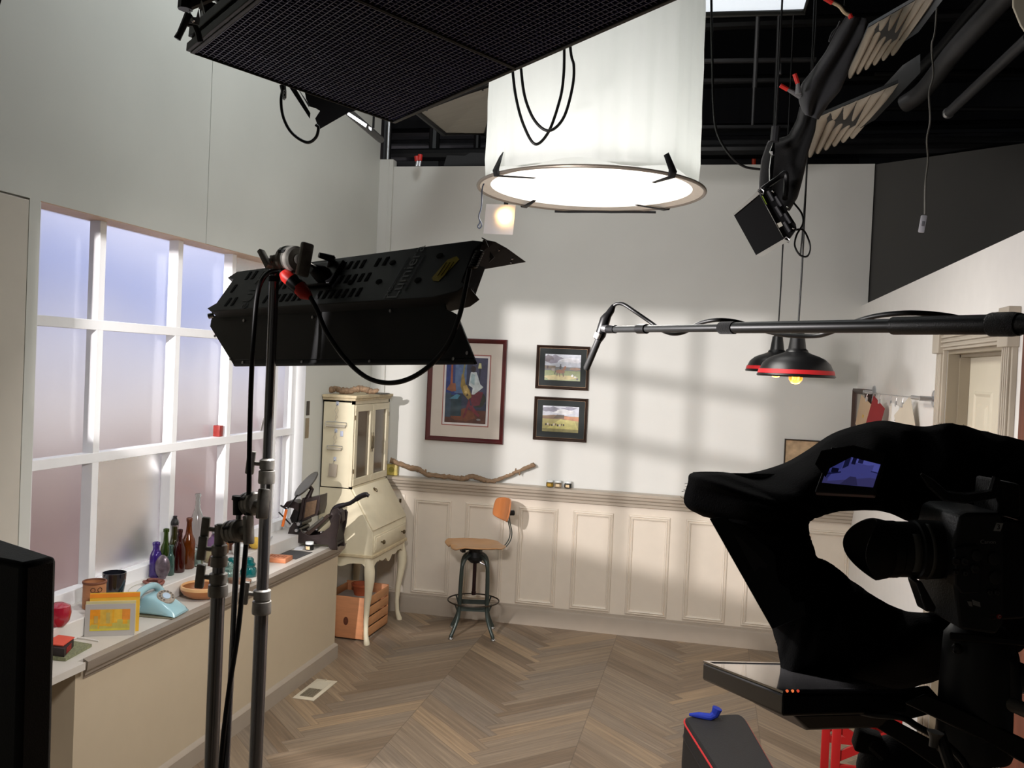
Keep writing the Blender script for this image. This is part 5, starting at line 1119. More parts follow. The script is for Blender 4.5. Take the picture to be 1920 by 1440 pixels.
# fluorescent banks (ribbed)
def tube_bank(corners, label, T4, ntube=6):
    TL, TR, BR, BL = [pt(x, y, T) for (x, y), T in zip(corners, T4)]
    r = thing('tube_light_bank', label, 'light', BL, group='unlit ribbed tube light banks')
    up_ = (TR-TL).cross(BL-TL).normalized(); up_ = up_ if up_.z > 0 else -up_
    rad_ = (BR-BL).length/ntube*.5; rows = []; run = (TL-BL).normalized()
    for k in range(9):
        t = k/8; row = []
        for i in range(ntube*12+1):
            u = i/(ntube*12); lobe = abs(math.sin(PI*u*ntube))**.6; q = BL.lerp(BR, u).lerp(TL.lerp(TR, u), t)
            row.append(q-up_*rad_*lobe*.8*(1-t**6)-run*rad_*.9*lobe*(1-t)**6)
        rows.append(row)
    MB(BL).grid(rows).build('ribbed_tubes', mat('tube_beige', (150, 138, 122), .5, vary=.05), r, ang=50, solid=.004)
    b = MB(BL); b.hexa([p+up_*.004 for p in (TL, TR, BR, BL)]+[p+up_*.02 for p in (TL, TR, BR, BL)]); b.build('housing', BLACKM, r)
    s_ = (BR-BL).normalized(); b = MB(BL); b.hexa([BR+s_*.01-up_*.01, TR+s_*.01-up_*.01, TR+s_*.14, BR+s_*.14, BR+s_*.01+up_*.08, TR+s_*.01+up_*.08, TR+s_*.14+up_*.09, BR+s_*.14+up_*.09]); b.build('side_reflector', BLACKM, r)
tube_bank([(1534, 220), (1690, 154), (1611, 238), (1514, 282)], 'ribbed grey tube light bank hanging above the pendants, the lower one', (4.6, 4.2, 4.5, 5.0))
tube_bank([(1628, 52), (1770, -30), (1690, 78), (1592, 132)], 'ribbed grey tube light bank hanging higher, beside the orange clamp', (4.0, 3.6, 3.9, 4.4))
# curved ducts
b = [pt(1905, -30, 4.2), pt(1850, 30, 4.6), pt(1790, 95, 5.0), pt(1748, 150, 5.4), pt(1722, 178, 5.6), pt(1695, 196, 5.7)]
tag(MB(b[0]).tube(bez(b, 6), .055, 14).build('curved_duct', PIPEG, ang=60), 'grey curved pipe running across the dark ceiling at the top right', 'pipe')
b = [pt(1870, -30, 4.7), pt(1815, 30, 5.1), pt(1765, 90, 5.5), pt(1720, 135, 5.8), pt(1690, 165, 6.0)]
tag(MB(b[0]).tube(bez(b, 6), .035, 14).build('curved_duct', PIPE, ang=60), 'thin black curved pipe left of the grey one at the top right', 'pipe')
a, b_ = pt(1930, 70, 4.4), pt(1778, 212, 5.4); r = thing('steel_pipe', 'straight grey pipe with an end cap at the far top right', 'pipe', a)
MB(a).tube([a, b_], .030, 12).build('pipe_tube', PIPEG, r); MB(a).ball(b_, .034, 14).build('end_cap', SILVER, r)
for a, b_, lab in ((pt(1640, 140, 6.4), pt(1930, 140, 6.2), 'thin black rail crossing the top right ceiling'), (pt(1560, 203, 6.6), pt(1930, 205, 6.3), 'lower thin black rail crossing the ceiling at right'), (pt(1310, 115, 6.6), pt(1530, 112, 6.5), 'thin grey rail on the ceiling right of the lantern'), (pt(1310, 152, 6.8), pt(1530, 150, 6.8), 'black rail below the thin grey rail right of the lantern'), (pt(1310, 239, 7.0), pt(1480, 238, 7.0), 'dim grey rail low on the ceiling right of the lantern')):
    beam('ceiling_rail', lab, a, b_, .018, PIPEG if 'grey' in lab else PIPE, 'rail')
for x0, y0, y1, T, r_, lab in ((1417, 112, 165, 6.3, .016, 'black hanging rod with a small fitting, left one under the grey rail'), (1413, 160, 235, 6.3, .010, 'thin grey drop rod below the left fitting'), (1462, 120, 140, 6.2, .014, 'small pale fitting on the ceiling rail'), (1454, 140, 240, 6.0, .012, 'thin black drop rod beside the small pale fitting')):
    beam('drop_rod', lab, Vector((pt(x0, y0, T).x, pt(x0, y0, T).y, ZX)) if not lab.startswith('small') else pt(x0, y0, T), pt(x0-2, y1, T) if not lab.startswith('small') else pt(x0, y1, T), r_, SILVER if lab.startswith('small pale') else PIPEG if 'grey' in lab else PIPE, 'rod')
# pull cord with switch
P = pt(1730, 420, 4.3)
sw = thing('pull_switch', 'white inline switch hanging on a pale twisted cord from the dark ceiling at right', 'switch', P)
cpts = [pt(x, y, 4.3) for x, y in ((1765, -180), (1755, 40), (1747, 85), (1750, 140), (1742, 175), (1744, 225), (1738, 262), (1740, 300), (1735, 345), (1734, 402))]
MB(P).tube(bez(cpts, 8), .0045, 8).build('twisted_cord', mat('pale_cord', (150, 148, 142), .6), sw, ang=60)
Ms = Matrix.Rotation(.12, 4, 'Y')
MB().bx(-.014, .014, -.009, .009, -.042, .042, M=Ms, bev=.006).build('switch_body', mat('white_switch', (196, 196, 204), .4), sw); MB().bx(-.006, .006, -.012, -.009, -.012, .012, M=Ms, bev=.001).build('rocker', mat('grey_rocker', (120, 120, 126), .4), sw)
# cream object in the top right corner
q = [(1898, -10), (1898, 14), (1912, 48), (1924, 66), (1940, 70), (1940, -10)]
o = pt(1898, 14, 3.0); plane_prism(q, 3.0, .05, 'cream_flag', mat('cream_fabric', (206, 198, 176), .7), None, o, bev=.006); tag(COL.objects[-1], 'cream coloured fabric flag corner at the top right edge of the view', 'flag')
# black duvetyne hanging over the small LED light
def drape(name, label, left, right, T, amp, folds, m, cat='cloth', nu=26, seed=1, th=.004):
    """cloth between two pixel edge lines, folds in depth"""
    rr = random.Random(seed); k = 40
    def along(P, t):
        t = t*(len(P)-1); i = min(int(t), len(P)-2); f = t-i; return [P[i][j]*(1-f)+P[i+1][j]*f for j in range(2)]
    rows = []; ph = [rr.uniform(0, 6) for _ in range(4)]
    for i in range(k+1):
        t = i/k; a, b_ = along(left, t), along(right, t); row = []
        for j in range(nu+1):
            u = j/nu; x = a[0]*(1-u)+b_[0]*u; y = a[1]*(1-u)+b_[1]*u
            d = T+amp*(math.sin(u*folds*PI*2+ph[0]+t*2)+.5*math.sin(u*folds*4+ph[1]-t*3)+.4*math.sin(t*7+ph[2]+u*2))+amp*1.5*(2*u-1)**2
            row.append(pt(x, y, d))
        rows.append(row)
    o = rows[0][0]; ob = MB(o).grid(rows).build(name, m, ang=80, solid=th); return tag(ob, label, cat)
drape('duvetyne_cloth', 'faded black cloth draped diagonally from the orange clamp at top right', [(1588, 28), (1570, 55), (1548, 98), (1525, 130), (1505, 155), (1496, 175), (1500, 195), (1508, 214)], [(1625, 35), (1618, 68), (1602, 95), (1596, 115), (1588, 140), (1575, 170), (1553, 195), (1534, 224)], 3.6, .02, 1.6, GREYCLOTH)
drape('duvetyne_cloth', 'deep black cloth hanging straight behind the small LED light', [(1500, 200), (1494, 225), (1478, 255), (1440, 265), (1428, 300), (1424, 340), (1424, 370), (1440, 390)], [(1532, 215), (1528, 245), (1515, 285), (1508, 320), (1502, 345), (1495, 370), (1486, 385), (1480, 395)], 3.63, .02, 1.5, CLOTH, seed=4)
cable('spring_wire', 'pale loop of wire beside the diagonal cloth', [(1575, 40), (1568, 55), (1555, 78), (1560, 62), (1572, 50)], 3.5, .003, PIPEG, 'wire')
oc = thing('band_clamp', 'tan clamp bar with orange-red tips gripping the diagonal cloth', 'clamp', pt(1575, 15, 3.45))
MB(oc.location).tube(bez([pt(1560, 4, 3.45), pt(1574, 12, 3.45), pt(1584, 24, 3.45), pt(1594, 29, 3.45)], 5), .007, 8).build('clamp_bar', mat('tan_metal', (190, 168, 136), .4, .2), oc)
MB(oc.location).tube([pt(1546, -4, 3.45), pt(1561, 5, 3.45)], .010, 8).tube([pt(1593, 27, 3.45), pt(1596, 34, 3.45)], .009, 8).build('rubber_tip', RED, oc)
sc2 = thing('spring_clamp', 'grey spring clamp with red handle tips holding the cloth edge', 'clamp', pt(1494, 165, 3.55))
MB(sc2.location).tube([pt(1476, 167, 3.58), pt(1500, 180, 3.60)], [.007, .012], 8).tube([pt(1496, 155, 3.55), pt(1497, 176, 3.55)], [.007, .012], 8).build('jaw_plate', mat('grey_clamp_metal', (140, 140, 142), .4, .4), sc2)
MB(sc2.location).tube([pt(1463, 160, 3.55), pt(1477, 168, 3.55)], .009, 8).build('handle', RED, sc2); MB(sc2.location).tube([pt(1490, 139, 3.55), pt(1496, 157, 3.55)], .009, 8).build('handle', RED, sc2)
# suspension wires of the two pendants and loops near the LED light
cable('suspension_cable', 'long dark cable falling from the ceiling right of the LED light', [(1540, -420), (1532, -10), (1524, 130), (1518, 220), (1512, 330), (1505, 430), (1500, 480)], 4.1, .0035)
cable('hanging_cable', 'black cable swinging from the ceiling right of the lantern to the LED light', [(1330, -420), (1334, 20), (1336, 120), (1338, 200), (1345, 250), (1368, 290), (1395, 312), (1430, 318)], 4.0, .0055)
cable('power_cable', 'black cable loop under the small LED light', [(1488, 380), (1503, 400), (1505, 420), (1494, 440), (1490, 460), (1500, 478), (1514, 480), (1519, 462), (1512, 440), (1503, 430), (1488, 432)], 3.5, .0038)
# small LED light with barn door
lp_ = thing('led_panel_light', 'small black square LED light with white edged barn door hanging by the cloth', 'light', pt(1430, 420, 3.45))
o = lp_.location
plane_prism([(1376, 403.5), (1423.7, 364), (1469.6, 448), (1417.5, 478.5)], 3.4, .012, 'barn_door', mat('barn_door_black', (6, 6, 7), .7), lp_, o)
plane_prism([(1374, 401), (1420, 358), (1424, 364), (1376, 404)], 3.39, .02, 'door_rim', mat('rim_offwhite', (170, 168, 160), .5), lp_, o); plane_prism([(1417, 479), (1469.6, 448.5), (1478, 452), (1428, 482)], 3.39, .02, 'door_rim', mat('rim_offwhite', (170, 168, 160), .5), lp_, o)
plane_prism([(1424, 362), (1432, 352), (1450, 354), (1492, 420), (1494, 430), (1484, 444), (1478, 452), (1470, 448)], 3.42, .10, 'lamp_body', BLACKM, lp_, o, bev=.003)
for (x0, y0, x1, y1) in ((1440, 358, 1450, 376), (1454, 368, 1465, 386), (1455, 387, 1466, 405), (1471, 400, 1482, 418), (1470, 416, 1481, 434)):
    MB(o).tube([pt(x0, y0, 3.41), pt(x1, y1, 3.41)], .007, 8).build('cooling_fin', mat('fin_grey', (44, 44, 46), .5), lp_)
plane_prism([(1427, 368), (1430, 367), (1438, 383), (1435, 384)], 3.405, .004, 'green_label', mat('lime_label', (150, 176, 70), .5), lp_, o); plane_prism([(1455, 420), (1464, 416), (1468, 423), (1459, 428)], 3.405, .004, 'white_label', mat('paper_label2', (190, 186, 172), .6), lp_, o)
for x, y in ((1449, 359), (1476, 388), (1487, 428)): MB(o).ball(pt(x, y, 3.41), .005, 10).build('rivet', CHROME, lp_)
b = MB(o)
for cx0, cy0 in ((1427, 356), (1475, 447)):
    b.tube([pt(cx0-6, cy0+2, 3.4), pt(cx0-1, cy0-3, 3.4), pt(cx0+5, cy0+2, 3.4), pt(cx0+4, cy0+8, 3.4), pt(cx0-3, cy0+5, 3.4)], .0022, 6, closed=True)
b.build('hinge_bracket', SILVER, lp_)
hd_ = thing('articulating_arm', 'chain and silver arm suspending the small LED light', 'arm', pt(1449, 300, 3.55)); o = hd_.location
MB(o).tube([pt(1455, 238, 3.6), pt(1452, 266, 3.6)], .018, 10).build('arm_sleeve', mat('dark_sleeve', (40, 40, 42), .5), hd_)
MB(o).tube([pt(1451, 268, 3.55), pt(1448, 285, 3.55), pt(1449, 292, 3.55)], [.004, .012, .006], 8).tube([pt(1449, 292, 3.55), pt(1446, 318, 3.55), pt(1445, 352, 3.5)], [.008, .009, .005], 8).build('silver_link', CHROME, hd_)
MB(o).tube(bez([pt(1424, 360, 3.45), pt(1436, 350, 3.45), pt(1458, 335, 3.5), pt(1472, 325, 3.5), pt(1474, 345, 3.5), pt(1472, 372, 3.45)], 6), .011, 8).build('yoke', BLACKM, hd_)

def hang(parent, P, name='hanger_rod', r_=.006, m=None):
    """rod from the thing up to the studio ceiling"""
    P = Vector(P); o = parent.location; MB(o).cyl(P, (P.x, P.y, ZX), r_, n=8).build(name, m or PIPE, parent)
hang(bf, pt(650, 190, 3.6)); hang(gb, gb.location+Vector((0, .06, .42)), r_=.004); hang(ls, pt(700, 240, 4.3)); hang(fx, pt(385, 0, 2.75))
hang(fr, pt(1320, 0, 4.4)); hang(fr_m, pt(800, 208, 5.75)); hang(fr_m, pt(905, 170, 5.7)); hang(hd_, pt(1455, 240, 3.6), r_=.004); hang(oc, pt(1584, 10, 3.47), r_=.004)
hang(lt, LAN+Vector((0, 0, 1.14)), r_=.01)
for h_ in (hp1, hp2):
    for k in (-.3, .3):
        P_ = h_.location+Vector((k, 0, .03)); MR = MG.to_3x3().inverted(); q0_ = MR @ (P_-h_.location); q1_ = MR @ (Vector((P_.x, P_.y, ZX))-h_.location)
        MB().cyl(q0_, q1_, .008, n=8).build('hanger_rod', PIPE, h_)
# ------------------------------------------------------------------ light stands
def tknob(b, c, d, up_, s=1.0):
    """T-handle: short stem along d then a flat paddle along up_"""
    d = Vector(d).normalized(); u = Vector(up_).normalized(); M = frame_from(c, u, d)
    b.cyl(c, Vector(c)+d*.020*s, .006*s, n=10); b.bx(-.030*s, .030*s, -.0065*s, .0065*s, .016*s, .037*s, M=M, bev=.003*s)
def grip_head(parent, c, axis, off, s=1.0, knob_side=1):
    ax = Vector(axis).normalized(); c = Vector(c); M = frame_from(c, ax.orthogonal(), ax)
    MB(off).lathe([(0, -.030*s), (.028*s, -.030*s), (.033*s, -.024*s), (.034*s, -.012*s), (.030*s, -.009*s), (.033*s, -.006*s), (.033*s, .006*s), (.030*s, .009*s), (.034*s, .012*s), (.033*s, .024*s), (.028*s, .030*s), (0, .030*s)], M=M, n=30).build('grip_discs', STEELD, parent, ang=25)
    b = MB(off); k = M.to_3x3() @ Vector((0, 1, 0))
    b.cyl(c+ax*.03*s, c+ax*.055*s, .013*s); M2 = frame_from(c+ax*.058*s, Vector((.25, 0, 1)), ax); b.bx(-.042*s, .042*s, -.017*s, .017*s, -.006*s, .010*s, M=M2, bev=.005*s)
    b.build('lock_paddle', STEELD, parent)
    b = MB(off)
    for a in (.4, 1.9, 3.5, 5.0):
        q = c+M.to_3x3() @ Vector((math.cos(a), math.sin(a), 0))*.030*s; b.cyl(q-ax*.014*s, q+ax*.014*s, .006*s, n=10)
    b.build('rod_holes', BLACK, parent)
def stand(name, label, px_top, T, secs, base_rot=0):
    a = pt(px_top[0], px_top[1], T); x, y, zt = a
    r = thing(name, label, 'light stand', (x, y, 0))
    z_ = zt
    def zat(py):  # height of the image row on this vertical line
        lo, hi = 0, 5
        for _ in range(40):
            m = (lo+hi)/2; c = RM.T @ (np.array((x, y, m))-CAMP)
            if 720+F*c[1]/c[2] > py: lo = m
            else: hi = m
        return lo
    for k, (py0, py1, rad_, m) in enumerate(secs):
        MB().cyl((0, 0, zat(py1) if py1 else .20), (0, 0, zat(py0)), rad_, n=24).build('pole_tube', m, r)
    for a in (base_rot, base_rot+2*PI/3, base_rot+4*PI/3):
        dx, dy = math.cos(a), math.sin(a)
        MB().tube(bez([(dx*.02, dy*.02, .33-.05*(a-base_rot)), (dx*.10, dy*.10, .31-.05*(a-base_rot)), (dx*.18, dy*.18, .20), (dx*.27, dy*.27, .05), (dx*.36, dy*.36, .014), (dx*.42, dy*.42, .014)], 5), .013, 10).build('leg', GUN, r, ang=60)
    MB().cyl((0, 0, .18), (0, 0, .36), .023).build('leg_collar', STEELD, r)
    return r, zat
s1, z1 = stand('light_stand', 'tall chrome C-stand holding the black bank light, in front of the window', (515, 500), 2.3,
               [(497, 880, .0122, GUN), (880, 1130, .0152, GUN), (1120, None, .0176, GUN)], .6)
def collar(r, z_, rad_, h=.035, side=(-1, -.3, .1)):
    b = MB().lathe([(rad_*.9, 0), (rad_*1.35, .001), (rad_*1.40, .006), (rad_*1.35, h*.95), (rad_*1.05, h), (rad_*1.05, h+.002), (rad_*1.25, h+.004), (rad_*1.25, h+.026), (rad_*.8, h+.030)], c=(0, 0, z_), n=28); b.build('collar', STEELD, r, ang=25)
    b = MB(); tknob(b, Vector((0, 0, z_+h+.014))+Vector(side).normalized()*rad_, side, (.3, 0, 1), 1.0); b.build('collar_knob', STEELD, r)
collar(s1, z1(907), .0152); collar(s1, z1(1151), .0176)
MB().cyl((0, 0, z1(528)), (0, 0, z1(518)), .0145).build('ring_clip', BLACK, s1)
o1 = s1.location
hc = pt(546, 486, 2.28); ax = Vector(pt(572, 487, 2.24))-Vector(pt(535, 486, 2.30))
grip_head(s1, Vector(hc)-o1, ax, (0, 0, 0), 1.0)
b = MB(); b.cyl(Vector(pt(516, 505, 2.3))-o1, Vector(pt(516, 480, 2.3))-o1, .014).tube([Vector(pt(514, 487, 2.3))-o1, Vector(pt(532, 485, 2.3))-o1], .013, 12); b.build('head_socket', STEELD, s1)
b = MB(); tknob(b, Vector(pt(510, 490, 2.29))-o1, Vector(pt(498, 486, 2.27))-Vector(pt(510, 490, 2.29)), Vector(pt(492, 480, 2.27))-Vector(pt(508, 500, 2.27)), .95); b.build('head_knob', STEELD, s1)

s2, z2 = stand('light_stand', 'shorter chrome C-stand with two grip heads, left of the tall stand', (413, 990), 2.2,
               [(985, 1050, .0095, BLACKM), (1035, 1115, .0150, GUN), (1105, None, .0172, GUN)], .1)
collar(s2, z2(1118), .0172, .030); collar(s2, z2(1062), .0150, .026)
o2 = s2.location
b = MB(); b.cyl((0, 0, z2(1030)), (0, 0, z2(984)), .0135).cyl((0, 0, z2(987)), (0, 0, z2(982)), .009); b.build('head_socket', STEELD, s2)
b = MB(); tknob(b, Vector((-.012, 0, z2(994))), (-1, -.3, .1), (.35, 0, 1), .95); b.build('head_knob', STEELD, s2)
h2 = pt(440, 996, 2.19); grip_head(s2, Vector(h2)-o2, Vector(pt(470, 993, 2.16))-Vector(pt(440, 996, 2.19)), (0, 0, 0), .82)
arm = thing('grip_arm', 'thin steel grip arm rod clamped upright between the two stands', 'grip arm', pt(430, 1200, 2.17)); oa = arm.location
MB(oa).cyl(pt(423, 1470, 2.12), pt(448, 965, 2.20), .0072, n=16).build('arm_rod', GUN, arm)
MB(oa).cyl(pt(446, 965, 2.20), pt(446, 935, 2.20), .012).cyl(pt(446, 938, 2.20), pt(447, 930, 2.20), .015).build('head_socket', BLACKM, arm)
h3 = pt(472, 944, 2.20); grip_head(arm, h3, Vector(pt(500, 944, 2.15))-Vector(pt(470, 943, 2.2)), oa, .86)

# ------------------------------------------------------------------ bank light with barn doors
A, B, D = pt(437, 510, 2.66), pt(907, 449, 2.06), pt(384, 584, 2.60)
_nn = (B-A).cross(D-A).normalized()
def onplane(px, py, o_, n_):
    d = Vector(ray(px, py)); C0 = Vector(CAMP); return C0+d*((o_-C0).dot(n_)/d.dot(n_))
C_ = onplane(852, 555, A, _nn)
bl = thing('bank_light', 'long black LED bank light with open barn doors on the tall stand', 'light', (A+B+C_+D)/4); ob_ = bl.location
nb = (B-A).cross(D-A).normalized(); nb = nb if nb.y < 0 or nb.z > 0 else -nb
if (Vector(CAMP)-ob_).dot(nb) < 0: nb = -nb
def bp_(u, v, h=0.0): return A.lerp(B, u).lerp(D.lerp(C_, u), v)+nb*h
BANK = mat('bank_light_black', (24, 25, 26), .42, vary=.06, bump=.1, bscale=500)
b = MB(ob_)
out = [(.02, 0), (.965, -.015), (1.0, .03), (.985, .18), (1.0, .75), (1.02, .80), (1.0, .92), (.93, 1.0), (.03, 1.0), (0, .92), (.03, .8), (.03, .2), (-.01, .14)]
Aa = [b.V(bp_(u, v, 0)) for u, v in out]; Bb = [b.V(bp_(u, v, -.055)) for u, v in out]; b.F(Aa); b.F(Bb[::-1])
for i in range(len(Aa)): j = (i+1) % len(Aa); b.F([Aa[i], Bb[i], Bb[j], Aa[j]])
b.build('housing', BANK, bl, bev=.002)
DKS = mat('slot_black', (3, 3, 3), .9, vary=0)
def slot(u, v, du=.012, dv=.20, w_=.006):
    b = MB(ob_)
    b.hexa([bp_(u-w_, v+dv/2, .0004), bp_(u+w_, v+dv/2, .0004), bp_(u+w_+du*0, v-dv/2, .0004), bp_(u-w_, v-dv/2, .0004)]+[bp_(u-w_, v+dv/2, .0012), bp_(u+w_, v+dv/2, .0012), bp_(u+w_, v-dv/2, .0012), bp_(u-w_, v-dv/2, .0012)]); b.build('cooling_slot', DKS, bl)
for u in (.10, .13): slot(u, .16); 
for u in (.07,): slot(u, .46)
for u in (.09, .12): slot(u, .80)
for u in list(np.arange(.27, .45, .026))+list(np.arange(.50, .66, .026)):
    for v in (.50, .80): slot(u, v, dv=.17)
for u in (.50, .526, .552, .578, .604, .66, .69): slot(u, .20, dv=.17)
for u, v in ((.72, .25), (.88, .22), (.71, .62), (.85, .66), (.60, .58), (.42, .68)):
    M_ = frame_from(bp_(u, v, .0015), B-A, nb); MB(ob_).lathe([(0, 0), (.010, 0), (.009, .001), (0, .0012)], M=M_, n=16, sy=.8).build('round_hole', DKS, bl)
INK = mat('grey_white_ink', (150, 152, 154), .5)
def ptext(s, u, v, size, m=INK, sx=1.0):
    ez = nb; ex = (bp_(u, v-.1)-bp_(u, v+.1)); M_ = frame_from(bp_(u, v, .0016), ex, ez); return text('lettering', s, size, Matrix.Translation(-ob_) @ M_, m, bl, .0002, sx)
ptext('Lumiera', .795, .48, .050, sx=1.02); ptext('BMG', .772, .86, .018)
for uu in (.772, .825):
    b = MB(ob_); b.tube([bp_(uu, .85, .0016), bp_(uu, .18, .0016)], .0009, 4); b.build('logo_line', INK, bl)
ptext('eULTT', .185, .50, .055, mat('dim_grey_ink', (74, 76, 78), .5), 1.0)
b = MB(ob_); yl = [(.905, .70), (.925, .72), (.955, .34), (.94, .27), (.915, .32), (.895, .64)]
b.F([b.V(bp_(u, v, .0012)) for u, v in yl]); b.build('warning_label', mat('yellow_label', (180, 160, 36), .5, vary=.2, scale=200), bl)
b = MB(ob_)
for k in range(3): b.tube([bp_(.912+.012*k, .62, .0018), bp_(.918+.012*k, .38, .0018)], .0008, 4)
b.build('label_print', mat('label_ink', (60, 54, 20), .6), bl)
# yoke plate and mount
b = MB(ob_); b.hexa([bp_(.40, .62, .001), bp_(.53, .62, .001), bp_(.53, .12, .001), bp_(.40, .12, .001)]+[bp_(.40, .62, .012), bp_(.53, .62, .012), bp_(.53, .12, .012), bp_(.40, .12, .012)]); b.build('mount_plate', BLACKM, bl, bev=.003)
b = MB(ob_); b.tube([pt(583, 503, 2.30), pt(600, 512, 2.32), pt(630, 536, 2.38)], [.012, .022, .030], 14).tube([pt(598, 478, 2.32), pt(625, 486, 2.34)], [.007, .010], 10).tube([pt(622, 482, 2.34), pt(618, 515, 2.36)], .010, 10); b.build('ball_mount', BLACKM, bl)
MB(ob_).cyl(pt(572, 490, 2.24), pt(603, 508, 2.32), .0045, n=10).build('mount_pin', CHROME, bl)
# glowing LED face under the housing
b = MB(ob_); b.hexa([bp_(.03, .93, -.056), bp_(.93, .93, -.056), bp_(.96, .10, -.056), bp_(.05, .10, -.056)]+[bp_(.03, .93, -.062), bp_(.93, .93, -.062), bp_(.96, .10, -.062), bp_(.05, .10, -.062)]); b.build('led_face', mat('led_pinkish_white', (255, 240, 240), .5, vary=0, emit=5), bl)
l_ = light('AREA', 'bank_led', bp_(.5, .5, -.075), bp_(.5, .5, -1), 52, (1, .955, .95), .34, .10)
_z = nb; _x = (B-A).normalized(); _x = (_x-_z*_x.dot(_z)).normalized(); _y = _z.cross(_x)

l_.rotation_euler = Matrix(((_x.x, _y.x, _z.x), (_x.y, _y.y, _z.y), (_x.z, _y.z, _z.z))).to_euler()
# barn doors
def leaf(px, Ts, name, th=.004):
    P = [pt(x, y, t) for (x, y), t in zip(px, Ts)]; n_ = (P[1]-P[0]).cross(P[-1]-P[0]).normalized(); n_ = n_ if n_.dot(Vector(CAMP)-P[0]) > 0 else -n_
    b = MB(ob_); A = [b.V(p) for p in P]; B2 = [b.V(p-n_*th) for p in P]; b.F(A); b.F(B2[::-1])
    for i in range(len(A)): j = (i+1) % len(A); b.F([A[i], B2[i], B2[j], A[j]])
    o = b.build(name, BANK, bl); return o, P, n_
H0, H1, H2 = bp_(0, 1, -.03), bp_(1, 1, -.03), pt(440, 687, 2.52)
_ln = (H1-H0).cross(H2-H0).normalized()
def dpt(x, y, t=0): return onplane(x, y, H0, _ln)
_dep = [depth(dpt(x, y)) for x, y in ((396, 600), (400, 592), (500, 590), (640, 583), (800, 570), (832, 566), (836, 580), (848, 585), (857, 590), (893, 682), (440, 687), (394, 612))]
lo, P, n_ = leaf([(396, 600), (400, 592), (500, 590), (640, 583), (800, 570), (832, 566), (836, 580), (848, 585), (857, 590), (893, 682), (440, 687), (394, 612)], _dep, 'barn_door')
b = MB(ob_); b.tube([dpt(440, 684), dpt(891, 680)], .0045, 6).tube([dpt(440, 675), dpt(888, 672)], .0015, 4); b.build('door_hem', BANK, lo)
for x, y, t in ((458, 601, 2.38), (587, 595, 2.46), (733, 583, 2.58), (456, 680, 2.15), (567, 679, 2.24), (694, 678, 2.34), (851, 673, 2.45), (877, 662, 2.48), (404, 630, 2.30), (433, 673, 2.17)):
    M_ = frame_from(dpt(x, y)-_ln*(.001 if _ln.y > 0 else -.001), (1, 0, 0), -_ln if _ln.y > 0 else _ln); MB(ob_).lathe([(0, 0), (.0045, 0), (.004, .002), (0, .0025)], M=M_, n=12).build('rivet', SILVER, lo)
up2, P, n_ = leaf([(907, 449), (928, 453), (950, 465), (986, 491), (882, 509), (895, 480)], [2.065, 2.08, 2.11, 2.20, 2.05, 2.05], 'barn_door')
for x, y, t in ((935, 469, 2.10), (961, 485, 2.15), (958, 492, 2.14)): MB(ob_).ball(pt(x, y, t-.03), .003, 8).build('rivet', CHROME, up2)
up2.data.materials[0] = mat('barn_inner_brown', (44, 38, 36), .45)
for x, y, t in ((396, 593, 2.58), (836, 557, 2.04)): MB(ob_).cyl(pt(x-5, y, t), pt(x+4, y-2, t), .008, n=14).build('hinge_bolt', CHROME, bl)
MB(ob_).tube([pt(903, 446, 2.05), pt(911, 450, 2.05), pt(917, 463, 2.05)], .0016, 6).build('hinge_wire', CHROME, bl)
b = MB(ob_); b.tube([pt(x, y, t) for x, y, t in ((899, 474, 2.03), (893, 486, 2.02), (887, 500, 2.01))], .010, 10)
for k in range(7): q = pt(899-2*k, 473+4.4*k, 2.02-.002*k); b.ball(q, .0115, 10, (1, 1, .5))
b.build('strain_relief', BLACKP, bl)
pc_ = thing('power_connector', 'red and black cable connector plugged beside the head of the tall stand', 'connector', pt(556, 530, 2.25)); oc_ = pc_.location
MB(oc_).tube([pt(530, 510, 2.26), pt(536, 517, 2.26), pt(547, 526, 2.255)], [.011, .017, .018], 14).build('red_boot', RED, pc_)
MB(oc_).tube([pt(546, 525, 2.255), pt(562, 540, 2.25)], .019, 14).build('black_body', BLACKP, pc_)
MB(oc_).tube([pt(561, 538, 2.25), pt(572, 551, 2.245), pt(582, 557, 2.24)], [.019, .017, .008], 14).build('red_boot', RED, pc_)
cable('power_cable', 'thick black cable drooping from the red connector to the right end of the bank light', [(581, 556, 2.24), (594, 580, 2.24), (612, 622, 2.2), (645, 670, 2.15), (685, 706, 2.1), (727, 718, 2.06), (770, 709, 2.03), (812, 680, 2.01), (843, 640, 1.99), (862, 590, 1.98), (872, 545, 1.98), (880, 505, 1.99)], 2.2, .0058)
cable('power_cable', 'long black cable running down beside the tall stand', [(520, 508, 2.30), (500, 514, 2.26), (484, 545, 2.22), (476, 620, 2.2), (471, 720, 2.2), (468, 830, 2.2), (466, 950, 2.18), (458, 1060, 2.18), (447, 1180, 2.16), (430, 1290, 2.14), (417, 1400, 2.12), (411, 1500, 2.12)], 2.2, .0062)

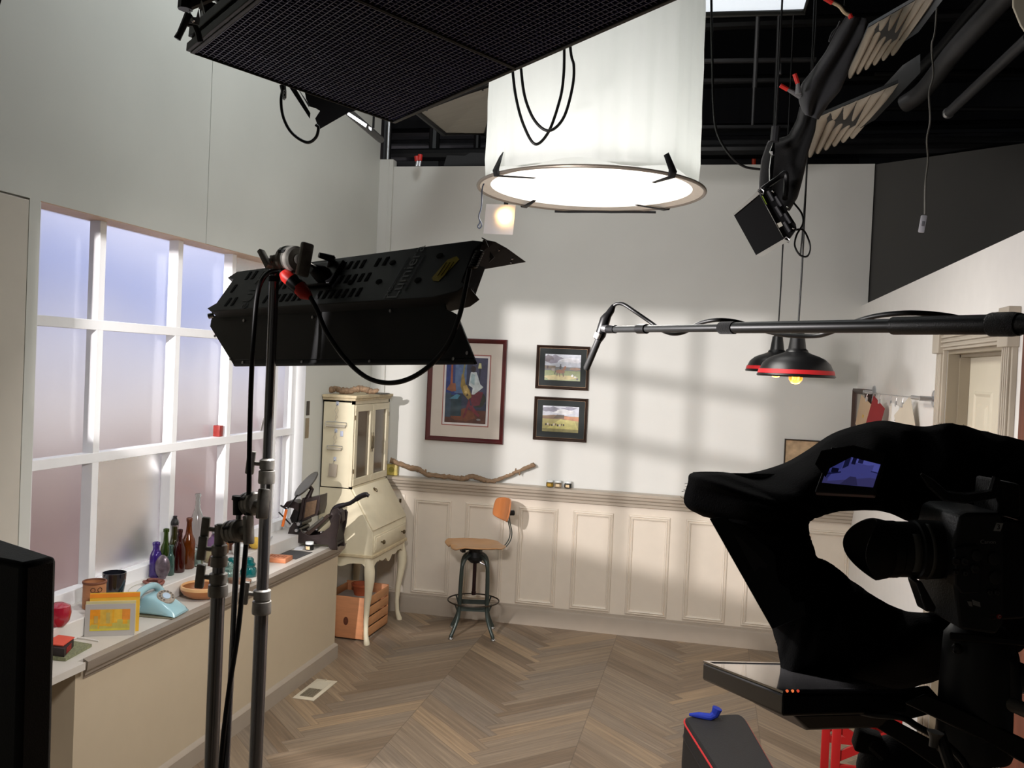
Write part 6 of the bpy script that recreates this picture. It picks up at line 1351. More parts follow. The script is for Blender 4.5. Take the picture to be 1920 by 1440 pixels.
# ------------------------------------------------------------------ boom pole with microphone
BOOM = mat('graphite_tube', (44, 45, 45), .4, .3, vary=.08)
bm_ = thing('boom_pole', 'long graphite boom pole reaching in from the right edge', 'boom pole', pt(1500, 612, 1.95)); o = bm_.location
pb = lambda u: pt(1140, 617.5, 2.55).lerp(pt(2060, 606, 1.25), u)
MB(o).cyl(pb(0), pb(.46), .0092, .0092, n=20).build('pole_tube', BOOM, bm_)
MB(o).cyl(pb(.40), pb(.76), .0125, n=20).build('pole_tube', BOOM, bm_)
MB(o).cyl(pb(.74), pb(1), .0160, n=20).build('pole_tube', BLACKM, bm_)
MB(o).cyl(pb(.38), pb(.415), .0142, n=20).build('velcro_strap', CLOTH, bm_)
for u, r_, nm in ((.118, .0128, 'velcro_strap'), (.0, .0115, 'tip_joint')):
    MB(o).cyl(pb(u), pb(u+.03), r_, n=20).build(nm, BLACKP, bm_)
def upx(x):  # parameter on the pole for an image column
    lo, hi = 0, 1
    for _ in range(40):
        m = (lo+hi)/2; c = RM.T @ (np.array(pb(m))-CAMP)
        if 960+F*c[0]/c[2] < x: lo = m
        else: hi = m
    return lo
u0, u1 = upx(1858), upx(1912)
MB(o).lathe([(.016, 0), (.0185, .001), (.0190, .004), (.0190, (pb(u1)-pb(u0)).length*.75), (.0175, (pb(u1)-pb(u0)).length), (.015, (pb(u1)-pb(u0)).length)], M=frame_from(pb(u0), (0, 0, 1), pb(u1)-pb(u0)), n=36).build('locking_collar', mat('knurled_black', (24, 24, 24), .4, vary=.3, scale=400, bump=1.0, bscale=700), bm_)
mi = thing('shotgun_microphone', 'black shotgun microphone hanging from the tip of the boom pole', 'microphone', pt(1120, 635, 2.58)); o = mi.location
MB(o).tube([pt(1098, 694, 2.62), pt(1100, 690, 2.62), pt(1127, 626, 2.58)], [.006, .0098, .0098], 16).build('mic_tube', mat('mic_black', (22, 22, 22), .5), mi)
MB(o).tube([pt(1121, 638, 2.575), pt(1126, 628, 2.575), pt(1135, 598, 2.56), pt(1140, 590, 2.56)], [.012, .0155, .0150, .011], 16).build('shock_mount', BLACKP, mi)
MB(o).tube([pt(1138, 594, 2.56), pt(1146, 582, 2.56), pt(1151, 572, 2.56)], [.011, .010, .006], 14).build('xlr_connector', BLACKP, mi)
MB(o).tube([pt(1130, 615, 2.56), pt(1142, 617, 2.55)], .011, 12).build('swivel_joint', SILVER, mi)
MB(o).tube([pt(1118.5, 634, 2.566), pt(1122.5, 624.5, 2.564)], .0102, 16).build('white_label', mat('mic_label', (190, 186, 180), .5), mi)
cable('mic_cable', 'black microphone cable coiling along the boom pole', [(1150, 574, 2.56), (1158, 569, 2.55), (1170, 571, 2.54), (1190, 584, 2.52), (1222, 606, 2.5), (1240, 619, 2.46), (1262, 626, 2.4), (1285, 622, 2.36), (1310, 607, 2.3), (1345, 600, 2.25), (1385, 604, 2.25), (1425, 618, 2.2), (1470, 628, 2.1), (1525, 630, 2.0), (1555, 624, 1.92), (1590, 608, 1.84), (1640, 593, 1.76), (1700, 587, 1.70), (1760, 590, 1.68), (1810, 600, 1.66), (1840, 620, 1.66)], 2.2, .0052)

# ------------------------------------------------------------------ teleprompter, cloth and camera
PAIRS = [((1284, 943), (1517, 1000)), ((1291, 905), (1515, 985)), ((1298, 888), (1518, 978)), ((1345, 886), (1522, 975)), ((1400, 889), (1528, 971)), ((1465, 872), (1540, 967)), ((1510, 848), (1552, 963)), ((1560, 815), (1570, 959)),
 ((1610, 798), (1590, 957)), ((1655, 790), (1620, 956)), ((1700, 797), (1650, 957)), ((1735, 801), (1680, 966)), ((1785, 795), (1702, 976)), ((1850, 811), (1730, 985)), ((1920, 827), (1755, 1000)), ((2000, 845), (1775, 1040)),
 ((2010, 1000), (1785, 1080)), ((2000, 1110), (1780, 1115)), ((1950, 1190), (1765, 1135)), ((1880, 1235), (1745, 1148)), ((1780, 1268), (1725, 1150)), ((1700, 1290), (1700, 1147)), ((1646, 1294), (1680, 1140)), ((1610, 1288), (1655, 1127)),
 ((1570, 1276), (1635, 1116)), ((1523, 1280), (1615, 1102)), ((1500, 1288), (1595, 1088)), ((1476, 1295), (1580, 1074)), ((1465, 1250), (1565, 1062)), ((1458, 1210), (1550, 1053)), ((1445, 1166), (1540, 1048)), ((1434, 1125), (1530, 1043)),
 ((1405, 1058), (1526, 1030)), ((1374, 1000), (1522, 1018)), ((1348, 974), (1520, 1010)), ((1312, 964), (1518, 1005))]
def prompter_cloth():
    rr = random.Random(9); n_ = len(PAIRS); rows = []; sub_ = 5; NR = 12
    for i in range(n_*sub_):
        a = i//sub_; f = (i % sub_)/sub_
        def cr(k, j):
            P = [Vector((PAIRS[(a+d) % n_][k][0], PAIRS[(a+d) % n_][k][1], 0)) for d in (-1, 0, 1, 2)]
            q = .5*((2*P[1])+(P[2]-P[0])*f+(2*P[0]-5*P[1]+4*P[2]-P[3])*f*f+(-P[0]+3*P[1]-3*P[2]+P[3])*f**3); return q
        o_, n2 = cr(0, 0), cr(1, 0); jag = rr.uniform(-1.3, 1.3) if (o_.y > 960 or o_.x > 1760) else 0
        row = []
        for j in range(NR+1):
            t = j/NR; q = o_.lerp(n2, t); q.x += jag*(1-t)*.8; q.y += jag*(1-t)
            ang = i/(n_*sub_)*2*PI
            T = 1.46+.14*(1-t)**2.2*(1 if t < .5 else 1)-.05*math.sin(PI*t)+.010*math.sin(ang*9+t*5)+.007*math.sin(ang*21-t*8)+.012*math.sin(q.x*.03+q.y*.045)
            if q.x > 1780 and q.y < 1240: T += .12*min(1, (q.x-1780)/60)
            row.append(pt(q.x, q.y, T))
        rows.append(row)
    rows.append(rows[0])
    return rows
R_ = prompter_cloth(); o = R_[0][0]
MBc = MB(o).grid(R_); bmesh.ops.remove_doubles(MBc.bm, verts=MBc.bm.verts, dist=1e-5)
tag(MBc.build('prompter_cloth', mat('deep_black_cloth', (5, 5, 6), 1.0, vary=.3, scale=30, bump=.5, bscale=260, spec=.1), ang=80, solid=.003), 'large black cloth draped over the teleprompter hood and camera', 'cloth')
b = MB(o); rr = random.Random(11)
for k in range(150):   # frayed threads along the raw edges
    i = rr.randrange(len(R_)-1); p = R_[i][0]; c = RM.T @ (np.array(p)-CAMP); py_ = 720+F*c[1]/c[2]; px_ = 960+F*c[0]/c[2]
    if not (py_ > 900 and px_ < 1700 or px_ > 1760): continue
    d = (p-R_[i][3]).normalized(); q = p+d*rr.uniform(.003, .008)+Vector((rr.uniform(-.004, .004), 0, rr.uniform(-.004, .004))); b.tube([p-d*.002, q], .0004, 4)
fr_ = b.build('frayed_edge', CLOTH); tag(fr_, 'frayed black threads along the raw edge of the teleprompter cloth', 'threads', kind='stuff')
tp = thing('teleprompter', 'black teleprompter with flat monitor below and hood frame under the cloth', 'teleprompter', pt(1500, 1200, 1.5)); o = tp.location
b = MB(o)
a0, a1, a2, a3 = pt(1330, 972, 1.50), pt(1420, 962, 1.50), pt(1520, 1150, 1.44), pt(1448, 1180, 1.44); dv = Vector(ray(1400, 1050)).normalized()*.16
b.hexa([a0, a1, a2, a3, a0+dv, a1+dv, a2+dv, a3+dv]); b.build('glass_frame', mat('hood_black', (26, 28, 30), .45), tp, bev=.001)
b = MB(o); a0, a1, a2, a3 = pt(1299, 885, 1.60), pt(1475, 889, 1.56), pt(1475, 897, 1.56), pt(1299, 893, 1.60); dv = Vector(ray(1400, 890)).normalized()*.2
b.hexa([a0, a1, a2, a3, a0+dv, a1+dv, a2+dv, a3+dv]); b.build('hood_top', mat('hood_edge_grey', (52, 56, 58), .5), tp, bev=.001)
plane_prism([(1375, 1000), (1388, 1008), (1440, 1060), (1436, 1066), (1424, 1062), (1415, 1075)], 1.40, .004, 'hood_bracket', mat('hood_grey', (34, 36, 40), .5), tp, o)
# monitor slab, screen up
MA, MBp, MC = pt(1318, 1242, 1.60), pt(1468, 1300, 1.22), pt(1700, 1299, 1.36); MD = MA+(MC-MBp)*1.0
nu_ = (MBp-MA).cross(MC-MBp).normalized(); nu_ = nu_ if nu_.z > 0 else -nu_
b = MB(o); b.hexa([p-nu_*.030 for p in (MA, MBp, MC, MD)]+[MA, MBp, MC, MD]); b.build('monitor_body', mat('glossy_black_bezel', (9, 9, 10), .4), tp, bev=.004)
def mp(u, v, h): return MA.lerp(MD, u).lerp(MBp.lerp(MC, u), v)+nu_*h
b = MB(o); b.hexa([mp(.05, .95, .0003), mp(.97, .95, .0003), mp(.97, .06, .0003), mp(.05, .06, .0003)]+[mp(.05, .95, .0015), mp(.97, .95, .0015), mp(.97, .06, .0015), mp(.05, .06, .0015)]); b.build('monitor_screen', mat('grey_screen', (150, 148, 150), .12, vary=0, coat=.5), tp)
b = MB(o)
for (u0_, v0_, u1_, v1_) in ((0, .0, .03, 1), (.03, .955, 1, 1), (.03, 0, 1, .05)): b.hexa([mp(u0_, v1_, 0), mp(u1_, v1_, 0), mp(u1_, v0_, 0), mp(u0_, v0_, 0), mp(u0_, v1_, .003), mp(u1_, v1_, .003), mp(u1_, v0_, .003), mp(u0_, v0_, .003)])
b.build('monitor_bezel', mat('bezel_shine', (50, 50, 54), .2, coat=.6), tp)
b = MB(o); q = pt(1520, 1330, 1.35); b.hexa([mp(.1, .97, -.030), mp(.95, .97, -.030), mp(.85, .2, -.030), mp(.1, .2, -.030)]+[mp(.25, .92, -.055), mp(.85, .92, -.055), mp(.8, .3, -.055), mp(.3, .3, -.055)]); b.build('monitor_back', BLACKP, tp, bev=.004)
for k, (u, c) in enumerate(((.03, (200, 90, 50)), (.07, (210, 110, 60)), (.11, (180, 60, 40)))):
    MB(o).ball(mp(u, 1.0, .003), .0022, 8).build('status_led', mat('led_%d' % k, c, .4, emit=1.2), tp)
plane_prism([(1560, 1335), (1600, 1326), (1640, 1330), (1790, 1410), (1830, 1440), (1800, 1470), (1700, 1400), (1620, 1350)], 1.38, .05, 'base_rail', BLACKM, tp, o, bev=.002)
plane_prism([(1650, 1298), (1740, 1285), (1780, 1330), (1690, 1352), (1640, 1340)], 1.36, .09, 'monitor_arm', BLACKM, tp, o, bev=.003)
# cinema camera
TC = 1.27
vc = thing('cinema_camera', 'black cinema camera body with lens pointing left inside the cloth', 'camera', pt(1840, 1075, TC)); o = vc.location
ex = (pt(1900, 1070, TC)-pt(1700, 1068, TC)).normalized(); ez = Vector((0, 0, 1)); ey = ez.cross(ex).normalized()  # ey points away from the photographer
kx = TC/F
def cp(px, py, d=0): return pt(px, py, TC)+ey*d
def cam_prism(poly, d0, d1, name, m, **k):
    b = MB(o); A = [b.V(cp(x, y, d0)) for x, y in poly]; B2 = [b.V(cp(x, y, d1)) for x, y in poly]; b.F(A); b.F(B2[::-1])
    for i in range(len(A)): j = (i+1) % len(A); b.F([A[i], B2[i], B2[j], A[j]])
    return b.build(name, m, vc, **k)
CAMB = mat('camera_body_black', (34, 37, 38), .5, vary=.08, bump=.2, bscale=300)
cam_prism([(1800, 968), (1815, 962), (1880, 962), (1884, 980), (1882, 1170), (1868, 1190), (1800, 1180), (1792, 1120), (1786, 1020)], 0, .12, 'body', CAMB, bev=.004)
cam_prism([(1884, 975), (1930, 980), (1932, 1165), (1884, 1168)], .012, .11, 'battery_grip', BLACKP, bev=.004)
cam_prism([(1786, 1030), (1800, 1022), (1830, 1020), (1838, 1060), (1832, 1110), (1800, 1112), (1788, 1095)], -.006, .02, 'control_panel', mat('camera_panel', (34, 36, 38), .4), bev=.002)
lc = cp(1770, 1045, .055); Ml_ = frame_from(lc, (0, 0, 1), -ex)
MB(o).lathe([(0, -.02), (.042, -.02), (.043, .0), (.043, .018), (.0405, .020), (.0405, .045), (.0415, .047), (.0415, .062), (.0385, .064), (.037, .066)], M=Ml_, n=48).build('lens_barrel', mat('lens_black', (16, 17, 18), .4, vary=.05), vc, ang=25)
rows = []
for k in range(48):
    a = 2*PI*k/48; pet = .5-.5*math.cos(2*a); f_ = .076+.030*pet; row = []
    for r_, z_ in ((.040, .058), (.0425, .062), (.0450, .074), (.0452, f_), (.0435, f_), (.0432, .074), (.036, .064)): row.append(Ml_ @ Vector((r_*math.cos(a), r_*math.sin(a), z_)))
    rows.append(row)
rows.append(rows[0]); MB(o).grid(rows).build('lens_hood', mat('hood_felt_black', (11, 11, 12), .6), vc, ang=50)
MB(o).lathe([(0, .060), (.034, .060), (.020, .066), (0, .068)], M=Ml_, n=36).build('front_glass', mat('lens_glass', (12, 14, 20), .03, vary=0, coat=1), vc)
def arc_strip(r0, z0, z1_, a0_, a1_, name, m):
    rows = [[Ml_ @ Vector((r0*math.cos(a), r0*math.sin(a), z_)) for z_ in (z0, z1_)] for a in np.linspace(a0_, a1_, 20)]; MB(o).grid(rows).build(name, m, vc, solid=.0006)
fa = math.atan2(*[(Ml_.to_3x3().inverted() @ (-ey)).y, (Ml_.to_3x3().inverted() @ (-ey)).x])
arc_strip(.0436, .004, .009, fa-1.2, fa+1.2, 'focus_tape', mat('grey_tape', (92, 92, 88), .7, vary=.05)); arc_strip(.0412, .024, .034, fa-.7, fa+.75, 'focus_tape', mat('grey_tape', (92, 92, 88), .7))
Mf = frame_from(cp(1852, 1016, -.001), ex, -ey)
DIM = mat('dim_white_print', (150, 150, 150), .5)
MT = Matrix.Translation(-o)
text('brand_lettering', 'Canon', .0075, MT @ frame_from(cp(1852, 1016, -.0008), ex, -ey), DIM, vc, .0002, 1.1)
cam_prism([(1868, 980), (1880, 981), (1875, 996), (1862, 995)], -.0015, -.0003, 'number_tape', mat('white_tape', (170, 172, 172), .6))
text('number_lettering', '3', .010, MT @ frame_from(cp(1871, 988, -.0019), ex, -ey), BLACK, vc, .0002)
text('model_lettering', 'EOS', .0042, MT @ frame_from(cp(1861, 1153, -.0008), ex, -ey), mat('dim_red_print', (90, 60, 56), .5), vc, .0002)
text('model_lettering', 'C300', .0042, MT @ frame_from(cp(1861, 1160, -.0008), ex, -ey), mat('dim_red_print', (90, 60, 56), .5), vc, .0002)
MB(o).lathe([(.0, 0), (.0036, 0), (.0034, .001), (0, .0012)], M=frame_from(cp(1873, 1156, 0), ex, -ey), n=20).build('red_badge', mat('red_badge', (170, 50, 44), .5), vc)
text('badge_lettering', 'C', .006, MT @ frame_from(cp(1873, 1156, -.0016), ex, -ey), mat('badge_white', (220, 200, 196), .5), vc, .0002)
cam_prism([(1813, 1127), (1821, 1128), (1823, 1137), (1817, 1136)], -.001, -.0002, 'paper_label', DIM); cam_prism([(1822, 1124), (1837, 1129), (1838, 1138), (1824, 1134)], -.001, -.0002, 'paper_label', DIM)
for x, y, r_ in ((1787, 1050, .006), (1804, 1050, .006), (1826, 1040, .008), (1823, 1064, .007), (1863, 1047, .0095), (1866, 1083, .010), (1855, 1110, .004), (1868, 1110, .004), (1787, 1070, .004), (1805, 1072, .004)):
    d_ = -.0065 if x < 1835 else -.0002
    MB(o).lathe([(0, 0), (r_, 0), (r_*.95, .003), (r_*.6, .004), (0, .003)], M=frame_from(cp(x, y, d_), ex, -ey), n=22).build('button', mat('button_dark', (46, 46, 46), .35), vc)
cam_prism([(1735, 1100), (1747, 1100), (1775, 1150), (1772, 1160), (1755, 1158)], .03, .06, 'lens_support', BLACKM, bev=.002)
b = MB(o); b.tube([cp(1745, 893, .03), cp(1762, 910, .03), (cp(1790, 935, .03)), cp(1830, 940, .03), cp(1880, 932, .03), cp(1890, 900, .03)], [.002, .007, .008, .008, .008, .006], 8); b.build('top_handle', CLOTH, vc)
cam_prism([(1890, 905), (1930, 912), (1930, 975), (1885, 972)], .02, .09, 'top_unit', CLOTH, bev=.004)
# small monitor with the bluish live picture
sm = thing('field_monitor', 'small monitor glowing blue with a dim picture of the set', 'monitor', pt(1598, 885, 1.36)); o = sm.location
Q = [pt(1541, 905, 1.36), pt(1637, 914, 1.33), pt(1652, 868, 1.335), pt(1562, 845, 1.37)]
qn = (Q[1]-Q[0]).cross(Q[3]-Q[0]).normalized(); qn = qn if qn.dot(Vector(CAMP)-Q[0]) > 0 else -qn
def sq(u, v, h=0): return Q[0].lerp(Q[1], u).lerp(Q[3].lerp(Q[2], u), v)+qn*h
b = MB(o); b.hexa([sq(-.08, -.3, -.02), sq(1.08, -.3, -.02), sq(1.06, 1.12, -.02), sq(-.06, 1.12, -.02), sq(-.08, -.3, -.001), sq(1.08, -.3, -.001), sq(1.06, 1.12, -.001), sq(-.06, 1.12, -.001)]); b.build('monitor_case', mat('monitor_case_black', (8, 8, 9), .5), sm, bev=.002)
scn = [(rect(0, 0, 1, 1), (70, 72, 140)), (rect(0, 0, .3, 1), (40, 42, 96)), (rect(.0, .0, 1, .35), (62, 60, 110)), (rect(.42, .55, 1, .98), (86, 90, 170)), ([(.42, .62), (1, .55), (1, .60), (.42, .67)], (40, 42, 90)), (rect(.30, .5, .40, 1), (24, 26, 60)), (rect(.44, .72, .52, .95), (20, 20, 50)),
       ([(.0, .5), (.2, .8), (.28, .9), (.28, .5), (.12, .3)], (58, 62, 130)), (rect(.1, .35, .24, .5), (12, 12, 34)), ([(.0, .3), (.3, .42), (.3, .38), (0, .24)], (20, 22, 56)), (rect(.56, .80, .66, .95), (30, 30, 70)), ([(.35, 0), (.5, .3), (.62, .3), (.7, 0)], (48, 46, 84))]
b = MB(o); ms = []
for k, (poly, c) in enumerate(scn):
    mm = mat('screen_%d_%d_%d' % c, c, .3, vary=.15, scale=60, emit=.55)
    if mm not in ms: ms.append(mm)
    b.mi = ms.index(mm); b.F([b.V(sq(u, v, .0002+.00008*k)) for u, v in poly])
b.build('live_picture', ms, sm, recalc=False)
plane_prism([(1528, 870), (1548, 895), (1556, 878), (1596, 857), (1655, 872), (1660, 850), (1600, 835), (1540, 845)], 1.325, .004, 'cloth_flap', CLOTH, sm, o)
# tripod under the camera
tr = thing('camera_tripod', 'heavy black tripod and fluid head carrying camera and teleprompter', 'tripod', Vector((pt(1835, 1300, 1.35).x, pt(1835, 1300, 1.35).y, 0))); o = tr.location
hx = pt(1832, 1250, 1.35)
MB(o).lathe([(0, -.13), (.052, -.13), (.055, -.12), (.052, -.10), (.050, .0), (.048, .045), (.036, .062), (.024, .066), (.018, .085), (0, .09)], c=hx, n=36).build('fluid_head', mat('head_grey_black', (38, 39, 40), .45, vary=.08), tr)
b = MB(o); b.tube([pt(1882, 1235, 1.32), pt(1892, 1245, 1.32), pt(1896, 1290, 1.32), pt(1896, 1330, 1.32)], .014, 12); b.build('pan_lever', mat('knob_grey', (46, 46, 46), .5), tr); MB(o).ball(pt(1795, 1216, 1.31), .008, 10).build('small_knob', BLACKP, tr); b = MB(o).ball(pt(1905, 1268, 1.33), .022, 14); b.build('drag_knob', mat('knob_grey', (46, 46, 46), .5), tr)
P4 = [(1700, 1310), (1760, 1300), (1930, 1400), (1930, 1440), (1850, 1400)]
plane_prism([(1695, 1318), (1735, 1300), (1780, 1318), (1935, 1392), (1935, 1440), (1840, 1388)], 1.30, .10, 'head_plate', mat('plate_black', (22, 23, 23), .4), tr, o, bev=.003)
plane_prism([(1780, 1185), (1930, 1200), (1930, 1212), (1780, 1200)], 1.30, .10, 'quick_plate', BLACKM, tr, o, bev=.002)
MB(o).tube([pt(1900, 1322, 1.25), pt(1970, 1352, 1.15)], .010, 12).build('support_rod', mat('rod_grey', (120, 116, 110), .35, .6), tr); MB(o).tube([pt(1885, 1298, 1.45), pt(1980, 1296, 1.40)], .003, 8).build('thin_rod', SILVER, tr)
c0 = pt(1838, 1345, 1.38)
MB(o).cyl((c0.x, c0.y, .65), (c0.x, c0.y, c0.z), .019).build('centre_column', mat('column_black', (18, 18, 19), .35), tr)
MB(o).lathe([(0, 0), (.05, 0), (.06, .03), (.05, .07), (0, .07)], c=(c0.x, c0.y, 1.0), n=28).build('tripod_bowl', BLACKM, tr)
for a in (.5, 2.6, 4.7):
    MB(o).tube([(c0.x+.05*math.cos(a), c0.y+.05*math.sin(a), 1.02), (c0.x+.45*math.cos(a), c0.y+.45*math.sin(a), .02)], [.024, .018], 12).build('leg', BLACKM, tr)
MB(o).tube([pt(1852, 1340, 1.36), pt(1862, 1352, 1.36), pt(1868, 1345, 1.36), pt(1862, 1330, 1.36)], .004, 8).build('cable_ring', BLACKM, tr)
MB(o).tube([pt(1754, 1372, 1.2), pt(1752, 1385, 1.2), pt(1750, 1400, 1.2)], [.011, .006, .006], 12).build('small_knob', mat('pale_knob', (96, 94, 90), .5), tr)
MB(o).tube([pt(1760, 1372, 1.21), pt(1785, 1445, 1.19)], .008, 10).build('pan_handle', mat('handle_grey', (44, 44, 44), .5), tr)
bg = thing('black_pouch', 'round black padded pouch hanging below the teleprompter rail', 'pouch', pt(1700, 1420, 1.5)); o = bg.location
MB(o).ball(pt(1690, 1448, 1.5), .062, 24, (1.15, 1, .95)).bx(-.03, .01, -.02, .02, -.012, .022, M=Matrix.Translation(pt(1636, 1398, 1.5)) @ Matrix.Rotation(.2, 4, 'Y'), bev=.004).build('pouch_body', CLOTH, bg, ang=60)
MB(o).tube([pt(1660, 1420, 1.47), pt(1640, 1400, 1.48), pt(1628, 1394, 1.5)], .010, 8).build('strap', CLOTH, bg)
cable('camera_cable', 'black cable looping under the teleprompter beside the tripod', [(1600, 1332, 1.33), (1640, 1340, 1.3), (1690, 1345, 1.28), (1720, 1362, 1.28), (1760, 1385, 1.28), (1800, 1420, 1.27), (1830, 1470, 1.25)], 1.3, .005)
cable('camera_cable', 'thin black cable hanging beside the tripod column at the bottom right', [(1875, 1180, 1.42), (1900, 1215, 1.42), (1908, 1245, 1.42), (1902, 1290, 1.45), (1915, 1320, 1.5)], 1.4, .004)

# ------------------------------------------------------------------ bag, blue cloth and red stool on the floor
def on(px, py, z_): return pz(px, py, z_)
bz = .42
q0, q1 = on(1278, 1342, bz), on(1392, 1336, bz); fwd = (on(1340, 1440, bz)-on(1278, 1342, bz)); q3, q2 = q0+fwd*1.45, q1+(on(1452, 1440, bz)-q1)*1.45
bag = thing('camera_bag', 'soft black equipment bag with red piping on the floor at the bottom of the view', 'bag', Vector(((q0.x+q2.x)/2, (q0.y+q2.y)/2, 0))); o = bag.location
b = MB(o); rows = []
cc = (q0+q1+q2+q3)/4; base = [(q0+(cc-q0)*.03), (q1+(cc-q1)*.03), (q2+(cc-q2)*.03), (q3+(cc-q3)*.03)]
def rr_poly(P, z_, k=.12, n=5):
    out = []
    for i in range(4):
        a, c, d = P[i-1], P[i], P[(i+1) % 4]
        for j in range(n+1):
            t = j/n; p = (c+(a-c)*k).lerp(c, t).lerp(c.lerp(c+(d-c)*k, t), t); out.append(Vector((p.x, p.y, z_)))
    return out
def scl(P, s): m = sum(P, Vector())/len(P); return [m+(p-m)*s for p in P]
TP = [q0, q1, q2, q3]
rows = [rr_poly(scl(TP, .90), .0), rr_poly(scl(TP, .97), .03), rr_poly(scl(TP, 1.02), .22), rr_poly(TP, .39), rr_poly(scl(TP, .985), .414), rr_poly(scl(TP, .93), .424)]
b.grid(rows, closed=True); b.F([b.V(p) for p in rows[-1]]); b.F([b.V(p) for p in rows[0]]); b.build('bag_body', mat('bag_nylon', (26, 25, 26), .7, vary=.1, bump=.3, bscale=200), bag, ang=50)
MB(o).tube(rr_poly(scl(TP, 1.002), .405), .0045, 8, closed=True).build('red_piping', mat('red_piping', (190, 40, 44), .5), bag)
MB(o).tube(rr_poly(scl(TP, 1.012), .34), .003, 6, closed=True).build('zip', mat('zip_dark', (52, 50, 50), .4, .5), bag)
P = on(1312, 1330, bz); bq = thing('blue_cloth', 'bright blue cloth scrap lying on the far end of the black bag', 'cloth', Vector((q0.lerp(q1, .35).x, q0.lerp(q1, .35).y-.06, .425)))
MB().tube([(-.06, .01, .006), (-.02, 0, .012), (.03, .0, .010), (.05, .01, .02), (.06, .01, .05)], [.006, .014, .016, .018, .022], 10).build('cloth_fold', mat('royal_blue_cloth', (22, 46, 150), .8, vary=.15, bump=.3), bq)
RS = mat('red_steel', (186, 34, 34), .4, vary=.06)
f0, f1 = pt(1570, 1352, 3.55), pt(1660, 1362, 3.55); xl, xr = f0.x, f1.x+.03; yf = f0.y; zt = f0.z
st2 = thing('red_step_stool', 'red steel trestle stool with X-braced ends standing on the floor under the teleprompter', 'stool', ((xl+xr)/2, yf+.15, 0)); o = st2.location
for yy in (yf, yf+.30):
    for xx in (xl, xr): MB(o).bx(xx-.016, xx+.016, yy-.012, yy+.012, 0, zt+.02, bev=.002).build('leg', RS, st2)
    MB(o).bx(xl, xr, yy-.010, yy+.010, zt-.20, zt-.17).build('crossbar', RS, st2)
    b = MB(o); b.hexa([Vector((xl, yy-.006, zt-.165)), Vector((xl, yy-.006, zt-.125)), Vector((xr, yy-.006, zt)), Vector((xr, yy-.006, zt-.04)), Vector((xl, yy+.006, zt-.165)), Vector((xl, yy+.006, zt-.125)), Vector((xr, yy+.006, zt)), Vector((xr, yy+.006, zt-.04))]); b.build('brace', RS, st2)
    b = MB(o); b.hexa([Vector((xl, yy-.006, zt)), Vector((xl, yy-.006, zt-.04)), Vector((xr, yy-.006, zt-.165)), Vector((xr, yy-.006, zt-.125)), Vector((xl, yy+.006, zt)), Vector((xl, yy+.006, zt-.04)), Vector((xr, yy+.006, zt-.165)), Vector((xr, yy+.006, zt-.125))]); b.build('brace', RS, st2)
MB(o).bx(xl-.02, xr+.02, yf-.02, yf+.32, zt+.02, zt+.045, bev=.004).build('top', RS, st2)

# ------------------------------------------------------------------ big black monitor at the left edge
K = pt(43, 1057, .98); R1 = pt(108, 1046, 1.02); zt_ = K.z
mon = thing('studio_monitor', 'large black studio monitor housing cutting in at the lower left edge', 'monitor', (K.x-.15, K.y+.1, 0)); o = mon.location
R1 = Vector((R1.x, R1.y, zt_)); ed = (R1-K); Lw = Vector((-.42, -.02, 0)); bk = ed
top = [K, K+ed, K+ed+Vector((-.40, .10, .035)), K+Vector((-.46, .02, .03))]
b = MB(o); b.hexa([Vector((p.x+.012, p.y, .55)) for p in top[:2]]+[Vector((p.x, p.y, .55)) for p in top[2:]]+top); b.build('housing', mat('monitor_black_plastic', (15, 15, 16), .5, vary=.08, bump=.15, bscale=500), mon, bev=.006)
MB(o).bx(K.x-.30, K.x-.22, K.y+.04, K.y+.10, .05, .56).bx(K.x-.45, K.x+.0, K.y-.1, K.y+.25, 0, .05, bev=.01).build('foot_stand', BLACKM, mon)

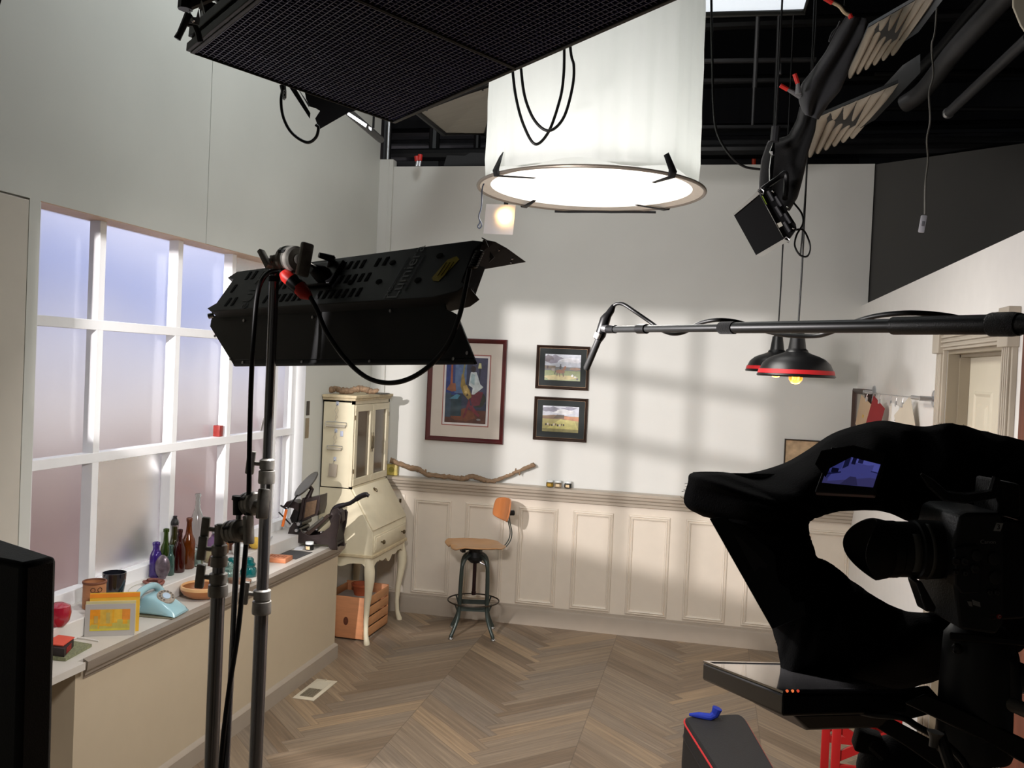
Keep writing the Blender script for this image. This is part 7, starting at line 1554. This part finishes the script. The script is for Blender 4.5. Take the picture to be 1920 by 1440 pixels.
# ------------------------------------------------------------------ unseen window-pane flag, cut to shape the key light (just outside the view)
kd = (Vector((-.75, 6.7, 1.35))-KEY).normalized(); Gc = KEY+kd*.80
MGo = frame_from(Gc, (1, 0, 0), -kd)    # plane facing the lamp
Mi = MGo.inverted()
def gproj(P):   # shadow point on the set back to the flag plane (local xy)
    d = (Vector(P)-KEY); t = (Gc-KEY).dot(kd)/d.dot(kd); q = Mi @ (KEY+d*t); return q.x, q.y
gf = thing('window_gobo_frame', 'unseen black flag cut like a paned window to shape the key light', 'flag', Gc, R=MGo.to_3x3())
def pw(x, z_): return gproj((x, YB, z_))
EDG = [(2.40, .02), (2.06, .12), (1.97, .12), (1.575, .135), (1.485, .135), (.70, .2), (.62, .2), (.60, .17)]
def zk(k, x): return EDG[k][0]-EDG[k][1]*(x+1.5)
VB = [(-1.165, -1.105), (-.655, -.585), (-.155, -.075)]
XA, XB = -1.555, .40
b = MB()
def plate(P): b.prism([pw(*q) for q in P], .004)
plate([(XB, -2), (3.2, -2), (3.2, 5), (XB, 5)])
plate([(-4.2, zk(0, -4.2)), (XB, zk(0, XB)), (XB, 5), (-4.2, 5)])
plate([(-2.29, zk(7, -2.29)), (XB, zk(7, XB)), (XB, .03), (-1.25, .02), (-1.83, -.07), (-2.29, -.26)]); plate([(-3.36, .45), (-2.79, .45), (-2.79, -2), (-3.36, -2)]); plate([(-2.80, -.48), (-2.45, -.48), (-1.76, -.25), (-1.25, -.12), (XB, -.06), (XB, -2), (-2.80, -2)])
sx0 = KEY.x+(-2.47-KEY.x)*(YB-KEY.y)/(5.78-KEY.y); sx1 = KEY.x+(-2.22-KEY.x)*(YB-KEY.y)/(5.78-KEY.y)
plate([(-4.2, -2), (-3.35, -2), (-3.35, 5), (-4.2, 5)]); plate([(-2.80, -2), (sx0, -2), (sx0, 5), (-2.80, 5)]); plate([(sx1, -.25), (XA, .0), (XA, 5), (sx1, 5)])
for a, c in VB: plate([(a, zk(7, a)), (c, zk(7, c)), (c, zk(0, c)), (a, zk(0, a))])
for a, c in ((1, 2), (3, 4), (5, 6)): plate([(XA, zk(c, XA)), (XB, zk(c, XB)), (XB, zk(a, XB)), (XA, zk(a, XA))])
b.build('flag_sheet', mat('flag_black', (12, 12, 12), .9), gf)
gs = thing('light_stand', 'black stand holding the paned flag and key light, left of the view', 'light stand', (-2.37, 1.58, 0))
MB().cyl((0, 0, 0), (0, 0, Gc.z+.42), .014).build('pole_tube', BLACKM, gs)
MB().tube([(0, 0, Gc.z+.38), (.40, .09, Gc.z+.38)], .008, 8).build('arm_rod', GUN, gs)
for a in (0.3, 2.4, 4.5): MB().tube([(0, 0, .3), (.22*math.cos(a), .22*math.sin(a), .012)], .010, 8).build('leg', BLACKM, gs)
